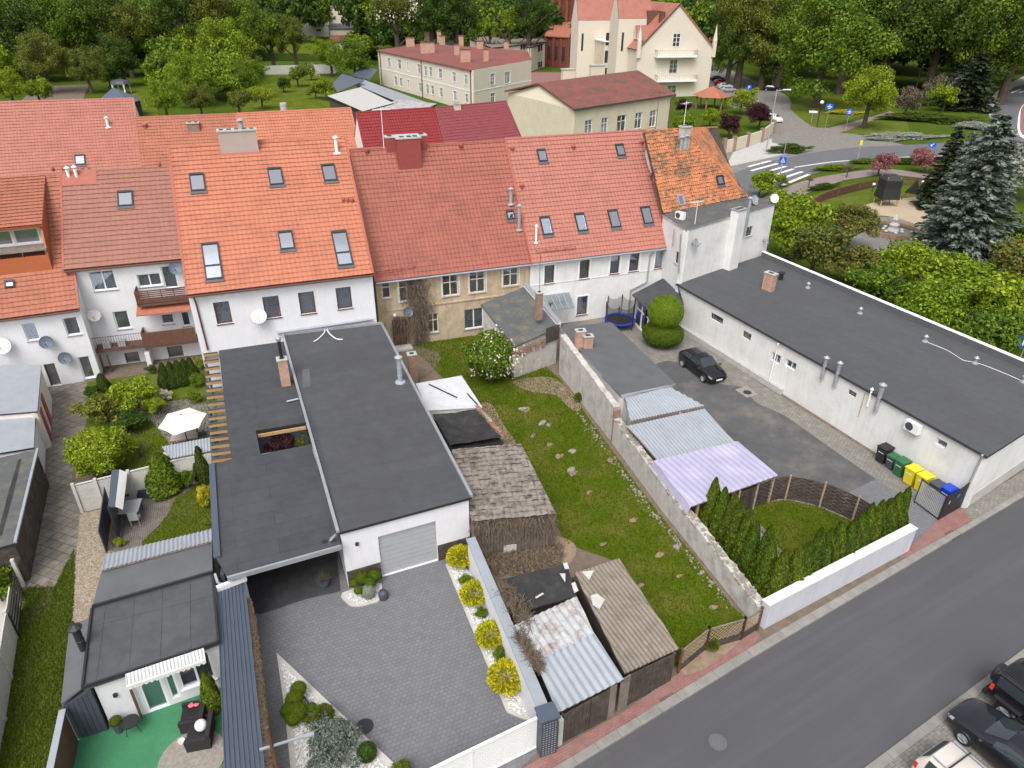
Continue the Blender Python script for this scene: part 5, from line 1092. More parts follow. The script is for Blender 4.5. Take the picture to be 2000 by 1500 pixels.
# ---- sheds and ruins on the overgrown plot
def shed(name, label, px, z, roof, wallm='wooddark', corr=None, front=None, th=.06, cat='shed', tilt=None, oh=.1, wz=None, group=None):
    zz = z if isinstance(z, (list, tuple)) else [z] * 4; q = [P(u, v, k) for (u, v), k in zip(px, zz)]; c = sum((V2(p) for p in q), Vector()) / 4; t = thing(name, label, cat, c, group)
    pn = (q[1] - q[0]).cross(q[3] - q[0]).normalized(); q[2] = CAM + (q[2] - CAM) * ((q[0] - CAM).dot(pn) / (q[2] - CAM).dot(pn))
    if corr: r = roof_part(t, 'roof', q, (M[roof], M['wooddark']), 0, corr[0], corr[1], 0, seg=6, thick=th)
    else: r = MB(); r.slab(q, th); r = part(t, 'roof', r, M[roof])
    mb = MB(); p = [V2(x).lerp(c, oh * .6 / max(.5, (V2(x) - c).length)) for x in q]
    if wallm:
        pairs = [(p[i], q[i].z, p[(i + 1) % 4], q[(i + 1) % 4].z) for i in range(4)]
        for a, za, b, zb in pairs: mb.add([a, b, b + UP * (zb - th - .05), a + UP * (za - th - .05)], [(0, 1, 2, 3)])
        part(t, 'wall', mb, M[wallm])
    return t, q, p
# order: far-left, far-right, near-right, near-left ; corrugations run towards the street
def order(px): return [px[3], px[2], px[1], px[0]]
t1, q1, p1 = shed('shed', 'small shed with white sheet metal roof right of the garage', order([(812, 752), (901, 735), (943, 796), (836, 804)]), 2.3, 'palesheet', 'oldplaster')
for a, b in (((838, 753), (893, 778)), ((913, 770), (933, 791))): part(t1, 'iron_bar', MB().tube(P(*a, 2.36), P(*b, 2.36), .04, n=6), M['dark'])
t2, q2, p2 = shed('ruined_shed', 'ruined shed with sagging black felt roof and brick edges', order([(846, 822), (933, 808), (985, 864), (884, 880)]), 1.7, 'feltblack', 'brickold', th=.15)
sg = MB(); qq = [P(u, v, z) for u, v, z in ((846, 820, 1.8), (933, 806, 1.9), (985, 862, 1.9), (882, 880, 1.8))]; Ns = 12
rs = random.Random(5); grid = [[qq[0].lerp(qq[1], i / Ns).lerp(qq[3].lerp(qq[2], i / Ns), j / Ns) - UP * (.45 * math.sin(math.pi * i / Ns) * math.sin(math.pi * (j + 1) / (Ns + 1))) + UP * rs.uniform(-.03, .03) + UP * .30 for i in range(Ns + 1)] for j in range(Ns + 1)]
for j in range(Ns):
    for i in range(Ns): sg.add([grid[j][i], grid[j][i + 1], grid[j + 1][i + 1], grid[j + 1][i]], [(0, 1, 2, 3)])
part(t2, 'felt_cover', sg, M['feltblack']); rm = MB()
for i in range(30): a = qq[1].lerp(qq[2], i / 30) + UP * .30; rm.box(a - UP * .1, .25, .14, .16 + rs.random() * .12, rs.random() * 3)
part(t2, 'wall_top', rm, M['brickold'])
part(t2, 'brick_edge', MB().slab([P(848, 812, 1.75), P(935, 799, 1.95), P(934, 811, 2.0), P(890, 822, 1.6), P(850, 822, 1.8)], .2), M['brickold'])
M['asbestos'] = tiles('weathered_cement_sheet', (.265, .230, .200), .2, moss=(.070, .054, .044), moss_amt=.9, streak=.45, mscale=2.2)
M['asbestos2'] = tiles('brown_cement_sheet', (.225, .19, .155), .15, moss=(.12, .095, .08), moss_amt=.55, streak=.3, mscale=1.6)
t3 = thing('plank_shed', 'weathered plank shed with mossy cement tile roof and vines', 'shed', V2(P(1000, 1010, 0)))
a, b, c, d = P(926, 1022, 2.2), P(1091, 1005, 2.1), P(1019, 868, 2.6), P(884, 882, 2.6); pn = (b - a).cross(d - a).normalized(); c = CAM + (c - CAM) * ((a - CAM).dot(pn) / (c - CAM).dot(pn))
roof_part(t3, 'roof', [a, b, c, d], (M['asbestos'], M['wooddark']), .36, .30, .03, .05, jit=.012, seed=9)
pw = MB(); ew = V2(b - a).normalized(); nw = Vector((ew.y, -ew.x, 0)); L = (V2(b) - V2(a)).length; k = int(L / .15)
for i in range(k): s = L * i / k; bar(pw, V2(a) - nw * .2, ew, nw, s, s + L / k - .02, 0, 2.05 - rs.random() * .06, rs.uniform(0, .03), .05)
eb = V2(c - b); 
k2_ = int(eb.length / .16); eb.normalize(); nb = Vector((eb.y, -eb.x, 0))
for i in range(k2_): bar(pw, V2(b) - nb * .1 - ew * .15, eb, nb, i * .16, i * .16 + .145, 0, 2.0 + .4 * i / k2_, 0, .04)
part(t3, 'wall', pw, M['woodgrey']); wn = MB(); h = boxpx(V2(a) - nw * .15, V2(b) - nw * .15, 988, 1064, 1013, 1077); bar(wn, V2(a) - nw * .15, ew, nw, *h, .06, .10); part(t3, 'hatch', wn, M['oldframe'])
part(t3, 'inner_wall', MB().prism([V2(d), V2(a) - nw * .3, V2(b) - nw * .3 - eb * -.0 - ew * .3, V2(c) - ew * .3], 0, 1.9), M['wooddark'])

# two street sheds sharing a wall
tL = thing('metal_roofed_shed', 'street shed with shiny corrugated roof, rusty towards the back, black board doors', 'shed', V2(P(1110, 1330, 0)))
zs = 2.05; f0, f1 = P(1099, 1392, 1.75), P(1228, 1324, 1.95); f2, f3 = P(1112, 1100, 2.35), P(988, 1133, 2.2)
pn = (f1 - f0).cross(f3 - f0).normalized(); on = lambda u, v: on_plane(u, v, f0, pn if True else 0); f2 = on(1112, 1100)
pts = {k: on(*v) for k, v in dict(a=(1099, 1392), b=(1228, 1324), c=(1170, 1233), d=(1068, 1270), e=(1133, 1163), f=(1043, 1192), d2=(1014, 1222)).items()}
M['rusty'] = tiles('rusty_sheet', (.42, .43, .44), .15, moss=(.20, .10, .065), moss_amt=.85, streak=.35, mscale=1.1)
roof_part(tL, 'roof', [on(1099, 1392), on(1228, 1324), on(1168, 1233), on(1052, 1285)], (M['galv'], M['wooddark']), 0, .30, .028, 0, seg=6, thick=.05)
roof_part(tL, 'rusty_roof', [on(1047, 1300) , on(1169, 1236), on(1133, 1163), on(1012, 1222)], (M['rusty'], M['wooddark']), 0, .30, .028, 0, seg=6, thick=.04)
part(tL, 'felt_roof', MB().slab([on(1043, 1190) + UP * .05, on(1133, 1163) + UP * .05, on(1112, 1100) + UP * .05, on(988, 1133) + UP * .05], .06), M['feltblack'])
for px in ([(1105, 1103), (1113, 1101), (1117, 1113), (1109, 1114)], [(1099, 1123), (1110, 1123), (1110, 1140)], [(1122, 1142), (1129, 1139), (1136, 1156), (1128, 1160)], [(1052, 1170), (1066, 1161), (1069, 1163), (1054, 1172)]): part(tL, 'plaster_scrap', MB().slab([on(*p) + UP * .14 for p in px], .03), M['panel'])
def boards(parent, name, A, B, z1, z2, mat, w_=.16, gap=.012, z0=0, th=.04, jitter=.02):
    A = V2(A); B = V2(B); e = (B - A).normalized(); n = Vector((e.y, -e.x, 0)); L = (B - A).length; k = max(1, int(L / w_)); mb = MB()
    for i in range(k): s = L * i / k; bar(mb, A, e, n, s, s + L / k - gap, z0, z1 + (z2 - z1) * i / k - rs.random() * jitter, 0, th + rs.random() * .01)
    return part(parent, name, mb, M[mat])
cL = V2(P(1108, 1448, 0)); cR = V2(P(1208, 1393, 0)); bl_ = V2(on(990, 1136)) + Vector((.2, -.1, 0)); br_ = V2(on(1112, 1103))
boards(tL, 'door', cL, cL.lerp(cR, .5), 1.62, 1.72, 'wooddark'); boards(tL, 'door', cL.lerp(cR, .51), cL.lerp(cR, .86), 1.72, 1.8, 'wooddark', .9); boards(tL, 'wall', cL.lerp(cR, .865), cR, 1.8, 1.85, 'woodgrey')
boards(tL, 'side_wall', bl_, cL, 2.1, 1.6, 'wooddark', .4); part(tL, 'gate_post', MB().box(V2(P(1102, 1452, 0)), .2, .2, 1.5, .5), M['concrete'])
part(tL, 'inner_wall', MB().prism([bl_, cL + Vector((.1, .1, 0)), cR + Vector((.0, .15, 0)), br_], 0, 1.25), M['wooddark'])
tR = thing('cement_roofed_shed', 'street shed with brown corrugated cement roof and dark plank doors', 'shed', V2(P(1250, 1260, 0)))
f0, f1, f3 = P(1229, 1313, 1.95), P(1335, 1262, 1.75), P(1128, 1118, 2.45); pn2 = (f1 - f0).cross(f3 - f0).normalized(); on2 = lambda u, v: on_plane(u, v, f0, pn2)
roof_part(tR, 'roof', [on2(1229, 1313), on2(1335, 1262), on2(1214, 1088), on2(1128, 1118)], (M['asbestos2'], M['wooddark']), 0, .20, .03, 0, seg=6, thick=.06)
for px in ([(1142, 1118), (1166, 1115), (1157, 1134)], [(1160, 1165), (1172, 1160), (1188, 1172), (1178, 1190), (1164, 1182)]): part(tR, 'plaster_scrap', MB().slab([on2(*p) + UP * .12 for p in px], .04), M['panel'])
cL2, cR2 = V2(P(1233, 1373, 0)), V2(P(1318, 1324, 0)); boards(tR, 'door', cL2, cL2.lerp(cR2, .5), 1.8, 1.72, 'wooddark'); boards(tR, 'door', cL2.lerp(cR2, .505), cR2, 1.72, 1.65, 'wooddark'); boards(tR, 'wall', V2(P(1215, 1386, 0)), cL2, 1.85, 1.8, 'woodgrey')
boards(tR, 'side_wall', cR2, V2(on2(1212, 1092)), 1.6, 2.2, 'woodgrey', .25); part(tR, 'inner_wall', MB().prism([br_ + Vector((.3, .2, 0)), cL2 + Vector((.0, .2, 0)), cR2 + Vector((-.1, .15, 0)), V2(on2(1210, 1095))], 0, 1.5), M['wooddark'])

# old outbuilding against the salmon house and the ruined brick wall
tO = thing('outbuilding', 'old outbuilding with mossy felt roof, white verge wall and slim brick chimney', 'outbuilding', V2(P(1030, 690, 0)))
o0, o1, o2, o3 = P(937, 595, 3.8), P(1022, 559, 4.2), P(1091, 636, 3.5), P(1003, 677, 2.6); pn3 = (o1 - o0).cross(o3 - o0).normalized(); o2 = CAM + (o2 - CAM) * ((o0 - CAM).dot(pn3) / (o2 - CAM).dot(pn3))
part(tO, 'roof', MB().slab([o0, o3, o2, o1], .12), M['bitumen_moss'])
qv = [V2(o0), V2(o3), V2(o2), V2(o1)]; cc_ = sum(qv, Vector()) / 4; qv = [p.lerp(cc_, .05) for p in qv]; part(tO, 'wall', MB().prism(qv, 0, [o0.z - .14, o3.z - .14, o2.z - .14, o1.z - .14]), M['oldplaster'])
part(tO, 'verge_wall', MB().beam(o1 + UP * .05, o2 + UP * .05, .22, .45), M['white']); part(tO, 'coping', MB().beam(o1 + UP * .30, o2 + UP * .30, .34, .05), M['zinc'])
cpx = P(1050, 612, 3.9); stack(tO, 'chimney', cpx - UP * .4, .42, .42, 2.0, 'brickold', .4); part(tO, 'mast', MB().tube(cpx + UP * 1.4, cpx + UP * 4.4, .018, n=5), M['dark'])
e3 = V2(o2 - o3).normalized(); n3 = Vector((e3.y, -e3.x, 0)); rm = MB(); 
for i in range(26): u = i / 26; p = qv[1].lerp(qv[2], u) + n3 * .06; bz = .4 + rs.random() * .9; rm.box(p + UP * (o3.z * (1 - u) + o2.z * u - .35 - bz * .6), .2, .1, bz * .5, .4)
part(tO, 'exposed_brick', rm, M['brickold'])
dh = MB(); hh = boxpx(qv[1] + n3 * .1, qv[2] + n3 * .1, 1065, 640, 1090, 660); bar(dh, qv[1] + n3 * .1, e3, n3, *hh, 0, .04); part(tO, 'hatch', dh, M['wooddark'])
cn = MB(); a, b = PW(1059, 576, hS.A, hS.B), PW(1108, 567, hS.A, hS.B); b.z = a.z; c1, c2 = P(1120, 599, a.z - .35), P(1075, 606, a.z - .35); cn.slab([a, c2, c1, b], .03); cno = part(hS.root, 'canopy', cn, M['glass'])
for k in range(5): part(cno, 'canopy_rib', MB().beam(a.lerp(b, k / 4) + UP * .01, c2.lerp(c1, k / 4) + UP * .01, .04, .04), M['greyblind'])

# ================================================================ WALLS, FENCES, COURTYARD AND GARDEN THINGS
# old stone boundary wall: high part then a lower crumbling part
def ragged_wall(mb, A, B, zs, th, rng, jit=.05, mi=0):
    A = V2(A); B = V2(B); e = (B - A).normalized(); n = Vector((e.y, -e.x, 0)); L = (B - A).length; k = max(1, int(L / .25)); g = []
    zf = lambda s: np.interp(s / L, [a for a, b in zs], [b for a, b in zs])
    for i in range(k + 1):
        s = L * i / k; z = zf(s) + rng.uniform(-jit, jit * .6); c = A + e * s; o = rng.uniform(-.02, .02)
        g.append([c - n * th / 2 + UP * 0, c - n * (th / 2 + o) + UP * z, c + n * (th / 2 + o) + UP * z, c + n * th / 2])
    vs = [p for r in g for p in r]; fs = [(i * 4 + j, i * 4 + j + 1, i * 4 + j + 5, i * 4 + j + 4) for i in range(k) for j in range(3)] + [(0, 1, 2, 3), (k * 4, k * 4 + 3, k * 4 + 2, k * 4 + 1)]
    mb.add(vs, fs, mi); return mb
sw = thing('boundary_wall', 'long old rendered stone wall between the grass plot and the courtyard', 'wall', V2(P(1290, 950, 0)))
b0, b1, b2, b3 = V2(P(1090, 728, 0)), V2(P(1187, 850, 0)), V2(P(1290, 985, 0)), V2(P(1478, 1212, 0)); nw_ = Vector((.22, .05, 0))
part(sw, 'high_wall', ragged_wall(MB(), b0 + nw_, b1 + nw_ + (b1 - b0) * .06, [(0, 3.1), (.3, 2.9), (1, 2.45)], .40, rs, .04), M['oldplaster'])
part(sw, 'low_wall', ragged_wall(MB(), b1 + nw_ + (b1 - b0) * .065, b2 + nw_, [(0, 1.75), (1, 1.55)], .42, rs, .06), M['oldplaster'])
part(sw, 'low_wall', ragged_wall(MB(), b2 + nw_ + (b3 - b2) * .002, b3 + nw_, [(0, 1.55), (.5, 1.35), (1, 1.15)], .44, rs, .06), M['oldplaster'])
rb_ = MB()
for i in range(260):
    u = rs.random(); p = (b1.lerp(b2, u / .42) if u < .42 else b2.lerp(b3, (u - .42) / .58)) + nw_; z = np.interp(u, [0, .42, 1], [1.75, 1.52, 1.12]); rb_.box(p + UP * (z - .07) + Vector((rs.uniform(-.17, .17), rs.uniform(-.1, .1), 0)), rs.uniform(.1, .28), rs.uniform(.08, .2), rs.uniform(.07, .14), rs.random() * 3)
part(sw, 'broken_coping', rb_, M['kerbdirt'])
part(sw, 'brick_end', ragged_wall(MB(), b1 + nw_ + (b1 - b0) * .06 - Vector((.02, 0, 0)), b1 + nw_ + (b1 - b0) * .075, [(0, 2.45), (1, 2.3)], .44, rs), M['brickold'])
# outbuilding behind the wall with felt roof, two brick stacks; three lean-to roofs
c_ = [P(1096, 637, 3.0), P(1224, 783, 2.75), P(1320, 744, 2.55), P(1192, 626, 2.8)]
pn = (c_[1] - c_[0]).cross(c_[3] - c_[0]).normalized(); c_[2] = CAM + (c_[2] - CAM) * ((c_[0] - CAM).dot(pn) / (c_[2] - CAM).dot(pn))
mid = P(1208, 758, 2.8); c_[1] = CAM + (P(1211, 768, 2.8) - CAM) * ((c_[0] - CAM).dot(pn) / (P(1211, 768, 2.8) - CAM).dot(pn))
hO = flat('outbuilding', 'courtyard outbuilding with smooth grey felt roof and twin brick chimneys', c_, M['offwhite'], M['bitumen_plain'], fascia='zinc')
for (u, v), hh, w_ in (((1131, 674), 1.15, .8), ((1146, 676), .85, .75)): stack(hO.root, 'chimney', on_plane(u, v, c_[0], pn) - UP * .2, .62, .45, hh + .2, 'brick', .2)
sp = MB().slab([on_plane(1175, 732, c_[0], pn) + UP * .01, on_plane(1211, 768, c_[0], pn) + UP * .01, P(1227, 784, 2.75), P(1205, 762, 2.8)], .06); part(hO.root, 'verge_strip', sp, M['bitumen_plain'])
def leanto(name, label, px, z, mat, wave, amp):
    zz = z; q = [P(u, v, k) for (u, v), k in zip(px, zz)]; c = sum((V2(p) for p in q), Vector()) / 4; t = thing(name, label, 'shed', c)
    pn = (q[1] - q[0]).cross(q[3] - q[0]).normalized(); q[2] = CAM + (q[2] - CAM) * ((q[0] - CAM).dot(pn) / (q[2] - CAM).dot(pn))
    roof_part(t, 'roof', q, (M[mat], M['woodgrey']), 0, wave, amp, 0, seg=6, thick=.05); return t, q
l1, q = leanto('lean_to', 'first lean-to with pale corrugated sheet roof below the felt outbuilding', [(1232, 819), (1376, 787), (1309, 752), (1219, 768)], (2.1, 2.1, 2.45, 2.45), 'galv', .20, .03)
part(l1, 'fascia', MB().beam(q[0] - UP * .18, q[1] - UP * .18, .06, .28), M['woodgrey']); part(l1, 'wall', MB().prism([V2(q[0]).lerp(V2(q[2]), .03), V2(q[1]).lerp(V2(q[3]), .05), V2(q[2]).lerp(V2(q[0]), .03), V2(q[3]).lerp(V2(q[1]), .05)], 0, 1.95), M['offwhite'])
part(l1, 'gutter_spout', MB().tube(P(1328, 800, 2.0), P(1341, 815, 1.95), .05), M['galv'])
l2, q = leanto('lean_to', 'middle lean-to with large grey corrugated roof and torn edge', [(1289, 898), (1440, 860), (1376, 793), (1225, 829)], (1.8, 1.8, 2.05, 2.05), 'galv', .22, .028)
part(l2, 'wall', MB().prism([V2(q[0]).lerp(V2(q[2]), .06), V2(q[1]).lerp(V2(q[3]), .05), V2(q[2]).lerp(V2(q[0]), .05), V2(q[3]).lerp(V2(q[1]), .06)], 0, 1.6), M['woodgrey'])
l3, q = leanto('lean_to', 'lowest lean-to with lilac corrugated plastic roof beside the cypresses', [(1352, 985), (1522, 921), (1443, 855), (1278, 896)], (1.85, 1.85, 1.95, 1.95), 'lilac', .36, .02)
part(l3, 'edge_flashing', MB().slab([q[0], q[3], q[3] - UP * .45 + Vector((-.12, -.05, 0)), q[0] - UP * .45 + Vector((-.12, -.05, 0))], .02, dirn=Vector((1, .3, 0)).normalized()), M['lilac'])
for k in (.1, .5, .95): part(l3, 'post', MB().box(V2(q[0].lerp(q[1], k)) + Vector((0, .2, 0)), .1, .1, 1.8, .4), M['woodpine'])
part(l3, 'wall', MB().prism([V2(q[0]).lerp(V2(q[2]), .12), V2(q[1]).lerp(V2(q[3]), .12), V2(q[2]).lerp(V2(q[0]), .05), V2(q[3]).lerp(V2(q[1]), .05)], 0, 1.7), M['wooddark'])

def solidwall(name, label, a, b, th, h, mat, cap=None, capw=.1, capmat='white', h2=None):
    A, B = V2(a), V2(b); c = (A + B) / 2; t = thing(name, label, 'wall', c); e = (B - A).normalized(); n = Vector((e.y, -e.x, 0)); h2 = h if h2 is None else h2
    q = [A + n * th / 2, B + n * th / 2, B - n * th / 2, A - n * th / 2]; part(t, 'wall', MB().prism([(p.x, p.y) for p in q], 0, [h, h2, h2, h] if True else h), M[mat])
    part(t, 'coping', MB().beam(A - e * .04 + UP * (h + .035), B + e * .04 + UP * (h2 + .035), th + capw, .07), M[capmat]); return t
solidwall('garden_wall', 'long white rendered wall along the street in front of the cypress hedge', P(1493, 1216, 0), P(1773, 1060, 0), .38, 1.42, 'greywhite_shaded', capw=.04)
solidwall('garden_wall', 'white wall with blue grey coping beside the four golden shrubs', P(927, 1112, 0), P(1076, 1462, 0), .30, 1.85, 'white', capw=.14, capmat='galv')
gp = thing('gate_pillar', 'dark grey dotted pillar with slate cap at the end of the white gate', 'pillar', V2(P(1077, 1460, 0))); a = .36
part(gp, 'shaft', MB().box(V2(P(1077, 1462, 0)), .62, .55, 2.05, a), M['anth']); part(gp, 'cap', MB().box(V2(P(1077, 1462, 0)) + UP * 2.06, .74, .66, .07, a), M['bluemetal'])
dm = MB(); pa = V2(P(1077, 1462, 0)); ax, ay = Vector((math.cos(a), math.sin(a), 0)), Vector((math.sin(a), -math.cos(a), 0))
for i in range(14):
    for j in range(5): dm.box(pa + ay * .277 + ax * (-.22 + .11 * j) + UP * (.15 + .13 * i), .05, .012, .025, a); dm.box(pa + ax * .312 + ay * (-.2 + .1 * j) + UP * (.15 + .13 * i), .012, .05, .025, a)
part(gp, 'perforation', dm, M['greyblind'])
ga, gb = V2(P(1062, 1457, 0)), V2(P(860, 1563, 0)); gt_ = thing('sliding_gate', 'long white sliding gate panel across the paved yard', 'gate', (ga + gb) / 2); e = (ga - gb).normalized(); n = Vector((e.y, -e.x, 0)); L = (ga - gb).length
pn_m = MB(); 
for i in range(13): bar(pn_m, gb, e, n, -4, L - .04, .12 + i * .118, .12 + (i + 1) * .118 - .012, -.02, .02)
part(gt_, 'panel', pn_m, M['whiteframe']); fr = MB(); bar(fr, gb, e, n, -4, L, 1.66, 1.74, -.05, .05); bar(fr, gb, e, n, -4, L, .04, .11, -.05, .05)
for s in (L * .36, L - .05, -1.5): bar(fr, gb, e, n, s - .04, s + .04, .11, 1.66, -.04, .04)
part(gt_, 'frame', fr, M['whiteframe'])

# lattice gate and fence of the overgrown plot
ln = [V2(P(1333, 1308, 0)), V2(P(1385, 1264, 0)), V2(P(1454, 1243, 0)), V2(P(1486, 1222, 0))]
for i, lab in enumerate(('low diagonal lattice fence panel next to the cement roofed shed', 'low diagonal lattice fence panel in the middle of the plot entrance', 'short lattice fence panel touching the white street wall')):
    a, b = ln[i], ln[i + 1]; t = thing('lattice_panel', lab, 'fence', (a + b) / 2, 'lattice fence panels at the plot entrance'); L = (b - a).length; e = (b - a) / L; lt = MB()
    hb = .45; H_ = 1.25; k = int((L + .8) / .2)
    for j in range(k):
        s = j * .2 - .8
        for sg in (1, -1):
            p0, p1 = (s, hb), (s + .8, H_)
            if sg < 0: p0, p1 = (s + .8, hb), (s, H_)
            c0, c1 = max(0, min(p0[0], p1[0])), min(L, max(p0[0], p1[0]))
            if c1 - c0 < .05: continue
            f = lambda x: p0[1] + (p1[1] - p0[1]) * (x - p0[0]) / (p1[0] - p0[0]); lt.beam(a + e * c0 + UP * f(c0), a + e * c1 + UP * f(c1), .02, .012)
    part(t, 'lattice', lt, M['log']); rl = MB().beam(a + UP * H_, b + UP * H_, .06, .07); part(t, 'top_rail', rl, M['woodgrey']); part(t, 'base_board', MB().beam(a + UP * .25, b + UP * .25, .04, .40), M['wooddark'])
    for p in (a, b): part(t, 'post', MB().box(p, .09, .09, 1.4, .3), M['woodbrown'])

# curved wicker fence
arc = smoothpx([(1440, 1000), (1475, 985), (1505, 973), (1537, 967), (1604, 980), (1668, 1007), (1740, 1050)], False, 3); arc = [V2(P(u, v, 0)) for u, v in arc]
tw = thing('wicker_fence', 'curved brown woven fence round the small lawn', 'fence', arc[9])
for i in range(0, len(arc) - 1, 3):
    seg = arc[i:i + 4]; wk = MB()
    for k in range(13):
        z = .12 + k * .115
        for a, b in zip(seg[:-1], seg[1:]): o = Vector((0, .02 * (-1) ** k, 0)); wk.beam(a + o + UP * z, b - o + UP * z, .02, .10)
    part(tw, 'woven_panel', wk, M['wooddark'])
for i in range(0, len(arc), 3): part(tw, 'post', MB().tube(arc[i] + Vector((-.05, -.08, 0)), arc[i] + Vector((-.03, -.06, 1.7)), .055, n=8), M['log'])

# bins by the long wall
def bin_(label, px, body, lid, s=1.0, ang=0.0, writing=True):
    p = V2(P(*px, 0)); t = thing('wheelie_bin', label, 'bin', (0, 0, 0), 'wheelie bins along the white wall'); w_, d_, h_ = .58 * s, .66 * s, .98 * s; m = MB()
    b0 = [(-.40 * w_, -.38 * d_), (.40 * w_, -.38 * d_), (.40 * w_, .38 * d_), (-.40 * w_, .38 * d_)]; b1 = [(-.5 * w_, -.5 * d_), (.5 * w_, -.5 * d_), (.5 * w_, .5 * d_), (-.5 * w_, .5 * d_)]
    m.add([(x, y, .05) for x, y in b0] + [(x, y, h_) for x, y in b1], [(3, 2, 1, 0), (4, 5, 6, 7), (0, 1, 5, 4), (1, 2, 6, 5), (2, 3, 7, 6), (3, 0, 4, 7)]); part(t, 'body', m, M[body])
    l = MB(); l.add([(x * 1.08, y * 1.08, h_) for x, y in b1] + [(x * 1.08, y * 1.08, h_ + .05) for x, y in b1] + [(x * .8, y * .8, h_ + .12) for x, y in b1], [(0, 1, 5, 4), (1, 2, 6, 5), (2, 3, 7, 6), (3, 0, 4, 7), (4, 5, 9, 8), (5, 6, 10, 9), (6, 7, 11, 10), (7, 4, 8, 11), (8, 9, 10, 11)]); l.tube((-w_ * .45, d_ * .56, h_), (w_ * .45, d_ * .56, h_), .02, n=6); lo = part(t, 'lid', l, M[lid])
    for sx in (-1, 1): part(t, 'wheel', MB().tube((sx * w_ * .40, d_ * .40, .1), (sx * w_ * .48, d_ * .40, .1), .1, n=12), M['black'])
    if writing:
        k = MB()
        for i in range(5): k.box((-.14 + .07 * i, -d_ * .47, h_ * .70), .045, .01, .05)
        part(t, 'label', k, M['signwhite'])
    t.location = p; t.rotation_euler = (0, 0, ang); return t
ba = math.atan2(ea.y, ea.x)
for lab, px, b, l, s in (('black wheelie bin at the far end of the row of bins', (1724, 890), 'black', 'black', 1.05), ('narrow grey wheelie bin with green lid', (1741, 902), 'anth', 'green', .85), ('all green wheelie bin', (1758, 915), 'green', 'green', 1.0),
    ('yellow wheelie bin next to the green one', (1779, 931), 'yellow', 'yellow', 1.05), ('yellow wheelie bin next to the mesh enclosure', (1801, 945), 'yellow', 'yellow', 1.05), ('dark wheelie bin inside the mesh enclosure', (1826, 960), 'anth', 'anth', 1.0),
    ('larger blue lidded bin inside the mesh enclosure', (1848, 968), 'blue', 'blue', 1.0), ('small blue lidded bin by the black gate', (1864, 975), 'blue', 'blue', .8)): bin_(lab, px, b, l, s, ba)
ms = [V2(P(1789, 969, 0)), V2(P(1836, 1003, 0)), V2(P(1884, 974, 0))]
te = thing('gate_leaf', 'open grey mesh gate leaf in front of the blue bins', 'gate', (ms[0] + ms[1]) / 2); a, b = ms[0], ms[1]
f_ = MB(); f_.beam(a + UP * .1, b + UP * .1, .05).beam(a + UP * 1.55, b + UP * 1.55, .05).beam(a, a + UP * 1.6, .05).beam(b, b + UP * 1.6, .07); part(te, 'frame', f_, M['black']); k = int((b - a).length / .09); g_ = MB()
for i in range(k): g_.beam(a.lerp(b, (i + .15) / k) + UP * .82, a.lerp(b, (i + .75) / k) + UP * .82, .02, 1.4)
part(te, 'infill', g_, M['greyblind'])
t = thing('gate_leaf', 'black boarded gate leaf with a small blue sign beside the white corner', 'gate', (ms[1] + ms[2]) / 2); a, b = ms[1] + Vector((.08, .03, 0)), ms[2]; g_ = MB(); k = 9
for i in range(k): z = 1.5 + .25 * (i / k) ** 2; g_.beam(a.lerp(b, (i + .05) / k) + UP * (z / 2 + .05), a.lerp(b, (i + .93) / k) + UP * (z / 2 + .05), .03, z)
part(t, 'boards', g_, M['black']); e = (b - a).normalized(); n = Vector((e.y, -e.x, 0)); s_ = MB(); bar(s_, a, e, n, 1.0, 1.22, 1.05, 1.30, .02, .035); s_ = part(t, 'sign', s_, M['signblue']); k_ = MB(); bar(k_, a, e, n, .3, .38, .95, 1.15, .02, .045); part(t, 'lock', k_, M['galv'])

# trampoline
tp = V2(P(1207, 634, 0)); tr = thing('trampoline', 'blue rimmed trampoline with black safety net by the salmon house', 'trampoline', tp); rr = 1.25
part(tr, 'mat', MB().lathe(tp + UP * .62, [(rr * .85, 0), (.001, -.02)], 28), M['black']); part(tr, 'rim_pad', MB().lathe(tp + UP * .63, [(rr * .84, 0), (rr * .84, .04), (rr, .04), (rr, -.04), (rr * .84, -.04)], 28), M['blue'])
for i in range(6):
    a = i * math.pi / 3 + .3; c = tp + Vector((math.cos(a), math.sin(a), 0)) * rr; part(tr, 'net_pole', MB().tube(c, c + UP * 2.3, .03, n=8).tube(c + UP * 1.7, c + UP * 2.3, .045, n=8), M['black'])
mnet, tnet, bnet = nodes('safety_net'); tnet.nodes.remove(bnet); o_ = [x for x in tnet.nodes if x.type == 'OUTPUT_MATERIAL'][0]; mx = N(tnet, 'ShaderNodeMixShader', i_0=.38); t1_ = N(tnet, 'ShaderNodeBsdfTransparent'); d1_ = N(tnet, 'ShaderNodeBsdfDiffuse'); d1_.inputs[0].default_value = (.02, .02, .022, 1)
tnet.links.new(t1_.outputs[0], mx.inputs[1]); tnet.links.new(d1_.outputs[0], mx.inputs[2]); tnet.links.new(mx.outputs[0], o_.inputs[0]); M['net'] = mnet
nm = MB(); K = 36
for j in range(4):
    for i in range(K):
        def pt(i, j):
            a = 2 * math.pi * i / K + .3; sag = .28 * abs(math.sin(3 * (a - .3))) * (j / 4) ; return tp + Vector((math.cos(a), math.sin(a), 0)) * rr * (1 - .08 * abs(math.sin(3 * (a - .3)))) + UP * (.66 + 1.55 * j / 4 - sag)
        nm.add([pt(i, j), pt(i + 1, j), pt(i + 1, j + 1), pt(i, j + 1)], [(0, 1, 2, 3)])
part(tr, 'safety_net', nm, mnet)
mh = P(1459, 758, .03); solo('drain_pad', MB().prism([V2(P(1436, 755, 0)), V2(P(1459, 770, 0)), V2(P(1480, 764, 0)), V2(P(1459, 747, 0))], 0, .045), M['kerbdirt'], kind='structure')
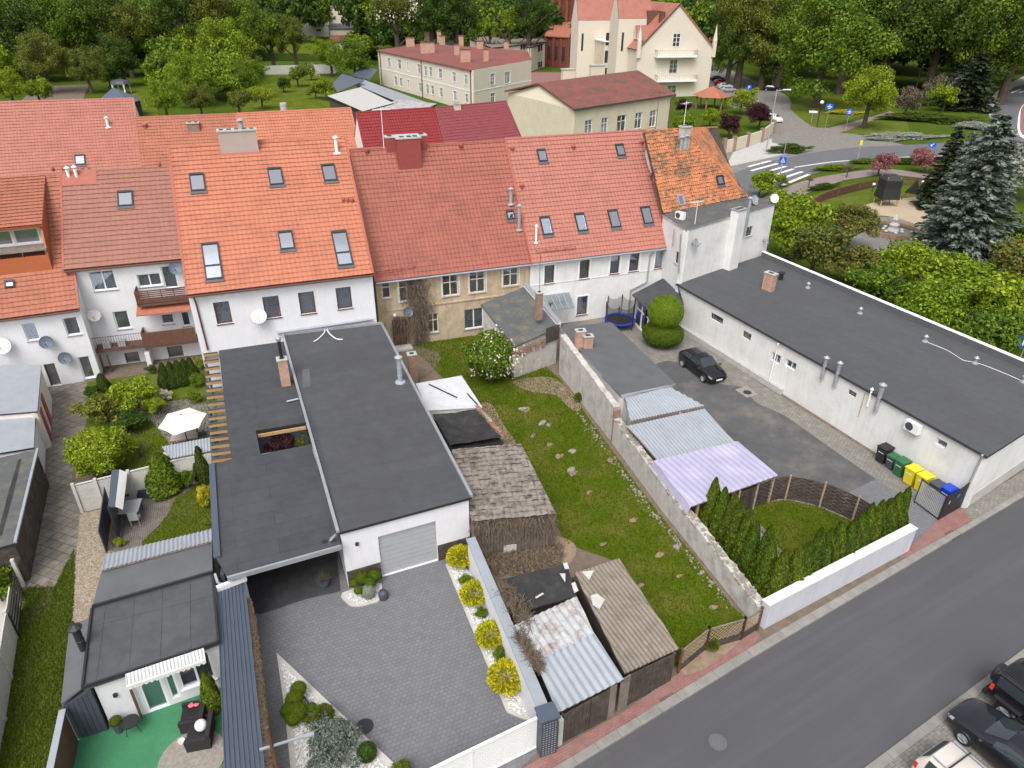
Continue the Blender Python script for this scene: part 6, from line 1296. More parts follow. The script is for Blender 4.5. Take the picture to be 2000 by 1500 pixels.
def manhole(label, u, v, r=.32, z=.012, mat='dark'):
    p = P(u, v, z); m = MB(); m.lathe(p, [(r * 1.0, -.01), (r, .012), (r * .88, .012), (r * .88, .004), (.001, .004)], 24)
    for i in range(-2, 3): m.box(p + Vector((i * r * .3, 0, .004)), r * .1, r * 1.3, .006)
    return solo('manhole_cover', m, M[mat], label, 'manhole cover')
manhole('dark round cover on the pale pad by the black hatchback', 1460, 759, .28, .05); manhole('dark round cover in the paved yard near the blue spruce', 723, 1423, .33); manhole('pale round cover in the middle of the asphalt street', 1413, 1443, .34, .006, 'asphalt_far')
def drain(label, u, v, ang, z=.006):
    p = P(u, v, z); m = MB(); m.box(p, .75, .55, .03, ang, 0); a = Vector((math.cos(ang), math.sin(ang), 0)); t = solo('drain_grate', m, M['woodbrown'], label, 'drain grate'); g = MB()
    for i in range(8): g.box(p + a * (-.3 + i * .086) + UP * .03, .03, .48, .02, ang)
    part(t, 'bars', g, M['dark'])
drain('rusty street drain grate in front of the sheds', 1317, 1364, .53); drain('street drain grate at the courtyard entrance', 1864, 1031, .53)

# ---- left yards: outbuildings
def lo(name, label, px, z, mat, wallm, th=.1): q = [P(u, v, k) for (u, v), k in zip(px, z if isinstance(z, (list, tuple)) else [z] * 4)]; return flat(name, label, q, M[wallm], M[mat], rt=th, oh=.08, cat='outbuilding')
x1 = lo('outbuilding', 'nearest-the-house outbuilding with pale blue sheet roof at the left edge', [(-60, 730), (-60, 831), (74, 818), (80, 727)], 2.6, 'galv', 'pink')
A_, B_, e_, n_ = edge(x1, 2, .08)
x1d = MB(); bar(x1d, A_, e_, n_, .6, 1.6, .1, 2.0, .005, .05); part(x1.root, 'door', x1d, M['chimred']); x1d = MB(); bar(x1d, A_, e_, n_, 2.6, 3.5, .1, 2.0, .005, .05); part(x1.root, 'door', x1d, M['chimred'])
x2 = lo('outbuilding', 'small low outbuilding with patched sheet roof between its two larger neighbours', [(-60, 838), (-60, 912), (68, 889), (70, 829)], 2.2, 'galv', 'white')
x3 = lo('long_shed', 'long dark tarred shed with black board side along the slab path', [(-60, 925), (-60, 1105), (35, 1076), (76, 892)], 2.3, 'bitumen_moss', 'wooddark')
roof_patch(x3, [(38, 913), (44, 912), (28, 985), (8, 1062), (0, 1062), (18, 985)], 2.315, 'feltblack'); part(x3.roof, 'edge_trim', MB().beam(x3.top[2] + UP * .03, x3.top[3] + UP * .03, .12, .1), M['galv'])
bin_('dark bin beside the concrete panel fence at the left edge', (46, 1132), 'anth', 'dark', .9, 1.2, False); solo('brick_pile', MB().box(V2(P(8, 1128, 0)), 1.1, .7, .35, .3).box(V2(P(6, 1128, 0)) + UP * .35, .7, .5, .15, .4), M['brickold'], 'low pile of old bricks near the dark bin', 'brick pile')
# concrete panel fence along the grass lane
fl = [(53, 1160), (42, 1262), (32, 1342), (21, 1424), (-2, 1560)]
tf = thing('panel_fence', 'pale concrete panel fence along the left edge of the grass lane', 'fence', V2(P(36, 1300, 0)))
for i in range(4):
    a, b = V2(P(*fl[i], 0)), V2(P(*fl[i + 1], 0)); 
    if i == 1: a2 = a; b2 = a.lerp(b, .0)
    m = MB(); s = a.lerp(b, .55) if i == 1 else (a if i else a); 
    for k in range(4): m.beam((a.lerp(b, .5) if i == 0 else a).lerp(b, .0) * 1.0 + UP * (.2 + .37 * k), (b if i else a.lerp(b, .999)) + UP * (.2 + .37 * k), .05, .36)
    part(tf, 'panel', m, M['panel']); part(tf, 'post', MB().beam(b, b + UP * 1.65, .14), M['panel'])
part(tf, 'post', MB().beam(V2(P(*fl[0], 0)), V2(P(*fl[0], 0)) + UP * 1.65, .14), M['panel'])
a, b = V2(P(50, 1180, 0)), V2(P(42, 1262, 0)); tg = thing('wicket_gate', 'black barred wicket gate in the pale panel fence', 'gate', (a + b) / 2); n_ = Vector((.12, 0, 0)); g_ = MB()
for k in range(5): g_.beam(a + n_ + UP * (.3 + .27 * k), b + n_ + UP * (.3 + .27 * k), .03, .07)
g_.beam(a + n_, a + n_ + UP * 1.5, .05).beam(b + n_, b + n_ + UP * 1.5, .05); part(tg, 'bars', g_, M['dark'])
# concrete fence between garden and patio
pf = [(166, 1014), (208, 1003), (270, 985), (340, 965), (414, 945)]; tf = thing('panel_fence', 'beige concrete fence with posts between the two small gardens', 'fence', V2(P(290, 980, 0)))
for i in range(4):
    a, b = V2(P(*pf[i], 0)), V2(P(*pf[i + 1], 0)); m = MB()
    for k in range(4): m.beam(a + UP * (.22 + .42 * k), b + UP * (.22 + .42 * k), .05, .41)
    part(tf, 'panel', m, M['panel']); part(tf, 'post', MB().beam(a - E2 * .03, a - E2 * .03 + UP * 1.9, .14), M['panel'])
part(tf, 'coping', MB().beam(V2(P(*pf[0], 0)) + UP * 1.77, V2(P(*pf[4], 0)) + UP * 1.77, .10, .05), M['panel'])
t, q = leanto('lean_to', 'small pale corrugated roof behind the beige garden fence', [(336, 907), (416, 890), (413, 864), (318, 884)], (1.9, 1.9, 2.1, 2.1), 'galv', .16, .022); part(t, 'wall', MB().prism([V2(q[0]), V2(q[1]), V2(q[2]), V2(q[3])], 0, 1.75), M['panel'])
# grill shelter
ts = thing('barbecue_shelter', 'narrow dark barbecue shelter with white scalloped awning on the brick patio', 'shelter', V2(P(228, 1040, 0)))
a, b, c, d = P(215, 1002, 2.1), P(229, 1001, 2.05), P(236, 929, 2.05), P(221, 930, 2.1); part(ts, 'roof', MB().slab([a, b, c, d], .08), M['bluemetal']); part(ts, 'awning', MB().slab([b, b + (b - a) * .9 - UP * .22, c + (c - d) * .9 - UP * .22, c], .03), M['canvas'])
for p in (a, d): part(ts, 'post', MB().beam(V2(p), p, .10), M['dark'])
part(ts, 'back_panel', MB().slab([V2(a) + UP * .1, V2(d) + UP * .1, V2(d) + UP * 1.9, V2(a) + UP * 1.9], .04, dirn=Vector((1, 0, 0))), M['anth'])
c = V2(P(232, 1068, 0)); solo('windscreen_fence', MB().slab([V2(P(213, 1095, 0)) + UP * .05, V2(P(222, 1008, 0)) + UP * .05, V2(P(222, 1008, 0)) + UP * 1.5, V2(P(213, 1095, 0)) + UP * 1.5], .05, dirn=Vector((1, 0, 0))), M['anth'], 'dark slate fence panel beside the cobblestone strip', 'fence')
def table(name, label, px, w_, d_, h, ang, mat='greyblind', legm='dark', cat='table'):
    p = V2(P(*px, 0)); t = thing(name, label, cat, p); part(t, 'table_top', MB().box(p + UP * (h - .04), w_, d_, .04, ang), M[mat]); a = Vector((math.cos(ang), math.sin(ang), 0)); b = Vector((-a.y, a.x, 0))
    for sx in (-1, 1):
        for sy in (-1, 1): q = p + a * sx * w_ * .42 + b * sy * d_ * .42; part(t, 'leg', MB().beam(q, q + UP * (h - .04), .04), M[legm])
    return t
table('garden_table', 'grey square table on the brick patio', (262, 1022), 1.1, 1.1, .72, .25)
def gchair(label, px, ang, mat='black', group=None):
    t = thing('garden_chair', label, 'chair', (0, 0, 0), group); part(t, 'seat', MB().box((0, 0, .40), .46, .46, .04), M[mat]); part(t, 'backrest', MB().beam((0, .23, .66), (0, .25, .66 + .001), .46, .45) if False else MB().box((0, .23, .44), .46, .04, .48), M[mat])
    for sx in (-1, 1):
        for sy in (-1, 1): part(t, 'leg', MB().beam((sx * .2, sy * .2, 0), (sx * .2, sy * .2, .40), .03), M['galv'])
    t.location = V2(P(*px, 0)); t.rotation_euler = (0, 0, ang); return t
gchair('black garden chair under the scalloped awning', (250, 990), .6); gchair('metal garden chair in front of the grey patio table', (272, 1035), 3.4, 'greyblind')
solo('leaning_board', MB().slab([P(270, 985, .02), P(299, 985, .02), P(297, 966, .75), P(272, 970, .75)], .04, dirn=Vector((0, 1, 0))), M['bluemetal'], 'blue grey board leaning on the beige garden fence', 'board')
# white parasol
up = V2(P(356, 868, 0)); tu = thing('parasol', 'large off-white hexagonal parasol over the garden terrace', 'parasol', up); apx = P(354, 822, 2.55); rim = [P(310, 847, 2.1), P(342, 861, 2.1), P(390, 845, 2.1), P(405, 817, 2.1), P(371, 806, 2.1), P(328, 819, 2.1)]; cm = MB()
for i in range(6):
    a, b = rim[i], rim[(i + 1) % 6]; mp = (a + b) / 2 * .97 + apx * .03 - UP * 0
    cm.add([apx, a, mp], [(0, 1, 2)]); cm.add([apx, mp, b], [(0, 1, 2)])
part(tu, 'canopy', cm, M['canvas']); part(tu, 'pole', MB().tube(V2(apx), apx + UP * .1, .03), M['dark']); part(tu, 'vent_cap', MB().lathe(apx - UP * .02, [(.28, -.06), (.001, .08)], 12), M['canvas']); part(tu, 'base', MB().lathe(V2(apx), [(.3, 0), (.3, .08), (.001, .1)], 16), M['concrete'])
for i in range(6): part(tu, 'rib', MB().tube(apx - UP * .06, rim[i] - UP * .03, .012, n=5), M['dark'])
table('garden_table', 'dark table under the edge of the white parasol', (367, 880), 1.5, .8, .7, .3, 'taupe'); gchair('black folding chair beside the white parasol', (399, 868), 2.2)

# ---- green carpet annexe
c0 = [P(204, 1129, 2.75), P(187, 1198, 2.7), P(421, 1127, 2.7), P(419, 1068, 2.75)]; tA = thing('garden_annexe', 'low white annexe with two dark felt roofs and folded awning at the green carpet', 'annexe', V2(P(300, 1300, 0)))
zA = 2.55; r0, r1, r2, r3 = P(187, 1203, zA), P(171, 1357, zA), P(435, 1264, zA), P(421, 1131, zA)
pn = (c0[1] - c0[0]).cross(c0[2] - c0[0]).normalized(); M['bitumen_v'] = bricks('felt_upright_strips', (.070, .074, .080), (.066, .069, .076), (.030, .031, .034), 1.05, 9.0, .012, R(-22), False, .85, 0, dirt=(.095, .095, .095), dirt_amt=.3, dirt_scale=.5, bstr=.1, mottle=.3)
part(tA, 'upper_roof', MB().slab(c0, .25), M['bitumen_plain']); rA = part(tA, 'roof', MB().slab([r0, r1, r2, r3], .16), M['bitumen_v'])
for a, b in ((r0, r1), (r1, r2), (r2, r3)): part(rA, 'edge_trim', MB().beam(a + UP * .03, b + UP * .03, .08, .12), M['dark'])
part(rA, 'edge_trim', MB().beam(c0[1] + UP * .02, c0[2] + UP * .02, .10, .10), M['dark'])
s0_, q = leanto('lean_to', 'strip of pale corrugated roof above the dark annexe roof', [(204, 1128), (419, 1067), (419, 1043), (211, 1097)], (2.85, 2.85, 2.6, 2.6), 'galv', .18, .02); part(s0_, 'wall', MB().prism([V2(x) for x in q], 0, 2.45), M['offwhite'])
A_, B_ = V2(P(178, 1370, zA)) * 1.0, V2(P(436, 1272, zA)); A_ = V2(r1) + (V2(r2) - V2(r1)) * .06 + (V2(r0) - V2(r1)).normalized() * .15; B_ = V2(r2) + (V2(r3) - V2(r2)).normalized() * .15
dh1 = boxpx(A_, B_, 272, 1330, 345, 1395); dh1 = (dh1[0], dh1[1], .04, 2.15); dh2 = (dh1[1] + .12, dh1[1] + .45, .3, 2.15); dh3 = (dh2[1] + .12, dh2[1] + 1.35, .6, 2.15); mb = MB(); wall(mb, A_, B_, 0, zA - .16, [dh1, dh2, dh3], .2, reveal=.08); part(tA, 'wall', mb, M['white'])
window(tA, A_, B_, dh1, kind='single', sill=None, name='glass_door', deep=.05); window(tA, A_, B_, dh2, kind='single', sill=None, deep=.05); window(tA, A_, B_, dh3, kind='double', sill='whiteframe', deep=.05)
part(tA, 'inner_wall', MB().prism([A_ + Vector((.2, .8, 0)), B_ + Vector((-.2, .8, 0)), V2(c0[3]) + Vector((-.2, 0, 0)), V2(c0[0]) + Vector((.2, 0, 0))], 0, 2.3), M['offwhite'])
e = (B_ - A_).normalized(); n = Vector((e.y, -e.x, 0)); a1, b1_ = PW(254, 1334, A_ + n * .5, B_ + n * .5), PW(408, 1284, A_ + n * .5, B_ + n * .5); b1_.z = a1.z
aw = MB(); aw.slab([a1 + n * .35 - UP * .12, b1_ + n * .35 - UP * .12, b1_ - n * .10 + UP * .03, a1 - n * .10 + UP * .03], .04); ao = part(tA, 'awning', aw, M['canvas']); k = 15; vl = MB()
for i in range(k):
    p, q = (a1 + n * .35 - UP * .14).lerp(b1_ + n * .35 - UP * .14, i / k), (a1 + n * .35 - UP * .14).lerp(b1_ + n * .35 - UP * .14, (i + 1) / k); m_ = (p + q) / 2; vl.add([p, q, q - UP * .12, m_ - UP * .2, p - UP * .12], [(0, 1, 2, 3, 4)])
part(ao, 'valance', vl, M['canvas']); part(ao, 'front_bar', MB().beam(a1 + n * .36 - UP * .12, b1_ + n * .36 - UP * .12, .05, .07), M['whiteframe'])
for i in range(1, 22): pass
st = MB()
for i in range(22): p = (a1 + n * .34 - UP * .085).lerp(b1_ + n * .34 - UP * .085, (i + .3) / 22); q = (a1 - n * .09 + UP * .045).lerp(b1_ - n * .09 + UP * .045, (i + .3) / 22); st.beam(p, q, .05, .004)
part(ao, 'stripes', st, M['greyblind']); part(tA, 'wall_lamp', MB().box(PW(236, 1371, A_, B_) + n * .05, .12, .1, .16, 0), M['dark'])
post = MB().beam(V2(P(288, 1415, 0)), V2(P(288, 1415, 0)) + UP * 2.1, .08); part(tA, 'awning_post', post, M['woodbrown'])
l0, l1_, l2_, l3_ = P(143, 1237, 2.2), P(129, 1389, 2.1), P(169, 1357, 2.38), P(184, 1219, 2.42)
lr = MB().slab([l0, l1_, l2_, l3_], .08); part(tA, 'lean_to_roof', lr, M['bitumen_plain']); pipe(tA, 'flue', P(172, 1281, 2.4), 1.0, .14, 'dark', base=False); 
dA, dB = V2(P(164, 1456, 0)), V2(P(223, 1437, 0)); boards(tA, 'shed_door', dA, dB, 1.9, 2.35, 'anth', .16, z0=.05)
part(tA, 'side_wall', MB().prism([V2(l0) + Vector((.05, 0, 0)), dA, dB, V2(l3_)], 0, [2.1, 1.9, 2.2, 2.2]), M['anth'])
a, b = V2(P(163, 1462, 0)), V2(P(140, 1600, 0)); tb = thing('screen_fence', 'brown plank screen with grey cap beside the green carpet', 'fence', (a + b) / 2); part(tb, 'panel', MB().beam(a + UP * .9, b + UP * .9, .06, 1.8), M['woodbrown']); part(tb, 'cap', MB().beam(a + UP * 1.83, b + UP * 1.83, .22, .05), M['galv'])
# terrace furniture
def sofa(label, px, ang, w_=1.0): 
    t = thing('rattan_armchair', label, 'armchair', (0, 0, 0), 'rattan armchairs on the green carpet'); part(t, 'seat', MB().box((0, 0, .0), w_, .85, .36), M['wicker']); part(t, 'backrest', MB().box((0, .40, .36), w_, .16, .42), M['wicker'])
    for s in (-1, 1): part(t, 'armrest', MB().box((s * (w_ / 2 - .07), -.06, .36), .14, .75, .20), M['wicker'])
    part(t, 'cushion', MB().box((0, -.07, .365), w_ - .3, .66, .10), M['black']); t.location = V2(P(*px, 0)); t.rotation_euler = (0, 0, ang); return t
sofa('black rattan armchair with a pink cushion on it', (392, 1418), -1.35, .95); sofa('black rattan armchair holding a white ball', (405, 1450), -1.35, 1.1)
solo('ball', MB().sphere(P(403, 1432, 0).lerp(P(403, 1432, 0), 0) + UP * .0 + (P(403, 1426, .68) - P(403, 1432, 0)), .22, 16), M['signwhite'], 'white ball resting on the nearer rattan armchair', 'ball', smooth=True)
M['pinkc'] = plain('pink_fabric', (.75, .15, .18), .7, fine=0); pc_ = MB(); c = P(384, 1386, .52); pc_.sphere(c, .13, 10, sz=.35); pc_.sphere(c + Vector((.18, .03, 0)), .11, 10, sz=.35); solo('cushion', pc_, M['pinkc'], 'small pink cushion on the black rattan armchair', 'cushion', smooth=True)
rt = thing('side_table', 'small round black metal table by the white annexe wall', 'table', V2(P(272, 1440, 0))); c = V2(P(272, 1440, 0)); part(rt, 'table_top', MB().lathe(c + UP * .55, [(.001, .03), (.32, .03), (.32, 0), (.001, 0)], 20), M['black'])
for i in range(3): a = i * 2.1; part(rt, 'leg', MB().tube(c + Vector((math.cos(a), math.sin(a), 0)) * .28, c + UP * .55 + Vector((math.cos(a), math.sin(a), 0)) * .15, .012, n=6), M['dark'])
solo('round_rug', MB().lathe(P(387, 1492, .012), [(1.15, 0), (1.15, .015), (.001, .015)], 32), M['kerbdirt'], 'pale round rug at the edge of the green carpet', 'rug')
solo('cup', MB().lathe(P(367, 1461, .01), [(.09, 0), (.12, .14), (.10, .14), (.07, .02), (.001, .02)], 16), M['signwhite'], 'white bowl standing on the green carpet', 'bowl')
# long blue-grey sheet roof (carport / woodstore)
tk = thing('wood_store', 'long woodstore with ribbed blue grey metal roof along the yard', 'wood store', V2(P(500, 1320, 0)))
a, b, c, d = P(430, 1157, 2.35), P(484, 1144, 2.25), P(540, 1600, 2.25), P(458, 1620, 2.35); rf = MB().slab([a, b, c, d][::-1], .06); part(tk, 'roof', rf, M['bluemetal']); rbm = MB()
for i in range(9): k = i / 8; rbm.beam(a.lerp(b, k) + UP * .02, d.lerp(c, k) + UP * .02, .03, .05)
part(tk, 'roof_rib', rbm, M['bluemetal']); 
for k in (.02, .2, .4, .62, .85): p = b.lerp(c, k); part(tk, 'post', MB().beam(V2(p) - Vector((.1, 0, 0)), p - Vector((.1, 0, 0)), .09), M['anth'])
part(tk, 'back_wall', MB().prism([V2(a), V2(d), V2(d) + Vector((.1, 0, 0)), V2(a) + Vector((.1, 0, 0))], 0, 2.25), M['anth']); part(tk, 'drainpipe', MB().path([P(426, 1130, 2.75), P(432, 1148, 2.55), P(441, 1150, 2.45)], .06), M['galv'])
lg = MB(); rng = random.Random(3)
for k in range(3):
    for i in range(170):
        u = .03 + .93 * (i % 57) / 57; z = .1 + .17 * (k * 3 + i // 57); p = b.lerp(c, u); 
        lg.tube(V2(p) + UP * z - Vector((.45, 0, 0)), V2(p) + UP * z + Vector((rng.uniform(.02, .16), 0, 0)), rng.uniform(.06, .09), n=6)
o = solo('firewood_stack', lg, M['log'], 'split firewood stacked under the blue grey metal roof', 'firewood')
# planting beds
def bed(kerb, inner, label, seed):
    mb = MB(); q = [V2(P(u, v, 0)) for u, v in kerb]; mb.prism([(p.x, p.y) for p in q], .0, .075); solo('bed_kerb', mb, M['panel'], kind='structure')
    sheet('bed_gravel', inner, .082, 'bedfloor'); xs = P(*inner[0], 0); A = 0; pts = [P(u, v, 0) for u, v in inner]
    for i in range(len(pts)): a, b = pts[i], pts[(i + 1) % len(pts)]; A += a.x * b.y - b.x * a.y
    scatter('pebbles', inner, .085, int(abs(A) / 2 * 230), f_stones(.038, .6), 'pebble', label, seed, 'pebbles')
bed([(549, 1284), (640, 1367), (800, 1513), (860, 1580), (590, 1600), (579, 1500), (566, 1390)], [(557, 1300), (630, 1375), (785, 1518), (820, 1560), (602, 1580), (590, 1480), (575, 1390)], 'white pebbles of the triangular bed', 11)
bed(smoothpx([(676, 1165), (745, 1144), (752, 1160), (748, 1178), (730, 1185), (701, 1191), (684, 1184)], True, 3), smoothpx([(684, 1166), (740, 1149), (745, 1160), (740, 1174), (722, 1180), (703, 1183), (692, 1178)], True, 3), 'white pebbles of the small bed beside the garage door', 12)
bed([(876, 1106), (900, 1098), (934, 1130), (1060, 1412), (1025, 1403), (1000, 1392), (986, 1360)], [(884, 1108), (900, 1102), (932, 1136), (1052, 1405), (1028, 1395), (1006, 1386), (993, 1358)], 'white pebbles below the golden shrubs', 13)
bo = MB(); c = V2(P(756, 1172, 0)); bo.lathe(c, [(.20, 0), (.22, .05), (.22, .30), (.17, .42), (.001, .46)], 20); solo('bollard', bo, M['anth'], 'dark round bollard beside the small pebble bed', 'bollard', smooth=True)
pp_ = thing('lamp_post', 'brown pole with grey cross arm standing over the blue spruce', 'pole', V2(P(585, 1620, 0))); b = V2(P(585, 1620, 0)); part(pp_, 'pole', MB().tube(b, b + UP * 5.2, .09, .06, 8), M['woodbrown']); ht = P(575, 1440, 0); zt = 4.3; p = b + UP * zt; part(pp_, 'cross_arm', MB().beam(p - E1 * .35, p + E1 * 1.1, .07, .05), M['galv']); part(pp_, 'lamp', MB().box(p + E1 * 1.1 - UP * .06, .3, .12, .08, .35), M['galv'])
pt_ = thing('plant_pot', 'tall grey pot with a small ball shrub by the annexe wall', 'plant pot', V2(P(245, 1441, 0))); c = V2(P(245, 1441, 0)); part(pt_, 'pot', MB().lathe(c, [(.12, 0), (.2, .5), (.17, .5), (.16, .45), (.001, .45)], 16), M['bluemetal']); link('shrub', TPL['ball0'], pt_, M['thuja'], (0, 0, .62), (.22, .22, .18))
pt_ = thing('plant_pot', 'pot of dry twiggy grass at the edge of the dark carport', 'plant pot', V2(P(640, 1152, 0))); c = V2(P(640, 1152, 0)); part(pt_, 'pot', MB().lathe(c, [(.16, 0), (.24, .3), (.21, .3), (.001, .26)], 16), M['bluemetal']); link('plant', TPL['twigs'], pt_, M['drytwig'], (0, 0, .35), (.55, .55, .7))
# dishes on the row of houses
WD = lambda H, u, v, o=0: PW(u, v, H.A + H.n * o, H.B + H.n * o)
dish('large white dish low on the far-left white wall', WD(hK, 6, 690), hK.n, .52, 'canvas'); dish('grey dish between the two upper windows of the low white house', WD(hK, 92, 682), hK.n, .42, 'bluemetal'); dish('grey dish on a floor-level arm above the passage door', WD(hK, 128, 712), hK.n, .40, 'bluemetal')
dish('white dish on the wall left of the striped blind window', WD(hL, 185, 628), hL.n, .42, 'canvas'); dish('grey dish under the eave corner above the upper balcony', WD(hL, 342, 532), hL.n, .46, 'bluemetal', arm=.6)
dish('rust stained white dish beside the second window of the orange roofed house', WD(hA, 503, 624), hA.n, .50, 'canvas'); dish('blue grey dish beside the dead vine on the beige house', WD(hR, 793, 612), hR.n, .36, 'bluemetal')
# dead vine on the beige house and over the plank shed
def vine(label, pts_fn, n, seed, mat='deadvine', name='dead_vine', L=.55):
    rng = random.Random(seed); mb = MB()
    for i in range(n):
        p, up = pts_fn(rng); d = Vector((rng.uniform(-1, 1), rng.uniform(-1, 1), rng.uniform(-1, 1))) * .6 + up; q = p + d.normalized() * L * rng.uniform(.4, 1.2); o = Vector((rng.uniform(-1, 1), rng.uniform(-1, 1), rng.uniform(-1, 1))).normalized() * .012
        mb.add([p - o, p + o, q + o, q - o], [(0, 1, 2, 3)])
    return solo(name, mb, M[mat], label, 'vine')
def vf(rng):
    v = rng.uniform(545, 690); w_ = 26 if v < 600 else 17; u = 823 - (v - 545) * .03 + rng.gauss(0, w_ * .5) - (12 if v < 590 else 0); return WD(hR, u, v, rng.uniform(.02, .3)), Vector((0, 0, -.8))
vine('dead brown vine hanging down the beige house wall', vf, 3200, 5)
def vf2(rng):
    v = rng.uniform(620, 665); u = 784 + rng.gauss(0, 10); return WD(hR, u, v, rng.uniform(.02, .35)), Vector((0, 0, -.9))
vine('dead brown vine hanging over the plank house door', vf2, 900, 6)
def vf3(rng): k = rng.random(); a_, b_ = P(925, 1022, 2.25), P(1091, 1005, 2.15); p = a_.lerp(b_, k); z = rng.random() ** 2.2; return p + UP * (.10 - z * 1.5) - Vector((.0, .25 * (1 - z) * rng.random(), 0)), Vector((0, -.2, -.9))
vine('dry brown creeper over the front of the plank shed', vf3, 1100, 7, L=.4)
def vf4(rng): k = rng.random(); u = 990 + 52 * k + rng.gauss(0, 7); v = 1145 + 75 * k + rng.gauss(0, 10); return P(u, v, rng.uniform(1.2, 2.4)), Vector((0, 0, .2))
vine('dry brown creeper along the back corner of the street sheds', vf4, 1500, 8, L=.4)
def vf5(rng): k = rng.random(); u = 1020 + 45 * k + rng.gauss(0, 5); v = 1235 + 70 * k + rng.gauss(0, 6); return P(u, v, 2.0), Vector((0, 0, .1))
vine('patch of brown creeper on the rusty roof edge', vf5, 1200, 9, L=.3)
def vf6(rng): u = rng.uniform(940, 1105); v = rng.uniform(1060, 1125); return P(u, v, .05), Vector((0, 0, .4))
vine('tangle of dry stalks between the plank shed and street sheds', vf6, 3600, 10, 'drytwig', 'dry_brush', .22)
rng = random.Random(2)
o = None
for lab, pts in (('rubble and stones scattered along the foot of the stone wall', [(1093, 748), (1130, 795), (1187, 868), (1243, 945), (1288, 1002), (1360, 1085), (1440, 1180)]),):
    n_ = 0; mb = MB(); V = []
    for i in range(330):
        k = rng.random() * (len(pts) - 1.001); j = int(k); f = k - j; u = pts[j][0] * (1 - f) + pts[j + 1][0] * f; v = pts[j][1] * (1 - f) + pts[j + 1][1] * f; p = P(u - abs(rng.gauss(0, 7)), v + rng.uniform(-4, 6), 0); r = rng.uniform(.02, .08); mb.add([tuple(Vector(x) * r * rng.uniform(.8, 1.2) + p + UP * r * .4) for x in ICO], [tuple(f) for f in ICF])
    o = solo('rubble', mb, M['kerbdirt'], lab, 'rubble', kind='stuff')
for lab, u, v, w_, a in (('pale stone slab lying near the top of the grass', 1061, 826, .9, 1.0), ('flat pale stone in the middle of the grass', 1120, 881, .6, .3), ('small pale boulder right of the stone slab', 1072, 831, .35, .5), ('broken stone heap in the middle of the grass', 1118, 917, .7, .8), ('flat earth coloured slab near the blossom bush', 1022, 800, .8, .3), ('lone white stone low in the grass by the stone wall', 1326, 1065, .4, .4)):
    mb = MB(); p = P(u, v, 0); ro = Matrix.Rotation(a, 3, 'Z'); mb.add([ro @ Vector((x[0] * w_ * .5 * rng.uniform(.85, 1.1), x[1] * .2 * rng.uniform(.8, 1.2), x[2] * .13)) + p + UP * .06 for x in ICO], [tuple(f) for f in ICF]); solo('stone', mb, M['kerbdirt'], lab, 'stone')
t = thing('chimney_stub', 'free standing old brick chimney stub behind the white shed roof', 'chimney', V2(P(808, 752, 0))); stack(t, 'stack', V2(P(808, 752, 0)), .55, .5, 2.3, 'brickold', .3)

# ================================================================ VEGETATION
tpl('blossom', t_crown, 90, 40, 1300, .045)
def T(label, u, v, rpx, mat='leaf', key='crown', asp=1.0, cat='tree', name='tree', dmax=230, group=None, zc=None, blossom=0, lift=.92, fill=0):
    """tree whose crown centre is sighted at (u, v) with apparent radius rpx"""
    s_ = -ray(u, v).normalized().z; kk = rpx / FPX * asp * lift / s_; z = CAMH * kk / (1 + kk) if zc is None else zc
    p = P(u, v, z); D = (p - CAM).length; r = rpx * min(D, dmax) / FPX
    if D > dmax: d = ray(u, v).normalized(); p = CAM + d * dmax; z = p.z
    h = z + r * asp; tr = max(0.02, (z - r * asp) / h); t = tree(name, label, (p.x, p.y, 0), h, r, key, mat, cat, group, tr)
    if fill: link('inner_foliage', TPL['ball0'], t, M[mat], (0, 0, z), (r * .7, r * .7, r * asp * .75))
    if blossom: link('blossom', TPL['blossom'], t, M['flower'], (0, 0, z), (r * 1.06, r * 1.06, r * asp * 1.06))
    return t
def C(label, bu, bv, au, av, wpx, mat='sprucedark', key='spruce', cat='tree', name='conifer', group=None):
    b = P(bu, bv, 0); d = ray(au, av); k = V2(b).dot(V2(d)) / V2(d).dot(V2(d)); h = (CAM + d * k).z; D = (b - CAM).length
    return conifer(name, label, b, h, wpx * D / FPX, key, mat, cat, group)
# --- plot and courtyard
t = T('white flowering bush beside the old outbuilding on the grass plot', 958, 694, 58, 'leaf', 'dense', 1.15, 'bush', 'flowering_bush', blossom=1, fill=1)
tb = thing('ball_topiary', 'two tier ball topiary clipped in bright green beside the black hatchback', 'topiary', P(1291, 668, 0)); b = P(1291, 668, 0)
link('lower_ball', TPL['ballfine'], tb, M['thuja'], (0, 0, .95), (1.62, 1.62, .98)); link('upper_ball', TPL['ballfine'], tb, M['leafbright'], (0, 0, 2.75), (1.38, 1.38, 1.30)); o = part(tb, 'stem', MB().tube(b, b + UP * 2, .1), M['trunk'])
def row(pts, n): 
    L = [V2(P(*p, 0)) for p in pts]; ds = [(L[i + 1] - L[i]).length for i in range(len(L) - 1)]; tot = sum(ds); out_ = []
    for k in range(n):
        s = tot * k / (n - 1); i = 0
        while i < len(ds) - 1 and s > ds[i]: s -= ds[i]; i += 1
        out_.append(L[i].lerp(L[i + 1], s / ds[i]))
    return out_
GRP = 'hedge of columnar cypresses round the small lawn'
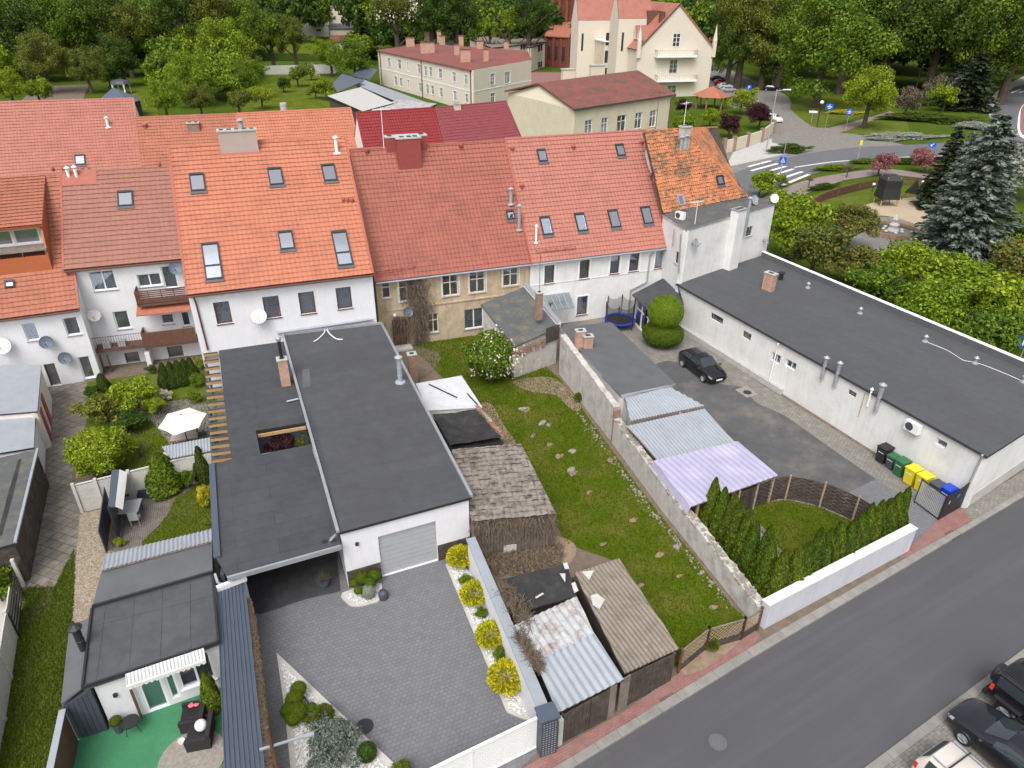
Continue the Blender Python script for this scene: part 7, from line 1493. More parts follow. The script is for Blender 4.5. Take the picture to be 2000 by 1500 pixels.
for nm, n, pts in (('stone wall', 9, [(1388, 1024), (1440, 1075), (1512, 1166)]), ('street wall', 12, [(1540, 1158), (1640, 1105), (1748, 1040)])):
    for i, p in enumerate(row(pts, n)): conifer('cypress', 'bright green columnar cypress inside the row along the %s' % nm if 0 < i < n - 1 else ('columnar cypress at the %s end of the row along the %s' % (('lilac roof', 'street corner')[i > 0] if n == 9 else ('stone wall', 'courtyard gate')[i > 0], nm)),
        p + Vector((rs.uniform(-.1, .1), rs.uniform(-.1, .1), 0)), rs.uniform(3.0, 3.5), rs.uniform(.52, .58), 'thuja', 'cypress', 'cypress', GRP + ' by the ' + nm)
for lab, u, v, r in (('golden feathery shrub nearest the garage', 904, 1098, 27), ('second golden feathery shrub from the garage', 933, 1170, 29), ('third golden feathery shrub from the garage', 967, 1250, 30), ('golden feathery shrub nearest the street gate', 999, 1334, 36)):
    p = P(u, v - 6, .5); D = (p - CAM).length; rr = r * D / FPX; bush('golden_shrub', lab, (p.x, p.y, .08), rr, 'feather', 'gold', 'shrub', 'golden shrubs along the white wall', rr * .8)
for lab, u, v in (('low green shrub between the first two golden shrubs', 914, 1142), ('low green shrub between the middle golden shrubs', 950, 1207), ('low green shrub between the last two golden shrubs', 982, 1292)): bush('shrub', lab, P(u, v, .08), .36, 'crown', 'leaf', 'shrub')
def bonsai(label, balls, mat='thuja', zb=.6):
    u0, v0 = balls[0][:2]; t = thing('cloud_pruned_shrub', label, 'shrub', P(u0, v0, .08)); o = ORG[t.name]; st = MB()
    for u, v, r in balls:
        p = P(u, v, zb); q = p - o; r = r * (p - CAM).length / FPX; link('foliage_ball', TPL['ball%d' % (r > .3)], t, M[mat], q, (r, r, r * .85)); st.tube(o, p, .03, n=5)
    part(t, 'stem', st, M['trunk'])
bonsai('cloud pruned shrub with five balls beside the garage door', [(711, 1133, 14), (737, 1128, 12), (729, 1142, 11), (697, 1144, 8), (706, 1158, 8)])
bonsai('cloud pruned shrub on the triangular pebble bed', [(592, 1352, 14), (585, 1372, 16), (592, 1395, 17), (575, 1394, 15), (583, 1410, 13), (619, 1388, 9)])
bush('ornamental_grass', 'soft silver grass tuft in the small pebble bed', P(727, 1170, .08), .33, 'ball', 'greyplant', 'plant'); bush('ornamental_grass', 'yellowish grass tuft on the triangular bed by the spruce', P(645, 1415, .08), .42, 'feather', 'leafolive', 'plant'); bush('ornamental_grass', 'small green tuft on the pebbles left of the lamp pole', P(614, 1420, .08), .25, 'crown', 'leafolive', 'plant')
bush('ball_spruce', 'large silvery blue globe spruce on the triangular pebble bed', P(668, 1480, .08), 1.25, 'dense', 'spruceblue', 'shrub', hz=.85); bush('ornamental_grass', 'blue green grass ball right of the globe spruce', P(730, 1484, .08), .36, 'ball', 'leafdark', 'plant'); bush('shrub', 'low green shrub at the lower end of the pebble bed', P(800, 1512, .05), .4, 'crown', 'leafolive', 'shrub')
# --- left gardens
T('large round clipped bright bush in the left garden', 192, 893, 61, 'leafbright', 'dense', .85, 'bush', 'round_bush', fill=1)
T('loose yellow green maple near the balcony house', 262, 775, 42, 'leafbright', 'crown', .9); T('olive green shrub tree left of the maple', 205, 812, 40, 'leafolive', 'crown', .8); T('small pale maple between the parasol and the larger maple', 300, 800, 22, 'leafbright', 'crown', 1.0); T('dark green shrub under the loose maple', 262, 832, 34, 'leafdark', 'crown', .6, 'bush', 'shrub')
for i, u in enumerate((327, 341, 355, 368, 380)): conifer('cypress', 'dark green cypress against the balcony house wall, %s' % ('first from the left', 'second from the left', 'middle one', 'second from the pergola', 'nearest the pergola')[i], P(u, 768 - i * 3, 0), 1.9, .55, 'thuja', 'thujadark', 'cypress', 'dwarf cypresses below the lower balcony')
conifer('cypress', 'dark cypress at the foot of the low white house wall', P(205, 775, 0), 1.3, .5, 'thuja', 'thujadark', 'cypress'); bush('shrub', 'dark green bush beside the grey steps', P(180, 790, 0), .5, 'crown', 'leafdark', 'shrub'); 
conifer('cypress', 'broad dark cypress at the beige garden fence', P(330, 968, 0), 2.5, 1.05, 'thuja', 'thuja', 'cypress'); conifer('cypress', 'slim cypress at the corner of the dark carport roof', P(404, 948, 0), 2.3, .55, 'thuja', 'thujadark', 'cypress'); bush('climbing_plant', 'green climber on the trellis by the beige fence', P(373, 962, .0), .5, 'crown', 'leaf', 'plant', hz=.7)
bush('forsythia', 'bright yellow flowering shrub at the edge of the small lawn', P(409, 1000, 0), .48, 'crown', 'forsythia', 'shrub', hz=.95); bush('shrub', 'light green perennial by the broad cypress', P(348, 975, 0), .3, 'crown', 'leafbright', 'plant'); bush('shrub', 'green plant below the yellow shrub', P(414, 1035, 0), .35, 'crown', 'leaf', 'plant')
conifer('cypress', 'tall cypress beside the black armchairs', P(430, 1392, 0), 2.0, .45, 'thuja', 'thuja', 'cypress'); bush('dry_shrub', 'bare grey shrub on the shaded garden lawn', P(278, 905, 0), .6, 'twigs', 'drytwig', 'shrub')
for lab, u, v, r, m_ in (('white flowering perennials at the terrace edge', 322, 792, .5, 'flower'), ('red flecked bed plants by the pergola', 390, 765, .6, 'leaf'), ('green bed plants near the pergola foot', 385, 795, .5, 'leaf'), ('leafy climber beside the pergola top', 392, 730, .5, 'leafbright'), ('green shrub behind the pale panel fence', 12, 1190, .9, 'leaf'), ('green bush at the left end of the house yard', 300, 740, .4, 'leafdark'), ('pot plants by the barbecue shelter', 243, 1080, .3, 'leafbright')): bush('shrub', lab, P(u, v, 0), r, 'crown', m_, 'plant')
bush('purple_shrub', 'dark purple barberry growing in the roof light shaft', V2(P(545, 870, 1.75)), 1.15, 'dense', 'leafred', 'shrub', hz=1.1, zc=1.75); bush('shrub', 'green shrub beside the barberry in the light shaft', V2(P(588, 862, 1.7)), .6, 'crown', 'leafolive', 'shrub', hz=.9, zc=1.6)
for lab, u, v in (('brown weed clump at the foot of the lattice fence', 1395, 1262), ('grass clump at the corner of the cement roofed shed', 1338, 1285), ('green weed at the rubble by the stone wall', 1131, 782)): bush('weed', lab, P(u, v, 0), .35, 'feather', 'leafolive', 'plant')
# --- hedge trees behind the long building
for lab, u, v, r, m_, k_ in (('bright green tree touching the far end of the white block', 1545, 440, 52, 'leafbright', 'crown'), ('yellow green tree with bare twigs at the block corner', 1590, 480, 50, 'leafcopper', 'crown'), ('small clipped tree left of the fountain', 1662, 428, 44, 'leafcopper', 'dense'), ('loose light tree behind the first roof vents', 1530, 395, 30, 'leafbright', 'crown'),
    ('bare-legged small tree below the fountain', 1668, 505, 40, 'leafcopper', 'crown'), ('bright tree in front of the fountain basin', 1745, 500, 46, 'leafbright', 'crown'), ('fresh green tree beyond the parapet, second from the spruce', 1725, 560, 50, 'leaf', 'crown'), ('fresh green tree directly below the blue spruce', 1830, 520, 52, 'leafbright', 'crown'),
    ('broad bright tree along the parapet behind the third vent', 1815, 590, 62, 'leafbright', 'dense'), ('lime tree below the right frame edge junction', 1915, 570, 62, 'leafbright', 'crown'), ('broad tree behind the fourth roof vent', 1900, 640, 55, 'leaf', 'crown'), ('yellowish tree at the right edge above the parking sign', 1975, 600, 60, 'leafbright', 'crown'), ('tree at the right edge level with the yellow bush', 1985, 510, 50, 'leafcopper', 'crown'), ('round tree right of the blue spruce foot', 1960, 430, 50, 'leaf', 'crown'), ('silver green willow right of the spruce top', 1975, 310, 48, 'greyplant', 'crown')):
    T(lab, u, v, r * 1.15, m_, k_, 1.0, dmax=120)
C('tall blue grey spruce with cone laden crooked top', 1862, 500, 1944, 187, 92, 'spruceblue', 'sprucebig'); C('dark green conifer left of the tall blue spruce', 1822, 392, 1855, 222, 42, 'sprucedark'); C('dark conifer just behind the blue spruce', 1850, 400, 1900, 235, 40, 'spruceblue')
T('pink flowering crab apple by the picket fence', 1713, 308, 22, 'leafpink'); T('pink blossom tree beside the road sign', 1805, 300, 22, 'leafpink'); T('small pink blossom tree behind the dark conifer', 1785, 290, 15, 'leafpink'); T('thin sapling on the playground lawn', 1650, 322, 13, 'drytwig', 'twigs'); T('reddish sapling next to the crosswalk', 1575, 345, 12, 'drytwig', 'twigs'); T('small bare shrub by the crosswalk corner', 1520, 345, 14, 'leafolive', 'crown', .8, 'shrub', 'shrub')
T('light tree at the block corner near the crosswalk', 1480, 350, 30, 'leafbright', 'crown', .9); 
def flatbush(label, u, v, sx, sy, hz, ang, mat, key='dense', name='hedge', cat='hedge'):
    t = thing(name, label, cat, P(u, v, 0)); link('foliage', TPL[[k for k in TPL if k.startswith(key)][0]], t, M[mat], (0, 0, hz * .55), (sx, sy, hz), (0, 0, ang)); return t
flatbush('dark clipped hedge island beside the crosswalk', 1532, 290, 4.6, 1.5, 1.3, .25, 'leafdark'); flatbush('low spreading juniper along the red footpath', 1625, 322, 4.5, 1.4, .7, .2, 'leaf'); flatbush('low juniper behind the pink crab apple', 1690, 308, 4, 1.2, .7, .1, 'leaf'); flatbush('low juniper right of the pink crab apple', 1770, 308, 5, 1.2, .8, .0, 'leafdark')
flatbush('wide dark evergreen ground cover in the park', 1800, 222, 11, 5, 1.2, -.1, 'leafdark'); flatbush('silver ground cover along the main road', 1760, 256, 8, 2.6, .7, -.05, 'greyplant'); flatbush('silver ground cover at the park corner', 1720, 262, 4, 2.0, .5, -.05, 'greyplant'); flatbush('silver shrubs near the roundabout', 1900, 235, 5, 5, .8, 0, 'greyplant'); flatbush('orange yellow low shrubs in the park corner', 1640, 212, 4.5, 2.2, .7, 0, 'forsythia'); flatbush('dark shrub row on the playground side', 1600, 360, 3.5, .8, .7, .5, 'leafdark')
# --- garden of the large gabled building
for lab, u, v, r, m_ in (('dark purple tree beside the tiled pavilion', 1329, 203, 18, 'leafred'), ('large purple tree at the garden wall', 1478, 218, 27, 'leafred'), ('purple tree left of the largest purple one', 1418, 240, 24, 'leafred'), ('white flowering viburnum by the pavilion', 1440, 190, 26, 'leafbright'), ('bright shrub in front of the cream building corner', 1325, 235, 26, 'leafbright'), ('yellow green shrub below the pavilion', 1380, 222, 22, 'leafbright')):
    T(lab, u, v, r, m_, 'crown', .9, blossom=('viburnum' in lab))
# --- big park trees, upper right
for lab, u, v, r, m_ in (('huge dark maple over the corner of the park', 1600, 110, 100, 'leaf'), ('tall maple crowding the top of the frame above the street lamp', 1730, 60, 95, 'leaf'), ('dark lime behind the street lamp', 1830, 60, 85, 'leafdark'), ('smaller bright maple standing by the footpath', 1692, 178, 48, 'leafbright'), ('dark tree at the top right near the bus shelter', 1925, 60, 75, 'leaf'), ('tree at the extreme top right corner', 1985, 50, 60, 'leafdark'),
    ('flowering chestnut right of the gabled building', 1490, 70, 62, 'leafolive'), ('dark tree touching the gable of the large building', 1420, 75, 48, 'leafdark'), ('olive tree at the top between gable and chestnut', 1450, 15, 50, 'leafolive'), ('tree at the top between chestnut and maple', 1530, 20, 60, 'leaf'), ('dark tree under the maple near the parked black car', 1505, 120, 26, 'leafdark'), ('small yellow green maple in the park shrubs', 1840, 175, 22, 'leafbright'), ('brown leafed shrub below the street lamp', 1765, 185, 24, 'drytwig'), ('second brown leafed shrub right of the street lamp', 1810, 165, 22, 'drytwig'), ('tall tree beyond the far right lawn', 1890, 20, 60, 'leaf'), ('dark shaded tree behind the huge maple', 1660, 20, 70, 'leafdark')):
    T(lab, u, v, r, m_, 'huge' if r > 40 else 'crown', 1.2, dmax=210, lift=.6 if r > 50 else .85)
C('grey blue spruce pair in the park near the roundabout', 1880, 200, 1905, 75, 42, 'sprucedark'); C('second park spruce left of the grey blue pair', 1862, 190, 1878, 90, 34, 'spruceblue')
# --- gardens and wood, upper left and middle
for lab, u, v, r, m_ in (('dark fir-like tree at the top left corner', 25, 85, 60, 'leafdark'), ('olive tree right of the top left corner', 72, 135, 45, 'leafolive'), ('bright tree at the left edge above the salmon roof', 8, 185, 32, 'leafbright'), ('small bright tree at the vegetable plot', 62, 190, 22, 'leafbright'), ('green tree behind the wire fence', 158, 150, 34, 'leafolive'), ('tree in the upper left wood with dense dark crown', 110, 60, 55, 'leaf'),
    ('bright crown in the left wood below the dark ones', 120, 110, 42, 'leaf'), ('dark crown at the top left of the gazebo', 175, 50, 50, 'leafdark'), ('greyish green tree above the gazebo', 228, 75, 46, 'leafolive'), ('dark tree directly behind the gazebo', 222, 128, 40, 'leafdark'), ('round dark tree right of the gazebo', 285, 85, 46, 'leafdark'), ('small tree beside the gazebo', 200, 160, 18, 'leaf'), ('drooping bright tree left of the hidden shed roofs', 345, 88, 25, 'leafbright'),
    ('bright tall maple in the middle of the gardens', 365, 160, 46, 'leafbright'), ('light tree left of the tall maple', 305, 150, 30, 'leafbright'), ('pale fruit tree next to the rear orange roof', 310, 205, 34, 'leafbright'), ('olive bush tree right of the pale fruit tree', 380, 205, 28, 'leafolive'), ('large light green tree behind the maple', 425, 105, 52, 'leafbright'), ('dark tree behind the light green one', 470, 60, 50, 'leaf'), ('pale green walnut at the garden lawn', 470, 160, 34, 'leaf'),
    ('small fruit tree at the left edge of the bright lawn', 455, 205, 24, 'leafolive'), ('fresh fruit tree beside the chimney of the orange roof', 500, 195, 22, 'leafbright'), ('green tree in front of the pale block', 515, 75, 38, 'leaf'), ('yellow olive tree at the corner of the pale block', 560, 72, 32, 'leafolive'), ('dark round small tree on the bright lawn', 543, 170, 14, 'leafdark'), ('pale fruit tree on the bright lawn', 570, 152, 20, 'leaf'), ('white flowering fruit tree at the garden wall', 597, 145, 15, 'leaf'),
    ('young bright tree by the solar roof', 626, 178, 20, 'leafbright'), ('yellowish small tree left of the young bright one', 606, 182, 14, 'leafolive'), ('bright tree above the garden wall', 635, 115, 32, 'leafbright'), ('full green tree left of the cream block', 680, 122, 40, 'leaf'), ('light tree behind the cream block chimneys', 985, 40, 26, 'leafbright'), ('bright bush tree beside the brick church', 945, 55, 20, 'leafbright'), ('dark tree behind the long cream block', 880, 25, 50, 'leafdark'), ('dark tree between long cream block and church', 1020, 30, 44, 'leafdark'),
    ('pale oak at the top left of the pale block', 400, 25, 45, 'leafolive'), ('dark tree at the top beside the pale oak', 330, 20, 45, 'leafdark'), ('chestnut with pale flowers behind the spruces', 760, 15, 45, 'leafolive'), ('dark tree right of the spruces', 830, 35, 45, 'leafdark')):
    T(lab, u, v, r, m_, 'crown' if r < 28 else 'huge', 1.1, dmax=240, blossom=('flower' in lab))
for lab, b, a, w_ in (('dark spruce nearest the pale block', (702, 120), (690, 14), 30), ('middle spruce behind the cream block', (742, 90), (738, 18), 32), ('spruce standing right of the other two', (775, 88), (770, 12), 34)): C(lab, *b, *a, w_, 'thujadark', group='spruces left of the cream block')
# the wood behind, which reads as one mass
def wood(name, label, n, mat, seed, umin, umax, dmin, dmax_, hmin=13, hmax=21):
    rng = np.random.default_rng(seed); L = []; k = 0; src = [t_crown(200 + i, 26, 2300, .085) for i in range(3)]
    for i in range(n):
        if isinstance(dmin, list):
            while True:
                u, v = rng.uniform(umin, umax), rng.uniform(30, 215)
                if in_poly(u, v, dmin) and not any(in_poly(u, v, q) for q in dmax_): break
            p = P(u, v, 0)
        else:
            u = rng.uniform(umin, umax); D = rng.uniform(dmin, dmax_)
            if (470 < u < 720 or 1040 < u < 1125) and D < 350: D += 110
            p = V2(ray(u, 0)).normalized() * D
        h = rng.uniform(hmin, hmax); r = h * rng.uniform(.36, .50); V, F = src[i % 3]; a = rng.random() * 6.28; c, s = math.cos(a), math.sin(a)
        W = np.stack([(V[:, 0] * c - V[:, 1] * s) * r + p.x, (V[:, 0] * s + V[:, 1] * c) * r + p.y, V[:, 2] * h * .52 + h * .50], 1); L.append((W, F))
    V, F = merge(L); o = bpy.data.objects.new(name, np_mesh(name, V, F, [M[mat]])); col.objects.link(o); tag(o, label, 'wood', None, 'stuff')
wood('woodland', 'dark woodland closing the view across the top of the frame', 100, 'leafdark', 1, -150, 2150, 265, 420, 17, 26); wood('woodland', 'mid green crowns mixed into the woodland at the top', 100, 'leaf', 2, -150, 2150, 255, 380, 16, 24)
wood('woodland', 'tall dark park woodland at the top right', 22, 'leafdark', 3, 1400, 2200, 215, 260, 20, 26)
LF = [(-120, 50), (520, 30), (515, 95), (465, 150), (450, 200), (305, 212), (300, 165), (190, 165), (60, 182), (-100, 195)]; EX = [[(15, 218), (50, 178), (175, 170), (175, 218)], [(215, 230), (220, 172), (300, 172), (300, 230)]]
wood('woodland', 'bright and olive crowns filling the gardens of the upper left', 85, 'leafbright', 5, -100, 520, LF, EX, 9, 13); wood('woodland', 'mid green crowns filling the upper left between brighter ones', 60, 'leaf', 6, -100, 520, LF, EX, 9, 14); wood('woodland', 'olive crowns scattered through the upper left gardens', 35, 'leafolive', 7, -100, 520, LF, EX, 8, 13)
PK = [(1400, 40), (2100, 40), (2100, 85), (1900, 118), (1740, 150), (1560, 135), (1540, 110), (1400, 85)]; wood('woodland', 'dense park crowns behind the big maples', 30, 'leaf', 8, 1400, 2100, PK, [], 15, 21); wood('woodland', 'dark park crowns below the tall woodland', 22, 'leafdark', 9, 1400, 2100, PK, [], 14, 20)
wood('woodland', 'bright low crowns filling the gardens left of the bright lawn', 16, 'leafbright', 12, 300, 460, [(300, 150), (460, 150), (455, 212), (300, 212)], [], 6, 9); wood('woodland', 'green crowns between the garden wall and the cream block', 9, 'leaf', 13, 620, 722, [(620, 118), (722, 100), (715, 140), (640, 140)], [], 7, 11)
MD = [(690, 50), (1060, 40), (1055, 62), (900, 60), (800, 62), (690, 95)]; wood('woodland', 'dark crowns behind the cream block roof', 20, 'leafdark', 10, 690, 1060, MD, [], 12, 17)
fz = MB(); fz.beam(P(495, 118, 1.2), P(615, 118, 1.2), 1.2, 2.2); solo('hedge', fz, M['leafdark'], 'long clipped brown green hedge behind the garden wall', 'hedge')

# ================================================================ FAR BUILDINGS
def winrow(parent, A, B, boxes, kind='cross', fm='whiteframe', trim=None, cur=None, sill='zinc'):
    for b in boxes: window(parent, A, B, boxpx(A, B, *b), kind=kind, fm=fm, trim=trim, cur=cur, sill=sill)
def fwall(H, A, B, z1, boxes, mat, z0=0, z1b=None, **k):
    hs = [boxpx(A, B, *b) for b in boxes]; mb = MB(); wall(mb, A, B, z0, z1, hs, .3, z1b); part(H, 'wall', mb, mat)
    for h in hs: window(H, A, B, h, **k)
# cream building with brown shingle roof just behind the row
ze = 8.0; a, b = P(1113, 211, ze), P(1312, 179, ze); e = V2(b - a).normalized(); n = Vector((e.y, -e.x, 0)); zr = 10.4; r0, r1 = P(1041, 161, zr), P(1236, 133, zr)
t = thing('cream_house', 'cream house with worn brown shingle roof directly behind the salmon roof', 'house', V2(a + b) / 2); pn = (b - a).cross(r0 - a).normalized(); r1 = CAM + (r1 - CAM) * ((a - CAM).dot(pn) / (r1 - CAM).dot(pn))
M['shinglepatch'] = bricks('patched_shingle', (.22, .070, .048), (.19, .062, .045), (.07, .05, .05), 7, .95, .03, -math.atan2(e.y, e.x), False, .85, .5, dirt=(.075, .055, .055), dirt_amt=.7, dirt_scale=.45, bstr=.1)
part(t, 'roof', MB().slab([a, b, r1, r0], .25), M['shinglepatch']); c0 = P(976, 177, ze + .4); c1 = c0 + (r1 - r0); part(t, 'rear_roof', MB().slab([r0, r1, c1, c0], .25), M['shinglepatch'])
A_, B_ = V2(a) - n * .5 + e * .5, V2(b) - n * .5 - e * .8; fwall(t, A_, B_, ze - .1, [(1135, 233, 1148, 258), (1167, 228, 1178, 256), (1198, 223, 1213, 252), (1233, 217, 1244, 246), (1262, 212, 1272, 242)], M['cream'], kind='cross', sill='concrete')
C_ = V2(c0) + e * .8; mb = MB(); wall(mb, C_, A_, 0, ze - .1, [], .3, z1b=ze - .1); part(t, 'wall', mb, M['cream']); rr0 = V2(r0) + e * .5
mb = MB(); nn = V2(A_ - C_).normalized(); vs = [C_ + UP * (ze - .1), A_ + UP * (ze - .1), rr0 + UP * (zr - .25)]; mb.add(vs + [v + e * .3 for v in vs], [(0, 1, 2), (3, 5, 4)]); part(t, 'gable', mb, M['cream'])
D_ = V2(c1) - e * .8; part(t, 'rear_wall', MB().prism([A_ + e * .1 - n * 1, B_, D_, C_ + e * .1], 0, ze - .2), M['cream']); part(t, 'drainpipe', MB().path([V2(b) + UP * (ze - .1), B_ + n * .1 + UP * (ze - 1), B_ + n * .1], .08), M['woodbrown'])
for u, v, w_ in ((1100, 143, 2.4), (1156, 134, 2.9)): p = P(u, v + 3, 9.6); q = part(t, 'chimney', MB().box(p - UP * 2, w_, .9, 3.0, .35), M['cream']); part(q, 'cap', MB().box(p + UP * 1.0, w_ + .2, 1.1, .2, .35), M['concrete'])
aerial('tall thin aerial in front of the cream house windows', rp(hS, 1272, 252), 3.2, 4, .2, mat='woodbrown')
# long two storey cream block
zc_ = 8.2; a, b = P(727, 103, zc_), P(913, 139, zc_); c, d = P(1028, 119, zc_), P(966, 117, zc_); t = thing('cream_block', 'long two storey cream block with red felt roof and many brick chimneys', 'building', V2(a + b) / 2)
e = V2(b - a).normalized(); n = Vector((e.y, -e.x, 0)); Lb = V2(b - a).length; e_s = V2(c - b).normalized(); wd = 13.0; bk = -n
A_, B_ = V2(a), V2(b); bx_ = [(746, 116, 753, 136), (766, 119, 774, 140), (784, 124, 789, 144), (805, 128, 812, 148), (818, 131, 825, 152), (828, 133, 835, 154), (846, 136, 854, 157), (874, 142, 881, 163), (897, 147, 904, 168), (760, 152, 767, 172), (770, 155, 777, 174), (786, 159, 791, 178), (808, 164, 815, 183), (822, 167, 829, 187), (832, 169, 839, 189), (849, 173, 856, 193), (876, 179, 883, 200), (899, 184, 906, 204)]
fwall(t, A_, B_, zc_, bx_, M['cream2'], kind='cross', trim='whiteframe')
B2 = V2(c); fwall(t, B_, B2, zc_, [(948, 145, 957, 166), (976, 141, 987, 162), (949, 183, 958, 202)], M['cream2'], z1b=zc_ + .3, kind='cross', trim='whiteframe')
back1, back2 = V2(a) + bk * wd, B2 + (B2 - B_) * .1 + Vector((-2, 9, 0)); roofz = zc_ + 1.3
part(t, 'rear_wall', MB().prism([A_ + e * .1 + bk * 1.2, B_ + bk * 1.2 + Vector((-e_s.y, e_s.x, 0)) * 1.3, B2 + Vector((-e_s.y, e_s.x, 0)) * 1.3, back2, back1], 0, zc_ - .2), M['cream2'])
part(t, 'roof', MB().slab([V2(a) + UP * (zc_ + .1) + n * .4, V2(b) + UP * (zc_ + .1) + n * .4, V2(c) + UP * (zc_ + .35), back2 + UP * roofz, back1 + UP * roofz], .2), M['redfelt'])
mb = MB(); bar(mb, A_, e, n, 0, Lb, 4.0, 4.18, 0, .06); part(t, 'cornice', mb, M['whiteframe']); mb = MB(); L2_ = (B2 - B_).length; bar(mb, B_, e_s, Vector((e_s.y, -e_s.x, 0)), 0, L2_, 4.0, 4.18, 0, .06); part(t, 'cornice', mb, M['whiteframe'])
for u, v in ((731, 105), (812, 121), (909, 139)): q = PW(u, v, A_ + n * .1, B_ + n * .1); part(t, 'drainpipe', MB().tube(V2(q), q, .12), M['woodbrown'])
for u, v, w_ in ((791, 93, 2.2), (825, 103, 3.4), (853, 88, 1.6), (890, 87, 1.3), (899, 117, 2.2), (927, 98, 1.6), (939, 116, 1.1), (882, 107, 1.2), (823, 76, 1.8), (847, 78, 1.2), (978, 98, 1.2)):
    p = P(u, v, roofz - .3); q = part(t, 'chimney', MB().box(p - UP * 1.0, w_, 1.0, 2.9, .1), M['brick']); part(q, 'cap', MB().box(p + UP * 1.9, w_ + .2, 1.2, .15, .1), M['brickchurch'])
# cream wing with dark roof, behind
def block(name, label, px, z, wm, rm, z0=0, oh=.3, boxes=None, cat='building'):
    q = [P(u, v, z) for u, v in px]; a = sum(q[i].x * q[(i + 1) % 4].y - q[(i + 1) % 4].x * q[i].y for i in range(4)); q = q if a > 0 else q[::-1]; H = flat(name, label, q, M[wm], M[rm], oh=oh, cat=cat, rt=.3)
    for i, bs in (boxes or {}).items():
        A, B, e, n = edge(H, i, oh)
        for b in bs: h = boxpx(A, B, *b); f = MB(); bar(f, A, e, n, *h, .01, .10); w_ = part(H.root, 'window', f, M['interior']); g = MB(); bar(g, A, e, n, h[0], h[1], h[3] - .12, h[3], .10, .14); bar(g, A, e, n, h[0], h[1], h[2], h[2] + .12, .10, .14); m = (h[0] + h[1]) / 2; bar(g, A, e, n, m - .06, m + .06, h[2] + .12, h[3] - .12, .10, .14); part(w_, 'frame', g, M['whiteframe'])
    return H
block('cream_wing', 'cream wing with dark sheet roof behind the long cream block', [(905, 75), (950, 94), (1056, 80), (1028, 62)], 7.5, 'cream2', 'asbestos2', boxes={1: [(1006, 87, 1014, 97)], })
x = block('cream_annexe', 'small cream annexe with two windows at the red paved yard', [(1000, 86), (1024, 92), (1057, 82), (1036, 74)], 7.0, 'cream', 'brownroof', boxes={1: [(1040, 88, 1048, 99), (1041, 120, 1048, 130)]})
# pale flat building and its lower wing, upper middle
block('pale_block', 'pale flat roofed block with three small windows at the edge of the wood', [(500, 19), (545, 22), (628, 22), (628, 16)], 12.2, 'offwhite', 'concrete', boxes={1: [(578, 36, 588, 46), (592, 36, 601, 46), (604, 36, 612, 46), (607, 62, 616, 68), (556, 37, 565, 40)]})
block('pale_wing', 'beige windowless wing attached to the pale block', [(628, 16), (628, 20), (682, 19), (682, 15)], 12.2, 'cream2', 'concrete'); block('pale_annexe', 'low annexe with grey red roof below the beige wing', [(626, 50), (632, 62), (690, 60), (680, 48)], 5.0, 'cream2', 'bitumen_right'); block('low_annexe', 'low lean building with pinkish roof below the pale block', [(632, 75), (634, 88), (682, 86), (680, 73)], 2.6, 'cream2', 'maroon')
block('grey_shed', 'grey roofed low shed behind the cream block chimneys', [(806, 66), (812, 78), (888, 75), (880, 62)], 3.5, 'offwhite', 'bitumen_right'); block('far_shed', 'half hidden grey roof in the upper left wood', [(352, 50), (378, 66), (436, 56), (405, 44)], 4, 'cream2', 'bitumen_right'); block('far_shed', 'narrow pale chimney-like shed in the upper left wood', [(297, 36), (306, 54), (342, 56), (330, 42)], 5, 'cream2', 'bitumen')
# grey sheds with solar roof behind the crimson roof
block('grey_barn', 'flat grey weathered barn roof behind the orange rear roof', [(630, 193), (700, 222), (760, 205), (695, 175)], 4.0, 'wooddark', 'concrete'); block('rusty_barn', 'barn with brown striped sheet roof beside the grey barn', [(712, 222), (800, 225), (845, 205), (770, 197)], 3.8, 'wooddark', 'rusty'); block('long_shed', 'long grey sheet shed leading to the cream block', [(690, 172), (760, 200), (840, 208), (700, 160)], 3.6, 'woodgrey', 'zinc')
def panel(label, px, z): q = [P(u, v, k) for (u, v), k in zip(px, z)]; return solo('solar_roof', MB().slab(q, .15), M['bluemetal'], label, 'solar roof')
panel('dark shiny solar roof left of the long shed', [(640, 170), (650, 186), (702, 162), (658, 149)], (3.5, 3.5, 4.5, 4.5)); panel('dark glazed canopy beside the cream block', [(676, 152), (712, 160), (728, 140), (700, 135)], (3.2, 3.2, 4.2, 4.2))
# gardens: gazebo, green roofed shed, garden wall
gz = thing('gazebo', 'small gazebo with dark top and white curtains on the lawn', 'gazebo', V2(P(231, 195, 0))); c = V2(P(231, 195, 0)); part(gz, 'roof', MB().lathe(c, [(2.3, 2.3), (1.8, 2.9), (.001, 3.3)], 8), M['anth'])
for i in range(8):
    a_ = i * math.pi / 4; q = c + Vector((math.cos(a_), math.sin(a_), 0)) * 1.9; part(gz, 'post', MB().beam(q, q + UP * 2.4, .12), M['dark']); 
    if i % 2: part(gz, 'curtain', MB().lathe(q, [(.25, .1), (.15, 1.2), (.3, 2.3)], 8), M['canvas'])
tg_ = thing('ridge_greenhouse', 'dark green pyramid roofed summer house behind the salmon roof', 'summer house', V2(P(228, 210, 0))); ap_ = P(212, 183, 5.2); rg = [P(180, 212, 3), P(248, 214, 3), P(268, 206, 3), P(215, 190, 3)]; mb = MB()
for i in range(4): mb.add([ap_, rg[i], rg[(i + 1) % 4]], [(0, 1, 2)])
part(tg_, 'roof', mb, M['bluemetal']); part(tg_, 'wall', MB().prism([V2(p).lerp(V2(ap_), .08) for p in rg], 0, 2.9), M['wooddark'])
solo('garden_wall', MB().beam(P(505, 145, 1.2), P(645, 140, 1.2), .4, 2.4), M['concrete'], 'grey garden wall across the back of the bright lawn', 'wall')
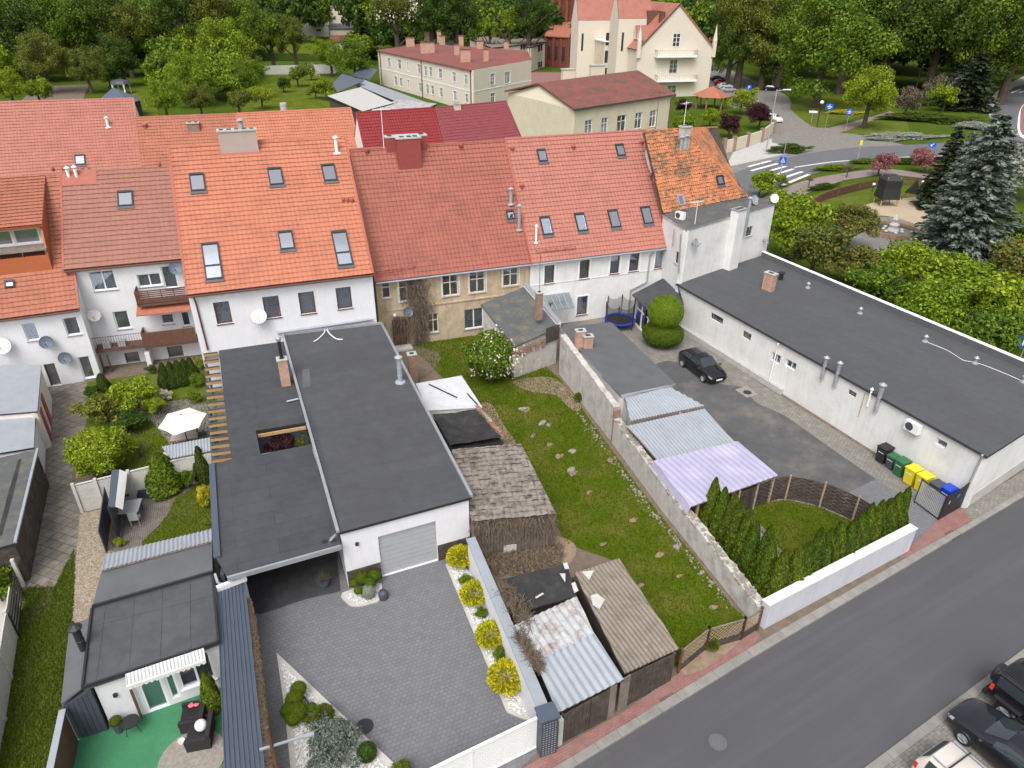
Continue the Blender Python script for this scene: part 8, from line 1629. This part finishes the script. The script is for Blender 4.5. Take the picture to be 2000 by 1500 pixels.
# large gabled building
g0 = P(1377, 181, 0); d = ray(1384, 84); k = V2(g0).dot(V2(d)) / V2(d).dot(V2(d)); zeg = (CAM + d * k).z; eg = Vector((math.cos(R(12)), math.sin(R(12)), 0)); ng = Vector((eg.y, -eg.x, 0)); g0 = V2(g0)
def GW(u, v): return on_plane(u, v, g0, Vector((-eg.y, eg.x, 0)))
gl, gr, ga_ = GW(1237, 91), GW(1384, 84), GW(1316, 3); t = thing('gabled_building', 'large ivory gabled building with two balconies and steep tiled roofs', 'building', g0); zl = min(gl.z, gr.z); gl.z = gr.z = zl
s0 = GW(1232, 160); Lg = (V2(gr) - V2(s0)).length; Ag, Bg = V2(s0), V2(gr); ap_s = V2(ga_); 
hs = [boxpx(Ag, Bg, *q) for q in ((1304, 60, 1316, 86), (1299, 112, 1312, 138), (1295, 162, 1309, 196))]
hs = [(h[0], h[1], max(.1, h[2]), h[3]) for h in hs]; mb = MB(); wall(mb, Ag, Bg, 0, zl, [h for h in hs if h[3] < zl], .4); up = [V2(gl) + UP * zl, V2(gr) + UP * zl, ga_]; up[0] = Ag + UP * zl; mb.add(up + [p - ng * .4 for p in up], [(0, 1, 2), (3, 5, 4), (0, 2, 5, 3), (1, 4, 5, 2)]); part(t, 'wall', mb, M['cream2'])
for h in hs:
    if h[3] < zl: window(t, Ag, Bg, h, kind='six')
    else:
        f = MB(); bar(f, Ag, eg, ng, h[0], h[1], h[2], h[3], .01, .06); w_ = part(t, 'window', f, M['interior']); g = MB(); m = (h[0] + h[1]) / 2
        for x0 in (h[0], m - .06, h[1] - .12): bar(g, Ag, eg, ng, x0, x0 + .12, h[2], h[3], .06, .1)
        for q in (.0, .33, .66, .96): bar(g, Ag, eg, ng, h[0], h[1], h[2] + (h[3] - h[2]) * q, h[2] + (h[3] - h[2]) * q + .1, .101, .12)
        part(w_, 'frame', g, M['whiteframe'])
for v in (106, 154):
    p, q = PW(1274, v - 2, Ag + ng * 1.8, Bg + ng * 1.8), PW(1352, v - 8, Ag + ng * 1.8, Bg + ng * 1.8); z = p.z; p, q = V2(p), V2(q); bo = part(t, 'balcony', MB().prism([p, q, q - ng * 1.78, p - ng * 1.78], z - .5, z), M['whiteframe']); rl = MB()
    for (a1, b1) in ((p, q), (p, p - ng * 1.7), (q, q - ng * 1.7)):
        rl.beam(a1 + UP * (z + 1.1), b1 + UP * (z + 1.1), .2, .15); m = max(2, int((b1 - a1).length / .5))
        for k in range(m + 1): rl.beam(a1.lerp(b1, k / m) + UP * z, a1.lerp(b1, k / m) + UP * (z + 1.1), .10)
    part(bo, 'railing', rl, M['cream2'])
dep = 32; hg = ga_.z; lo_l = Ag + UP * zl; part(t, 'side_wall', MB().prism([Ag + eg * .05 - ng * .4, Ag + eg * .45 - ng * .4, Ag + eg * .45 - ng * dep, Ag + eg * .05 - ng * dep], 0, zl), M['cream2']); part(t, 'side_wall', MB().prism([Bg - eg * .4 - ng * .4, Bg - ng * .4, Bg - ng * dep, Bg - eg * .4 - ng * dep], 0, zl), M['cream2'])
fo = -ng * dep
roof_part(t, 'roof', [lo_l + fo - eg * .4 - UP * .3, lo_l - eg * .4 - UP * .3 + ng * .3, ga_ + ng * .3 + UP * .1, ga_ + fo + UP * .1], (M['salmon'], M['wooddark']), .5, .4, seg=3); part(t, 'rear_roof', MB().slab([V2(gr) + UP * zl + ng * .3, V2(gr) + UP * zl + fo, ga_ + fo + UP * .1, ga_ + ng * .3 + UP * .1], .3), M['salmon'])
for sx in (Ag, Bg): part(t, 'pinnacle', MB().box(sx + ng * .1 + UP * (zl - 2), .8, .8, 3.5, .2).lathe(sx + ng * .1 + UP * (zl + 1.5), [(.6, 0), (.001, 3.6)], 4), M['cream2'])
for k, w_ in ((7, 3.2), (1.5, 1.2), (14, 2.0)): p = Ag.lerp(ap_s, .62) - ng * k + UP * (zl + (hg - zl) * .55); part(t, 'chimney', MB().box(p - UP * 1, w_, 1.0, 3.6, .2), M['woodbrown'])
# stair towers with small gables on the left flank
for i, (off, out, wd_, ext) in enumerate(((10, 0.2, 5.5, 6), (24, 5.5, 6.5, 5))):
    c = Ag - ng * off - eg * out; q = [c - eg * wd_ / 2 + ng * 3.2, c + eg * wd_ + ng * 3.2, c + eg * wd_ - ng * 3.2, c - eg * wd_ / 2 - ng * 3.2]; zt = zl + ext; tw_ = part(t, 'tower', MB().prism(q, 0, zt), M['cream2'])
    pk = [(q[0] + q[3]) / 2 + UP * (zt + 6.5), (q[1] + q[2]) / 2 + UP * (zt + 6.5)]; gm_ = MB(); gm_.add([q[0] + UP * zt, q[3] + UP * zt, pk[0]], [(0, 1, 2)]); part(t, 'tower_gable', gm_, M['cream2'])
    roof_part(t, 'tower_roof', [q[0] + UP * zt - eg * .1, q[1] + UP * zt, pk[1], pk[0] - eg * .1], (M['salmon'], M['wooddark']), .5, .4, seg=3); part(t, 'tower_roof', MB().slab([q[3] + UP * zt, q[2] + UP * zt, pk[1], pk[0]], .2), M['salmon'])
    f = MB(); A1, B1 = q[3], q[0]; ee = (B1 - A1).normalized(); nn_ = Vector((ee.y, -ee.x, 0))
    bar(f, q[0], eg, ng, 1.0, 1.5, zt - 7, zt - 3, .01, .08); part(t, 'window', f, M['interior'])
c = Ag - ng * 17 - eg * 1.5; lg_ = part(t, 'loggia', MB().prism([c - eg * 2.5 + ng * 3.6, c + eg * 3 + ng * 3.6, c + eg * 3 - ng * 3.6, c - eg * 2.5 - ng * 3.6], 0, zl + .5), M['cream']); lf = MB()
for j in range(3):
    for k in range(2): bar(lf, c - eg * 2.5 + ng * 3.6, eg, ng, .3 + 2.3 * k, 2.2 + 2.3 * k, 2.5 + 4 * j, 5.3 + 4 * j, .01, .05)
part(lg_, 'glazing', lf, M['interior']); part(lg_, 'roof', MB().prism([c - eg * 2.8 + ng * 3.9, c + eg * 3 + ng * 3.9, c + eg * 3 - ng * 3.6, c - eg * 2.8 - ng * 3.6], zl + .5, zl + .8), M['signwhite'])
f = MB(); sl_ = Ag + UP * 0
for k in range(4):                                       # dormer row on the main slope
    p = (lo_l - eg * .2 - ng * (1.5 + 2.2 * k) + UP * 1.6 + eg * 1.2); dm_ = part(t, 'dormer', MB().add([p - ng * .9, p + ng * .9, p + UP * 2.8, p - ng * .9 + eg * 3.2, p + ng * .9 + eg * 3.2, p + UP * 2.8 + eg * 3.6], [(0, 1, 2)], 0).add([p - ng * 1 + UP * 0, p + UP * 3, p + UP * 3 + eg * 3.6, p - ng * 1 + eg * 3.6, p + ng * 1, p + ng * 1 + eg * 3.6], [(0, 1, 2, 3), (4, 5, 2, 1)], 1), [M['cream2'], M['salmon']])
bk_ = [(862, 0)]
porch = thing('stone_annexe', 'cream side annexe with black felt roof against the large gabled building', 'annexe', V2(P(1165, 140, 0))); q = [P(1141, 116, 5.5), P(1186, 108, 6.6), P(1190, 104, 6.6), P(1160, 98, 6.6)]; part(porch, 'roof', MB().slab(q, .3), M['bitumen']); part(porch, 'wall', MB().prism([V2(p) for p in q], 0, [5.2, 6.3, 6.3, 6.3]), M['cream2'])
# brick church
ch = thing('brick_church', 'dark red brick church with steep side roof behind the cream buildings', 'church', V2(P(1085, 120, 0))); q = [P(1055, 128, 0), P(1098, 131, 0), P(1110, 100, 0), P(1070, 100, 0)]; qb = [V2(p) for p in q]; part(ch, 'aisle', MB().prism(qb, 0, 9), M['brickchurch'])
c4_ = sum(qb, Vector()) / 4; part(ch, 'aisle_roof', MB().slab([qb[0] + UP * 9 + Vector((-.6, -.6, 0)), qb[1] + UP * 9 + Vector((.3, -.6, 0)), qb[2] + UP * 13, qb[3] + UP * 13], .3), M['rust']); nv = MB().prism([qb[3].lerp(qb[0], .35), qb[2].lerp(qb[1], .35), qb[2] + Vector((0, 14, 0)), qb[3] + Vector((0, 14, 0))], 0, 26); part(ch, 'nave', nv, M['brickchurch'])
for k in range(4): p = qb[0].lerp(qb[1], k / 3); part(ch, 'buttress', MB().box(p + Vector((0, -.3, 0)), .8, 1.0, 8.4, .1), M['brickchurch']); part(ch, 'pier', MB().box(qb[3].lerp(qb[2], k / 3).lerp(p, .38) + UP * 9, .9, 1.2, 14, .1), M['brickchurch'])
for k in range(3): p = qb[0].lerp(qb[1], (k + .5) / 3) + Vector((0, -.15, 0)); part(ch, 'window', MB().box(p + UP * 2.5, 1.1, .2, 3.6, .1), M['interior'])
# tiled pavilion, garden wall of the gabled building
pvn = thing('pavilion', 'small open pavilion with hipped brown tile roof in the garden', 'pavilion', V2(P(1378, 205, 0))); c = V2(P(1378, 205, 0)); part(pvn, 'roof', MB().lathe(c, [(4.3, 2.6), (.001, 4.6)], 6), M['rust'])
for i in range(6): a_ = i * math.pi / 3; q = c + Vector((math.cos(a_), math.sin(a_), 0)) * 3.2; part(pvn, 'post', MB().beam(q, q + UP * 2.8, .25), M['brickold'])
gwl = thing('garden_wall', 'cream panelled garden wall with brick piers along the street', 'wall', V2(P(1455, 275, 0))); wp_ = [(1405, 293), (1424, 288), (1450, 280), (1478, 270), (1500, 252), (1503, 236)]; q = [V2(P(*p, 0)) for p in wp_]
for a1, b1 in zip(q[:-1], q[1:]): part(gwl, 'panel', MB().beam(a1 + UP * 1.0, b1 + UP * 1.0, .25, 2.0), M['cream']); part(gwl, 'pier', MB().box(a1, .6, .6, 2.4, .3), M['brickold'])
# picket fence of the playground
pkf = thing('picket_fence', 'curved brown picket fence round the playground', 'fence', V2(P(1690, 350, 0))); q = [V2(P(*p, 0)) for p in smoothpx([(1565, 410), (1600, 385), (1650, 368), (1700, 356), (1750, 350), (1805, 352)], False, 5)]; pk_ = MB(); rl = MB()
for a1, b1 in zip(q[:-1], q[1:]):
    m = int((b1 - a1).length / .17)
    for k in range(m): p = a1.lerp(b1, k / m); pk_.beam(p + UP * .1, p + UP * 1.15, .09, .03)
    rl.beam(a1 + UP * .35, b1 + UP * .35, .04, .08).beam(a1 + UP * .9, b1 + UP * .9, .04, .08)
part(pkf, 'pickets', pk_, M['woodbrown']); part(pkf, 'rail', rl, M['woodbrown'])
for i in range(0, len(q), 4): part(pkf, 'post', MB().box(q[i], .14, .14, 1.3), M['woodbrown'])
# play tower, fountain, frame
pt = thing('play_tower', 'playground tower wrapped in black sheeting with a draped side frame', 'play tower', V2(P(1722, 388, 0))); c = V2(P(1722, 388, 0))
for sx in (-1, 1):
    for sy in (-1, 1): part(pt, 'leg', MB().beam(c + Vector((sx * 1.0, sy * 1.0, 0)), c + Vector((sx * .8, sy * .8, 3.6)), .12), M['woodpine'])
sh = MB(); sh.add([c + Vector((x * s, y * s, z)) for z, s in ((.9, 1.15), (2.2, 1.0), (3.2, 1.05), (3.7, .7)) for x, y in ((-1, -1), (1, -1), (1, 1), (-1, 1))], [(j * 4 + i, j * 4 + (i + 1) % 4, j * 4 + 4 + (i + 1) % 4, j * 4 + 4 + i) for j in range(3) for i in range(4)] + [(12, 13, 14, 15)]); part(pt, 'sheeting', sh, M['black'])
part(pt, 'side_beam', MB().beam(c + Vector((.8, .8, 3.0)), c + Vector((4.2, 1.6, 2.9)), .12).beam(c + Vector((4.2, 1.6, 2.9)), c + Vector((5.0, .9, 0)), .1).beam(c + Vector((4.2, 1.6, 2.9)), c + Vector((3.2, 2.4, 0)), .1), M['woodbrown']); part(pt, 'side_drape', MB().slab([c + Vector((4.2, 1.6, 2.8)), c + Vector((4.9, 1.1, .9)), c + Vector((3.3, 2.2, 1.0))], .05, dirn=Vector((0, 1, 0))), M['black'])
ft = thing('fountain', 'round brick rimmed fountain basin with a pale sculpture and small rocks', 'fountain', P(1738, 442, 0)); c = P(1738, 442, 0); rF = 43 * (c - CAM).length / FPX; part(ft, 'basin_wall', MB().lathe(c, [(rF, 0), (rF, .5), (rF - .35, .5), (rF - .35, .1)], 32), M['brickold']); part(ft, 'water', MB().lathe(c, [(rF - .35, .25), (.001, .25)], 32), M['water']); part(ft, 'sculpture', MB().lathe(c, [(.7, .2), (.5, .6), (.55, .9), (.3, 1.2), (.35, 1.5), (.12, 1.9), (.001, 2.0)], 14), M['concrete'])
for k in range(7): a_ = k * .9; part(ft, 'rock', MB().sphere(c + Vector((math.cos(a_), math.sin(a_), 0)) * (1.0 + .15 * (k % 3)) + UP * .3, .22, 6, sz=.7), M['concrete'])

# ================================================================ VEHICLES
def paint(name, c): return plain(name, c, .12, .0, var=.02, fine=0, spec=.35, coat=.5)
M['pblack'] = paint('black_paint', (.010, .010, .012)); M['pnight'] = paint('night_paint', (.014, .015, .019)); M['pcream'] = paint('champagne_paint', (.56, .52, .47)); M['pred'] = paint('red_paint', (.42, .02, .02)); M['pwhite'] = paint('white_paint', (.7, .7, .72)); M['psilver'] = paint('silver_paint', (.30, .32, .34))
M['carglass'] = plain('car_glass', (.030, .040, .046), .04, 0, var=.02, fine=0, spec=.8)
#        x    low  belt  top  wb   wr
HATCH = [(0, .34, .56, .62, .72, .60), (.025, .22, .64, .72, .90, .74), (.12, .19, .76, .86, .98, .80), (.26, .18, .86, .96, 1, .82), (.44, .18, .90, 1.38, 1, .68), (.58, .18, .92, 1.43, 1, .69), (.82, .18, .95, 1.39, .99, .66), (.955, .22, .97, 1.03, .95, .74), (1, .34, .80, .86, .84, .70)]
WAGON = [(0, .34, .58, .64, .72, .60), (.025, .22, .66, .74, .90, .74), (.12, .19, .78, .86, .98, .80), (.25, .18, .88, .97, 1, .82), (.39, .18, .92, 1.40, 1, .70), (.55, .18, .93, 1.46, 1, .72), (.93, .18, .96, 1.43, .98, .70), (.99, .24, .97, 1.05, .94, .80), (1, .34, .84, .90, .88, .76)]
BOXY = [(0, .50, .95, 1.0, .78, .70), (.02, .42, 1.0, 1.06, .84, .76), (.26, .42, 1.08, 1.14, .90, .80), (.30, .42, 1.12, 1.22, .92, .80), (.36, .42, 1.14, 1.80, .92, .80), (.5, .42, 1.14, 1.86, .92, .82), (.97, .42, 1.14, 1.84, .92, .82), (.995, .44, 1.14, 1.70, .92, .80), (1, .5, 1.1, 1.2, .90, .78)]
def car(label, p, ang, tb, mat, L=4.1, W=1.72, extra='', group=None):
    t = thing('parked_car', label, 'car', (0, 0, 0), group); tb = np.array(tb); xs = tb[:, 0]
    def S(x, k):                                      # k 0..7 round the half section
        lo, be, tp, wb, wr = [np.interp(x, xs, tb[:, j]) for j in range(1, 6)]; h = W / 2
        q = [(0, lo), (wb * .86, lo), (wb * .99, lo + .16), (wb, (lo + be) / 2 + .06), (wb * .97, be), (wr + (wb - wr) * .12, tp - .07 * (tp > be + .1) - .02), (wr * .86, tp), (0, tp + .025)]
        i = int(min(k, 6.999)); f = k - i; a = q[i]; b = q[i + 1]; return Vector((L * (.5 - x), (a[0] + (b[0] - a[0]) * f) * h, a[1] + (b[1] - a[1]) * f))
    X = sorted(set(list(xs) + [round(x, 3) for x in np.linspace(0, 1, 25)])); mb = MB(); V = []
    for x in X:
        r = [S(x, k) for k in range(8)]; V += r + [Vector((v.x, -v.y, v.z)) for v in r[::-1]][1:-1]
    n = 14; F = [(i * n + j, i * n + (j + 1) % n, (i + 1) * n + (j + 1) % n, (i + 1) * n + j) for i in range(len(X) - 1) for j in range(n)] + [tuple(range(n)), tuple(range((len(X) - 1) * n, len(X) * n))[::-1]]
    body = part(t, 'body', mb.add(V, F), M[mat], smooth=True); body.modifiers.new('e', 'EDGE_SPLIT').split_angle = R(38)
    def panel(name, x0, x1, k0, k1, m_, sides=(1, -1), o=.012, par=t):
        for s in sides:
            pm = MB(); g = [[S(x0 + (x1 - x0) * i / 4, k0 + (k1 - k0) * j / 3) for j in range(4)] for i in range(5)]; c = Vector((0, 0, .6)); vs = []
            for r in g:
                for v in r: d = Vector((0, v.y, (v.z - .7) * 1.2)).normalized(); w = v + d * o + Vector((o if x0 < .3 else -o, 0, 0)) * (k0 > 5.9); vs.append(Vector((w.x, w.y * s, w.z)))
            fs = [(i * 4 + j, i * 4 + j + 1, i * 4 + j + 5, i * 4 + j + 4) for i in range(4) for j in range(3)]; part(par, name, pm.add(vs, fs), M[m_], smooth=True)
    a, b, c, d, e = tb[3][0], tb[4][0], tb[6][0], tb[7][0], tb[5][0]
    if tb is not None and max(tb[:, 3]) < 1.6:
        panel('windscreen', a + .012, b - .012, 5.9, 7, 'carglass'); panel('rear_window', c + .008, d - .012, 5.95, 7, 'carglass')
    else: panel('rear_window', .972, .994, 5.2, 7, 'carglass')
    m_ = (b + c) / 2 - .02; panel('side_window', b - .06, m_ - .008, 4.15, 4.9, 'carglass'); panel('side_window', m_ + .008, c - .01, 4.15, 4.9, 'carglass')
    if not extra: panel('headlight', .006, .07, 3.7, 4.6, 'signwhite')
    if extra == 'rear' or extra == 'jeep': panel('tail_light', .965, .995, 3.2, 4.1, 'redp', o=.02)
    else: panel('headlight', .006, .07, 3.7, 4.6, 'galv')
    r = .31 if extra != 'jeep' else .40
    for fx in (.5 - .19, -.5 + .19):
        for s in (-1, 1):
            c0 = Vector((L * fx, s * (W / 2 - .19), r)); w = part(t, 'wheel', MB().lathe(c0, [(.001, 0), (r * .9, 0), (r, .03), (r, .18), (r * .93, .215), (r * .62, .215)], 20, 0, Vector((0, s, 0))), M['black']); rm = MB().lathe(c0, [(r * .64, .212), (r * .58, .18), (.001, .19)], 20, 0, Vector((0, s, 0)))
            for i in range(5): g = i * 1.257; rm.beam(c0 + Vector((0, s * .20, 0)), c0 + Vector((math.cos(g) * r * .6, s * .205, math.sin(g) * r * .6)), .05, .02)
            part(w, 'rim', rm, M['galv'])
    for s in (-1, 1): part(t, 'mirror', MB().sphere((L * (.5 - tb[3][0] - .04), s * (W / 2 + .08), tb[3][2] + .06), .09, 8, sz=.8), M[mat])
    pl = MB(); x = L / 2 + .004 if extra in ('', 'fr') else -L / 2 - .004; pl.box((x, 0, .38), .02, .5, .11); part(t, 'number_plate', pl, M['signwhite'])
    if extra in ('', 'fr'): part(t, 'grille', MB().box((L / 2 - .03, 0, .56), .06, .75, .10), M['dark'])
    if extra == 'rear':
        for s in (-1, 1): part(t, 'roof_rail', MB().beam((L * .06, s * .60, 1.50), (-L * .42, s * .58, 1.50), .04), M['galv'])
        for x in (0, -L * .30): part(t, 'cross_bar', MB().beam((x, -.66, 1.54), (x, .66, 1.54), .05, .03), M['dark'])
    if extra == 'jeep':
        part(t, 'spare_wheel', MB().lathe(Vector((-L / 2 - .02, 0, 1.05)), [(.001, .26), (.36, .26), (.41, .2), (.41, 0), (.001, 0)], 24, 0, Vector((-1, 0, 0))), M['black'])
        rr_ = MB()
        for k in range(11): rr_.beam((L * .10, -.6 + .12 * k, 1.885), (-L * .45, -.6 + .12 * k, 1.865), .03, .02)
        part(t, 'roof_rib', rr_, M['dark']); part(t, 'bumper', MB().box((-L / 2 - .05, 0, .48), .2, 1.7, .2), M['black'])
        for s in (-1, 1):
            for fx in (.31, -.31): part(t, 'mudguard', MB().beam((L * fx + .5, s * (W / 2 + .0), .84), (L * fx - .5, s * (W / 2 + .0), .84), .22, .06), M['black'])
    t.location = V2(Vector(p)); t.rotation_euler = (0, 0, R(ang)); return t
car('small black hatchback parked in the walled courtyard', (13.63, 45.0, 0), -67, HATCH, 'pblack', 4.0, 1.66)
G_P = 'cars parked nose to tail along the street edge'
car('shiny black saloon between the boxy off-roader and the pale estate', (18.2, 15.6, 0), 118.5, HATCH, 'pnight', 4.5, 1.84, 'fr', G_P); car('pale champagne estate with silver roof rails', (15.95, 13.5, 0), -61.5, WAGON, 'pcream', 4.6, 1.78, 'rear', G_P); car('boxy black off-roader with a spare wheel on its back', (20.25, 16.7, 0), -61.5, BOXY, 'pblack', 4.2, 1.9, 'jeep', G_P)
for lab, u, v, a_, m_ in (('dark car furthest up in the row beside the gabled building', 1392, 152, 10, 'pnight'), ('red car beside the gabled building', 1399, 159, 10, 'pred'), ('upper of two white cars beside the gabled building', 1406, 166, 10, 'pwhite'), ('lower of two white cars beside the gabled building', 1412, 173, 10, 'psilver'), ('black car parked under the park trees', 1497, 169, -15, 'pblack'), ('white car behind the purple tree', 1503, 229, -75, 'pwhite')): car(lab, P(u, v, 0), a_, HATCH, m_, 4.2, 1.7, 'fr', 'distant parked cars')

# ================================================================ STREET FURNITURE
def up_h(b, au, av): d = ray(au, av); k = V2(b).dot(V2(d)) / V2(d).dot(V2(d)); return (CAM + d * k).z
def lamp(label, bu, bv, tu, tv, arm=1.6):
    b = P(bu, bv, 0); h = up_h(b, tu, tv); t = thing('street_lamp', label, 'street lamp', b); part(t, 'post', MB().tube(b, b + UP * h, .11, .07, 8), M['galv']); part(t, 'arm', MB().tube(b + UP * h, b + UP * (h + .15) + Vector((arm, 0, 0)), .06), M['galv']); part(t, 'lamp_head', MB().box(b + UP * (h + .12) + Vector((arm, 0, 0)), 1.2, .4, .12), M['signwhite'])
lamp('grey street lamp by the purple trees', 1489, 287, 1509, 169); lamp('grey street lamp in front of the tall park trees', 1778, 166, 1794, 106)
t = thing('park_lamp', 'black park lamp with white lantern near the blue signs', 'park lamp', P(1587, 238, 0)); b = P(1587, 238, 0); part(t, 'post', MB().tube(b, b + UP * 4.4, .08), M['black']); part(t, 'lantern', MB().sphere(b + UP * 4.5 + Vector((0, -.1, 0)), .35, 10), M['signwhite'])
def sign(label, bu, bv, tu, tv, shape, w_, mat, glyph=None):
    b = P(bu, bv, 0); h = up_h(b, tu, tv); t = thing('road_sign', label, 'road sign', b); part(t, 'post', MB().tube(b, b + UP * (h + .1), .04), M['galv']); n = Vector((-b.x, -b.y, 0)).normalized(); s = Vector((-n.y, n.x, 0)); c = b + n * .06 + UP * (h - w_ * .35); mb = MB()
    if shape == 'round': mb.lathe(c, [(w_ / 2, 0), (w_ / 2, .03), (.001, .03)], 20, 0, n)
    else: hh = w_ * (shape if not isinstance(shape, str) else 1); mb.slab([c - s * w_ / 2 - UP * hh / 2, c + s * w_ / 2 - UP * hh / 2, c + s * w_ / 2 + UP * hh / 2, c - s * w_ / 2 + UP * hh / 2], .03, dirn=-n)
    pl = part(t, 'plate', mb, M[mat]); g = MB(); q = lambda a, z, d=.04: c + s * a * w_ + UP * z * w_ + n * d
    L = {'P': [((-.14, -.3), (-.14, .3)), ((-.14, .26), (.12, .26)), ((.14, .28), (.14, 0)), ((.12, 0), (-.14, 0))], 'A': [((-.28, -.25), (0, .3)), ((.28, -.25), (0, .3)), ((-.28, -.22), (.28, -.22))], 'arrow': [((.2, .25), (-.2, -.2)), ((-.22, -.2), (-.22, .1)), ((-.22, -.2), (.05, -.22))], 'bar': [((-.3, 0), (.3, 0)), ((0, .08), (0, .3)), ((-.2, -.2), (.2, -.2))]}.get(glyph, [])
    for a_, b_ in L: g.beam(q(*a_), q(*b_), w_ * .09, .02, up=n)
    if L: part(pl, 'symbol', g, M['signwhite'])
    return t
sign('blue pedestrian crossing sign at the crosswalk', 1517, 335, 1521, 300, 'sq', 1.0, 'signblue', 'A'); sign('blue rectangular zone sign with white figures near the park lamp', 1604, 237, 1611, 193, .7, 1.4, 'signblue', 'bar'); sign('round blue sign at the park footpath', 1643, 244, 1648, 203, 'round', 1.2, 'signblue', 'bar'); sign('white street name plate beside the park lamp', 1576, 230, 1582, 203, .25, 1.6, 'signwhite')
sign('round blue arrow sign on the traffic island', 1808, 292, 1812, 265, 'round', 1.0, 'signblue', 'arrow'); sign('narrow yellow and blue marker sign on the road edge', 1667, 303, 1672, 266, 2.2, .35, 'yellow'); sign('blue parking sign beside the white cars', 1450, 190, 1453, 160, 'sq', 1.0, 'signblue', 'P')
t = sign('blue and yellow parking sign at the right frame edge', 1985, 700, 1999, 640, 1.0, 1.1, 'signblue', 'P')
t = thing('bare_post', 'tall grey signpost standing by the dark hedge island', 'post', P(1516, 338, 0)); b = P(1516, 338, 0); part(t, 'post', MB().tube(b, b + UP * up_h(b, 1528, 250), .05), M['galv'])
for lab, u, v in (('white globe lamp on the playground lawn', 1697, 364), ('white globe lamp beside the dark conifer', 1792, 358)):
    t = thing('globe_lamp', lab, 'lamp', P(u, v, 0)); b = P(u, v, 0); part(t, 'post', MB().tube(b, b + UP * .9, .05), M['dark']); part(t, 'globe', MB().sphere(b + UP * 1.05, .2, 10), M['signwhite'], smooth=True)
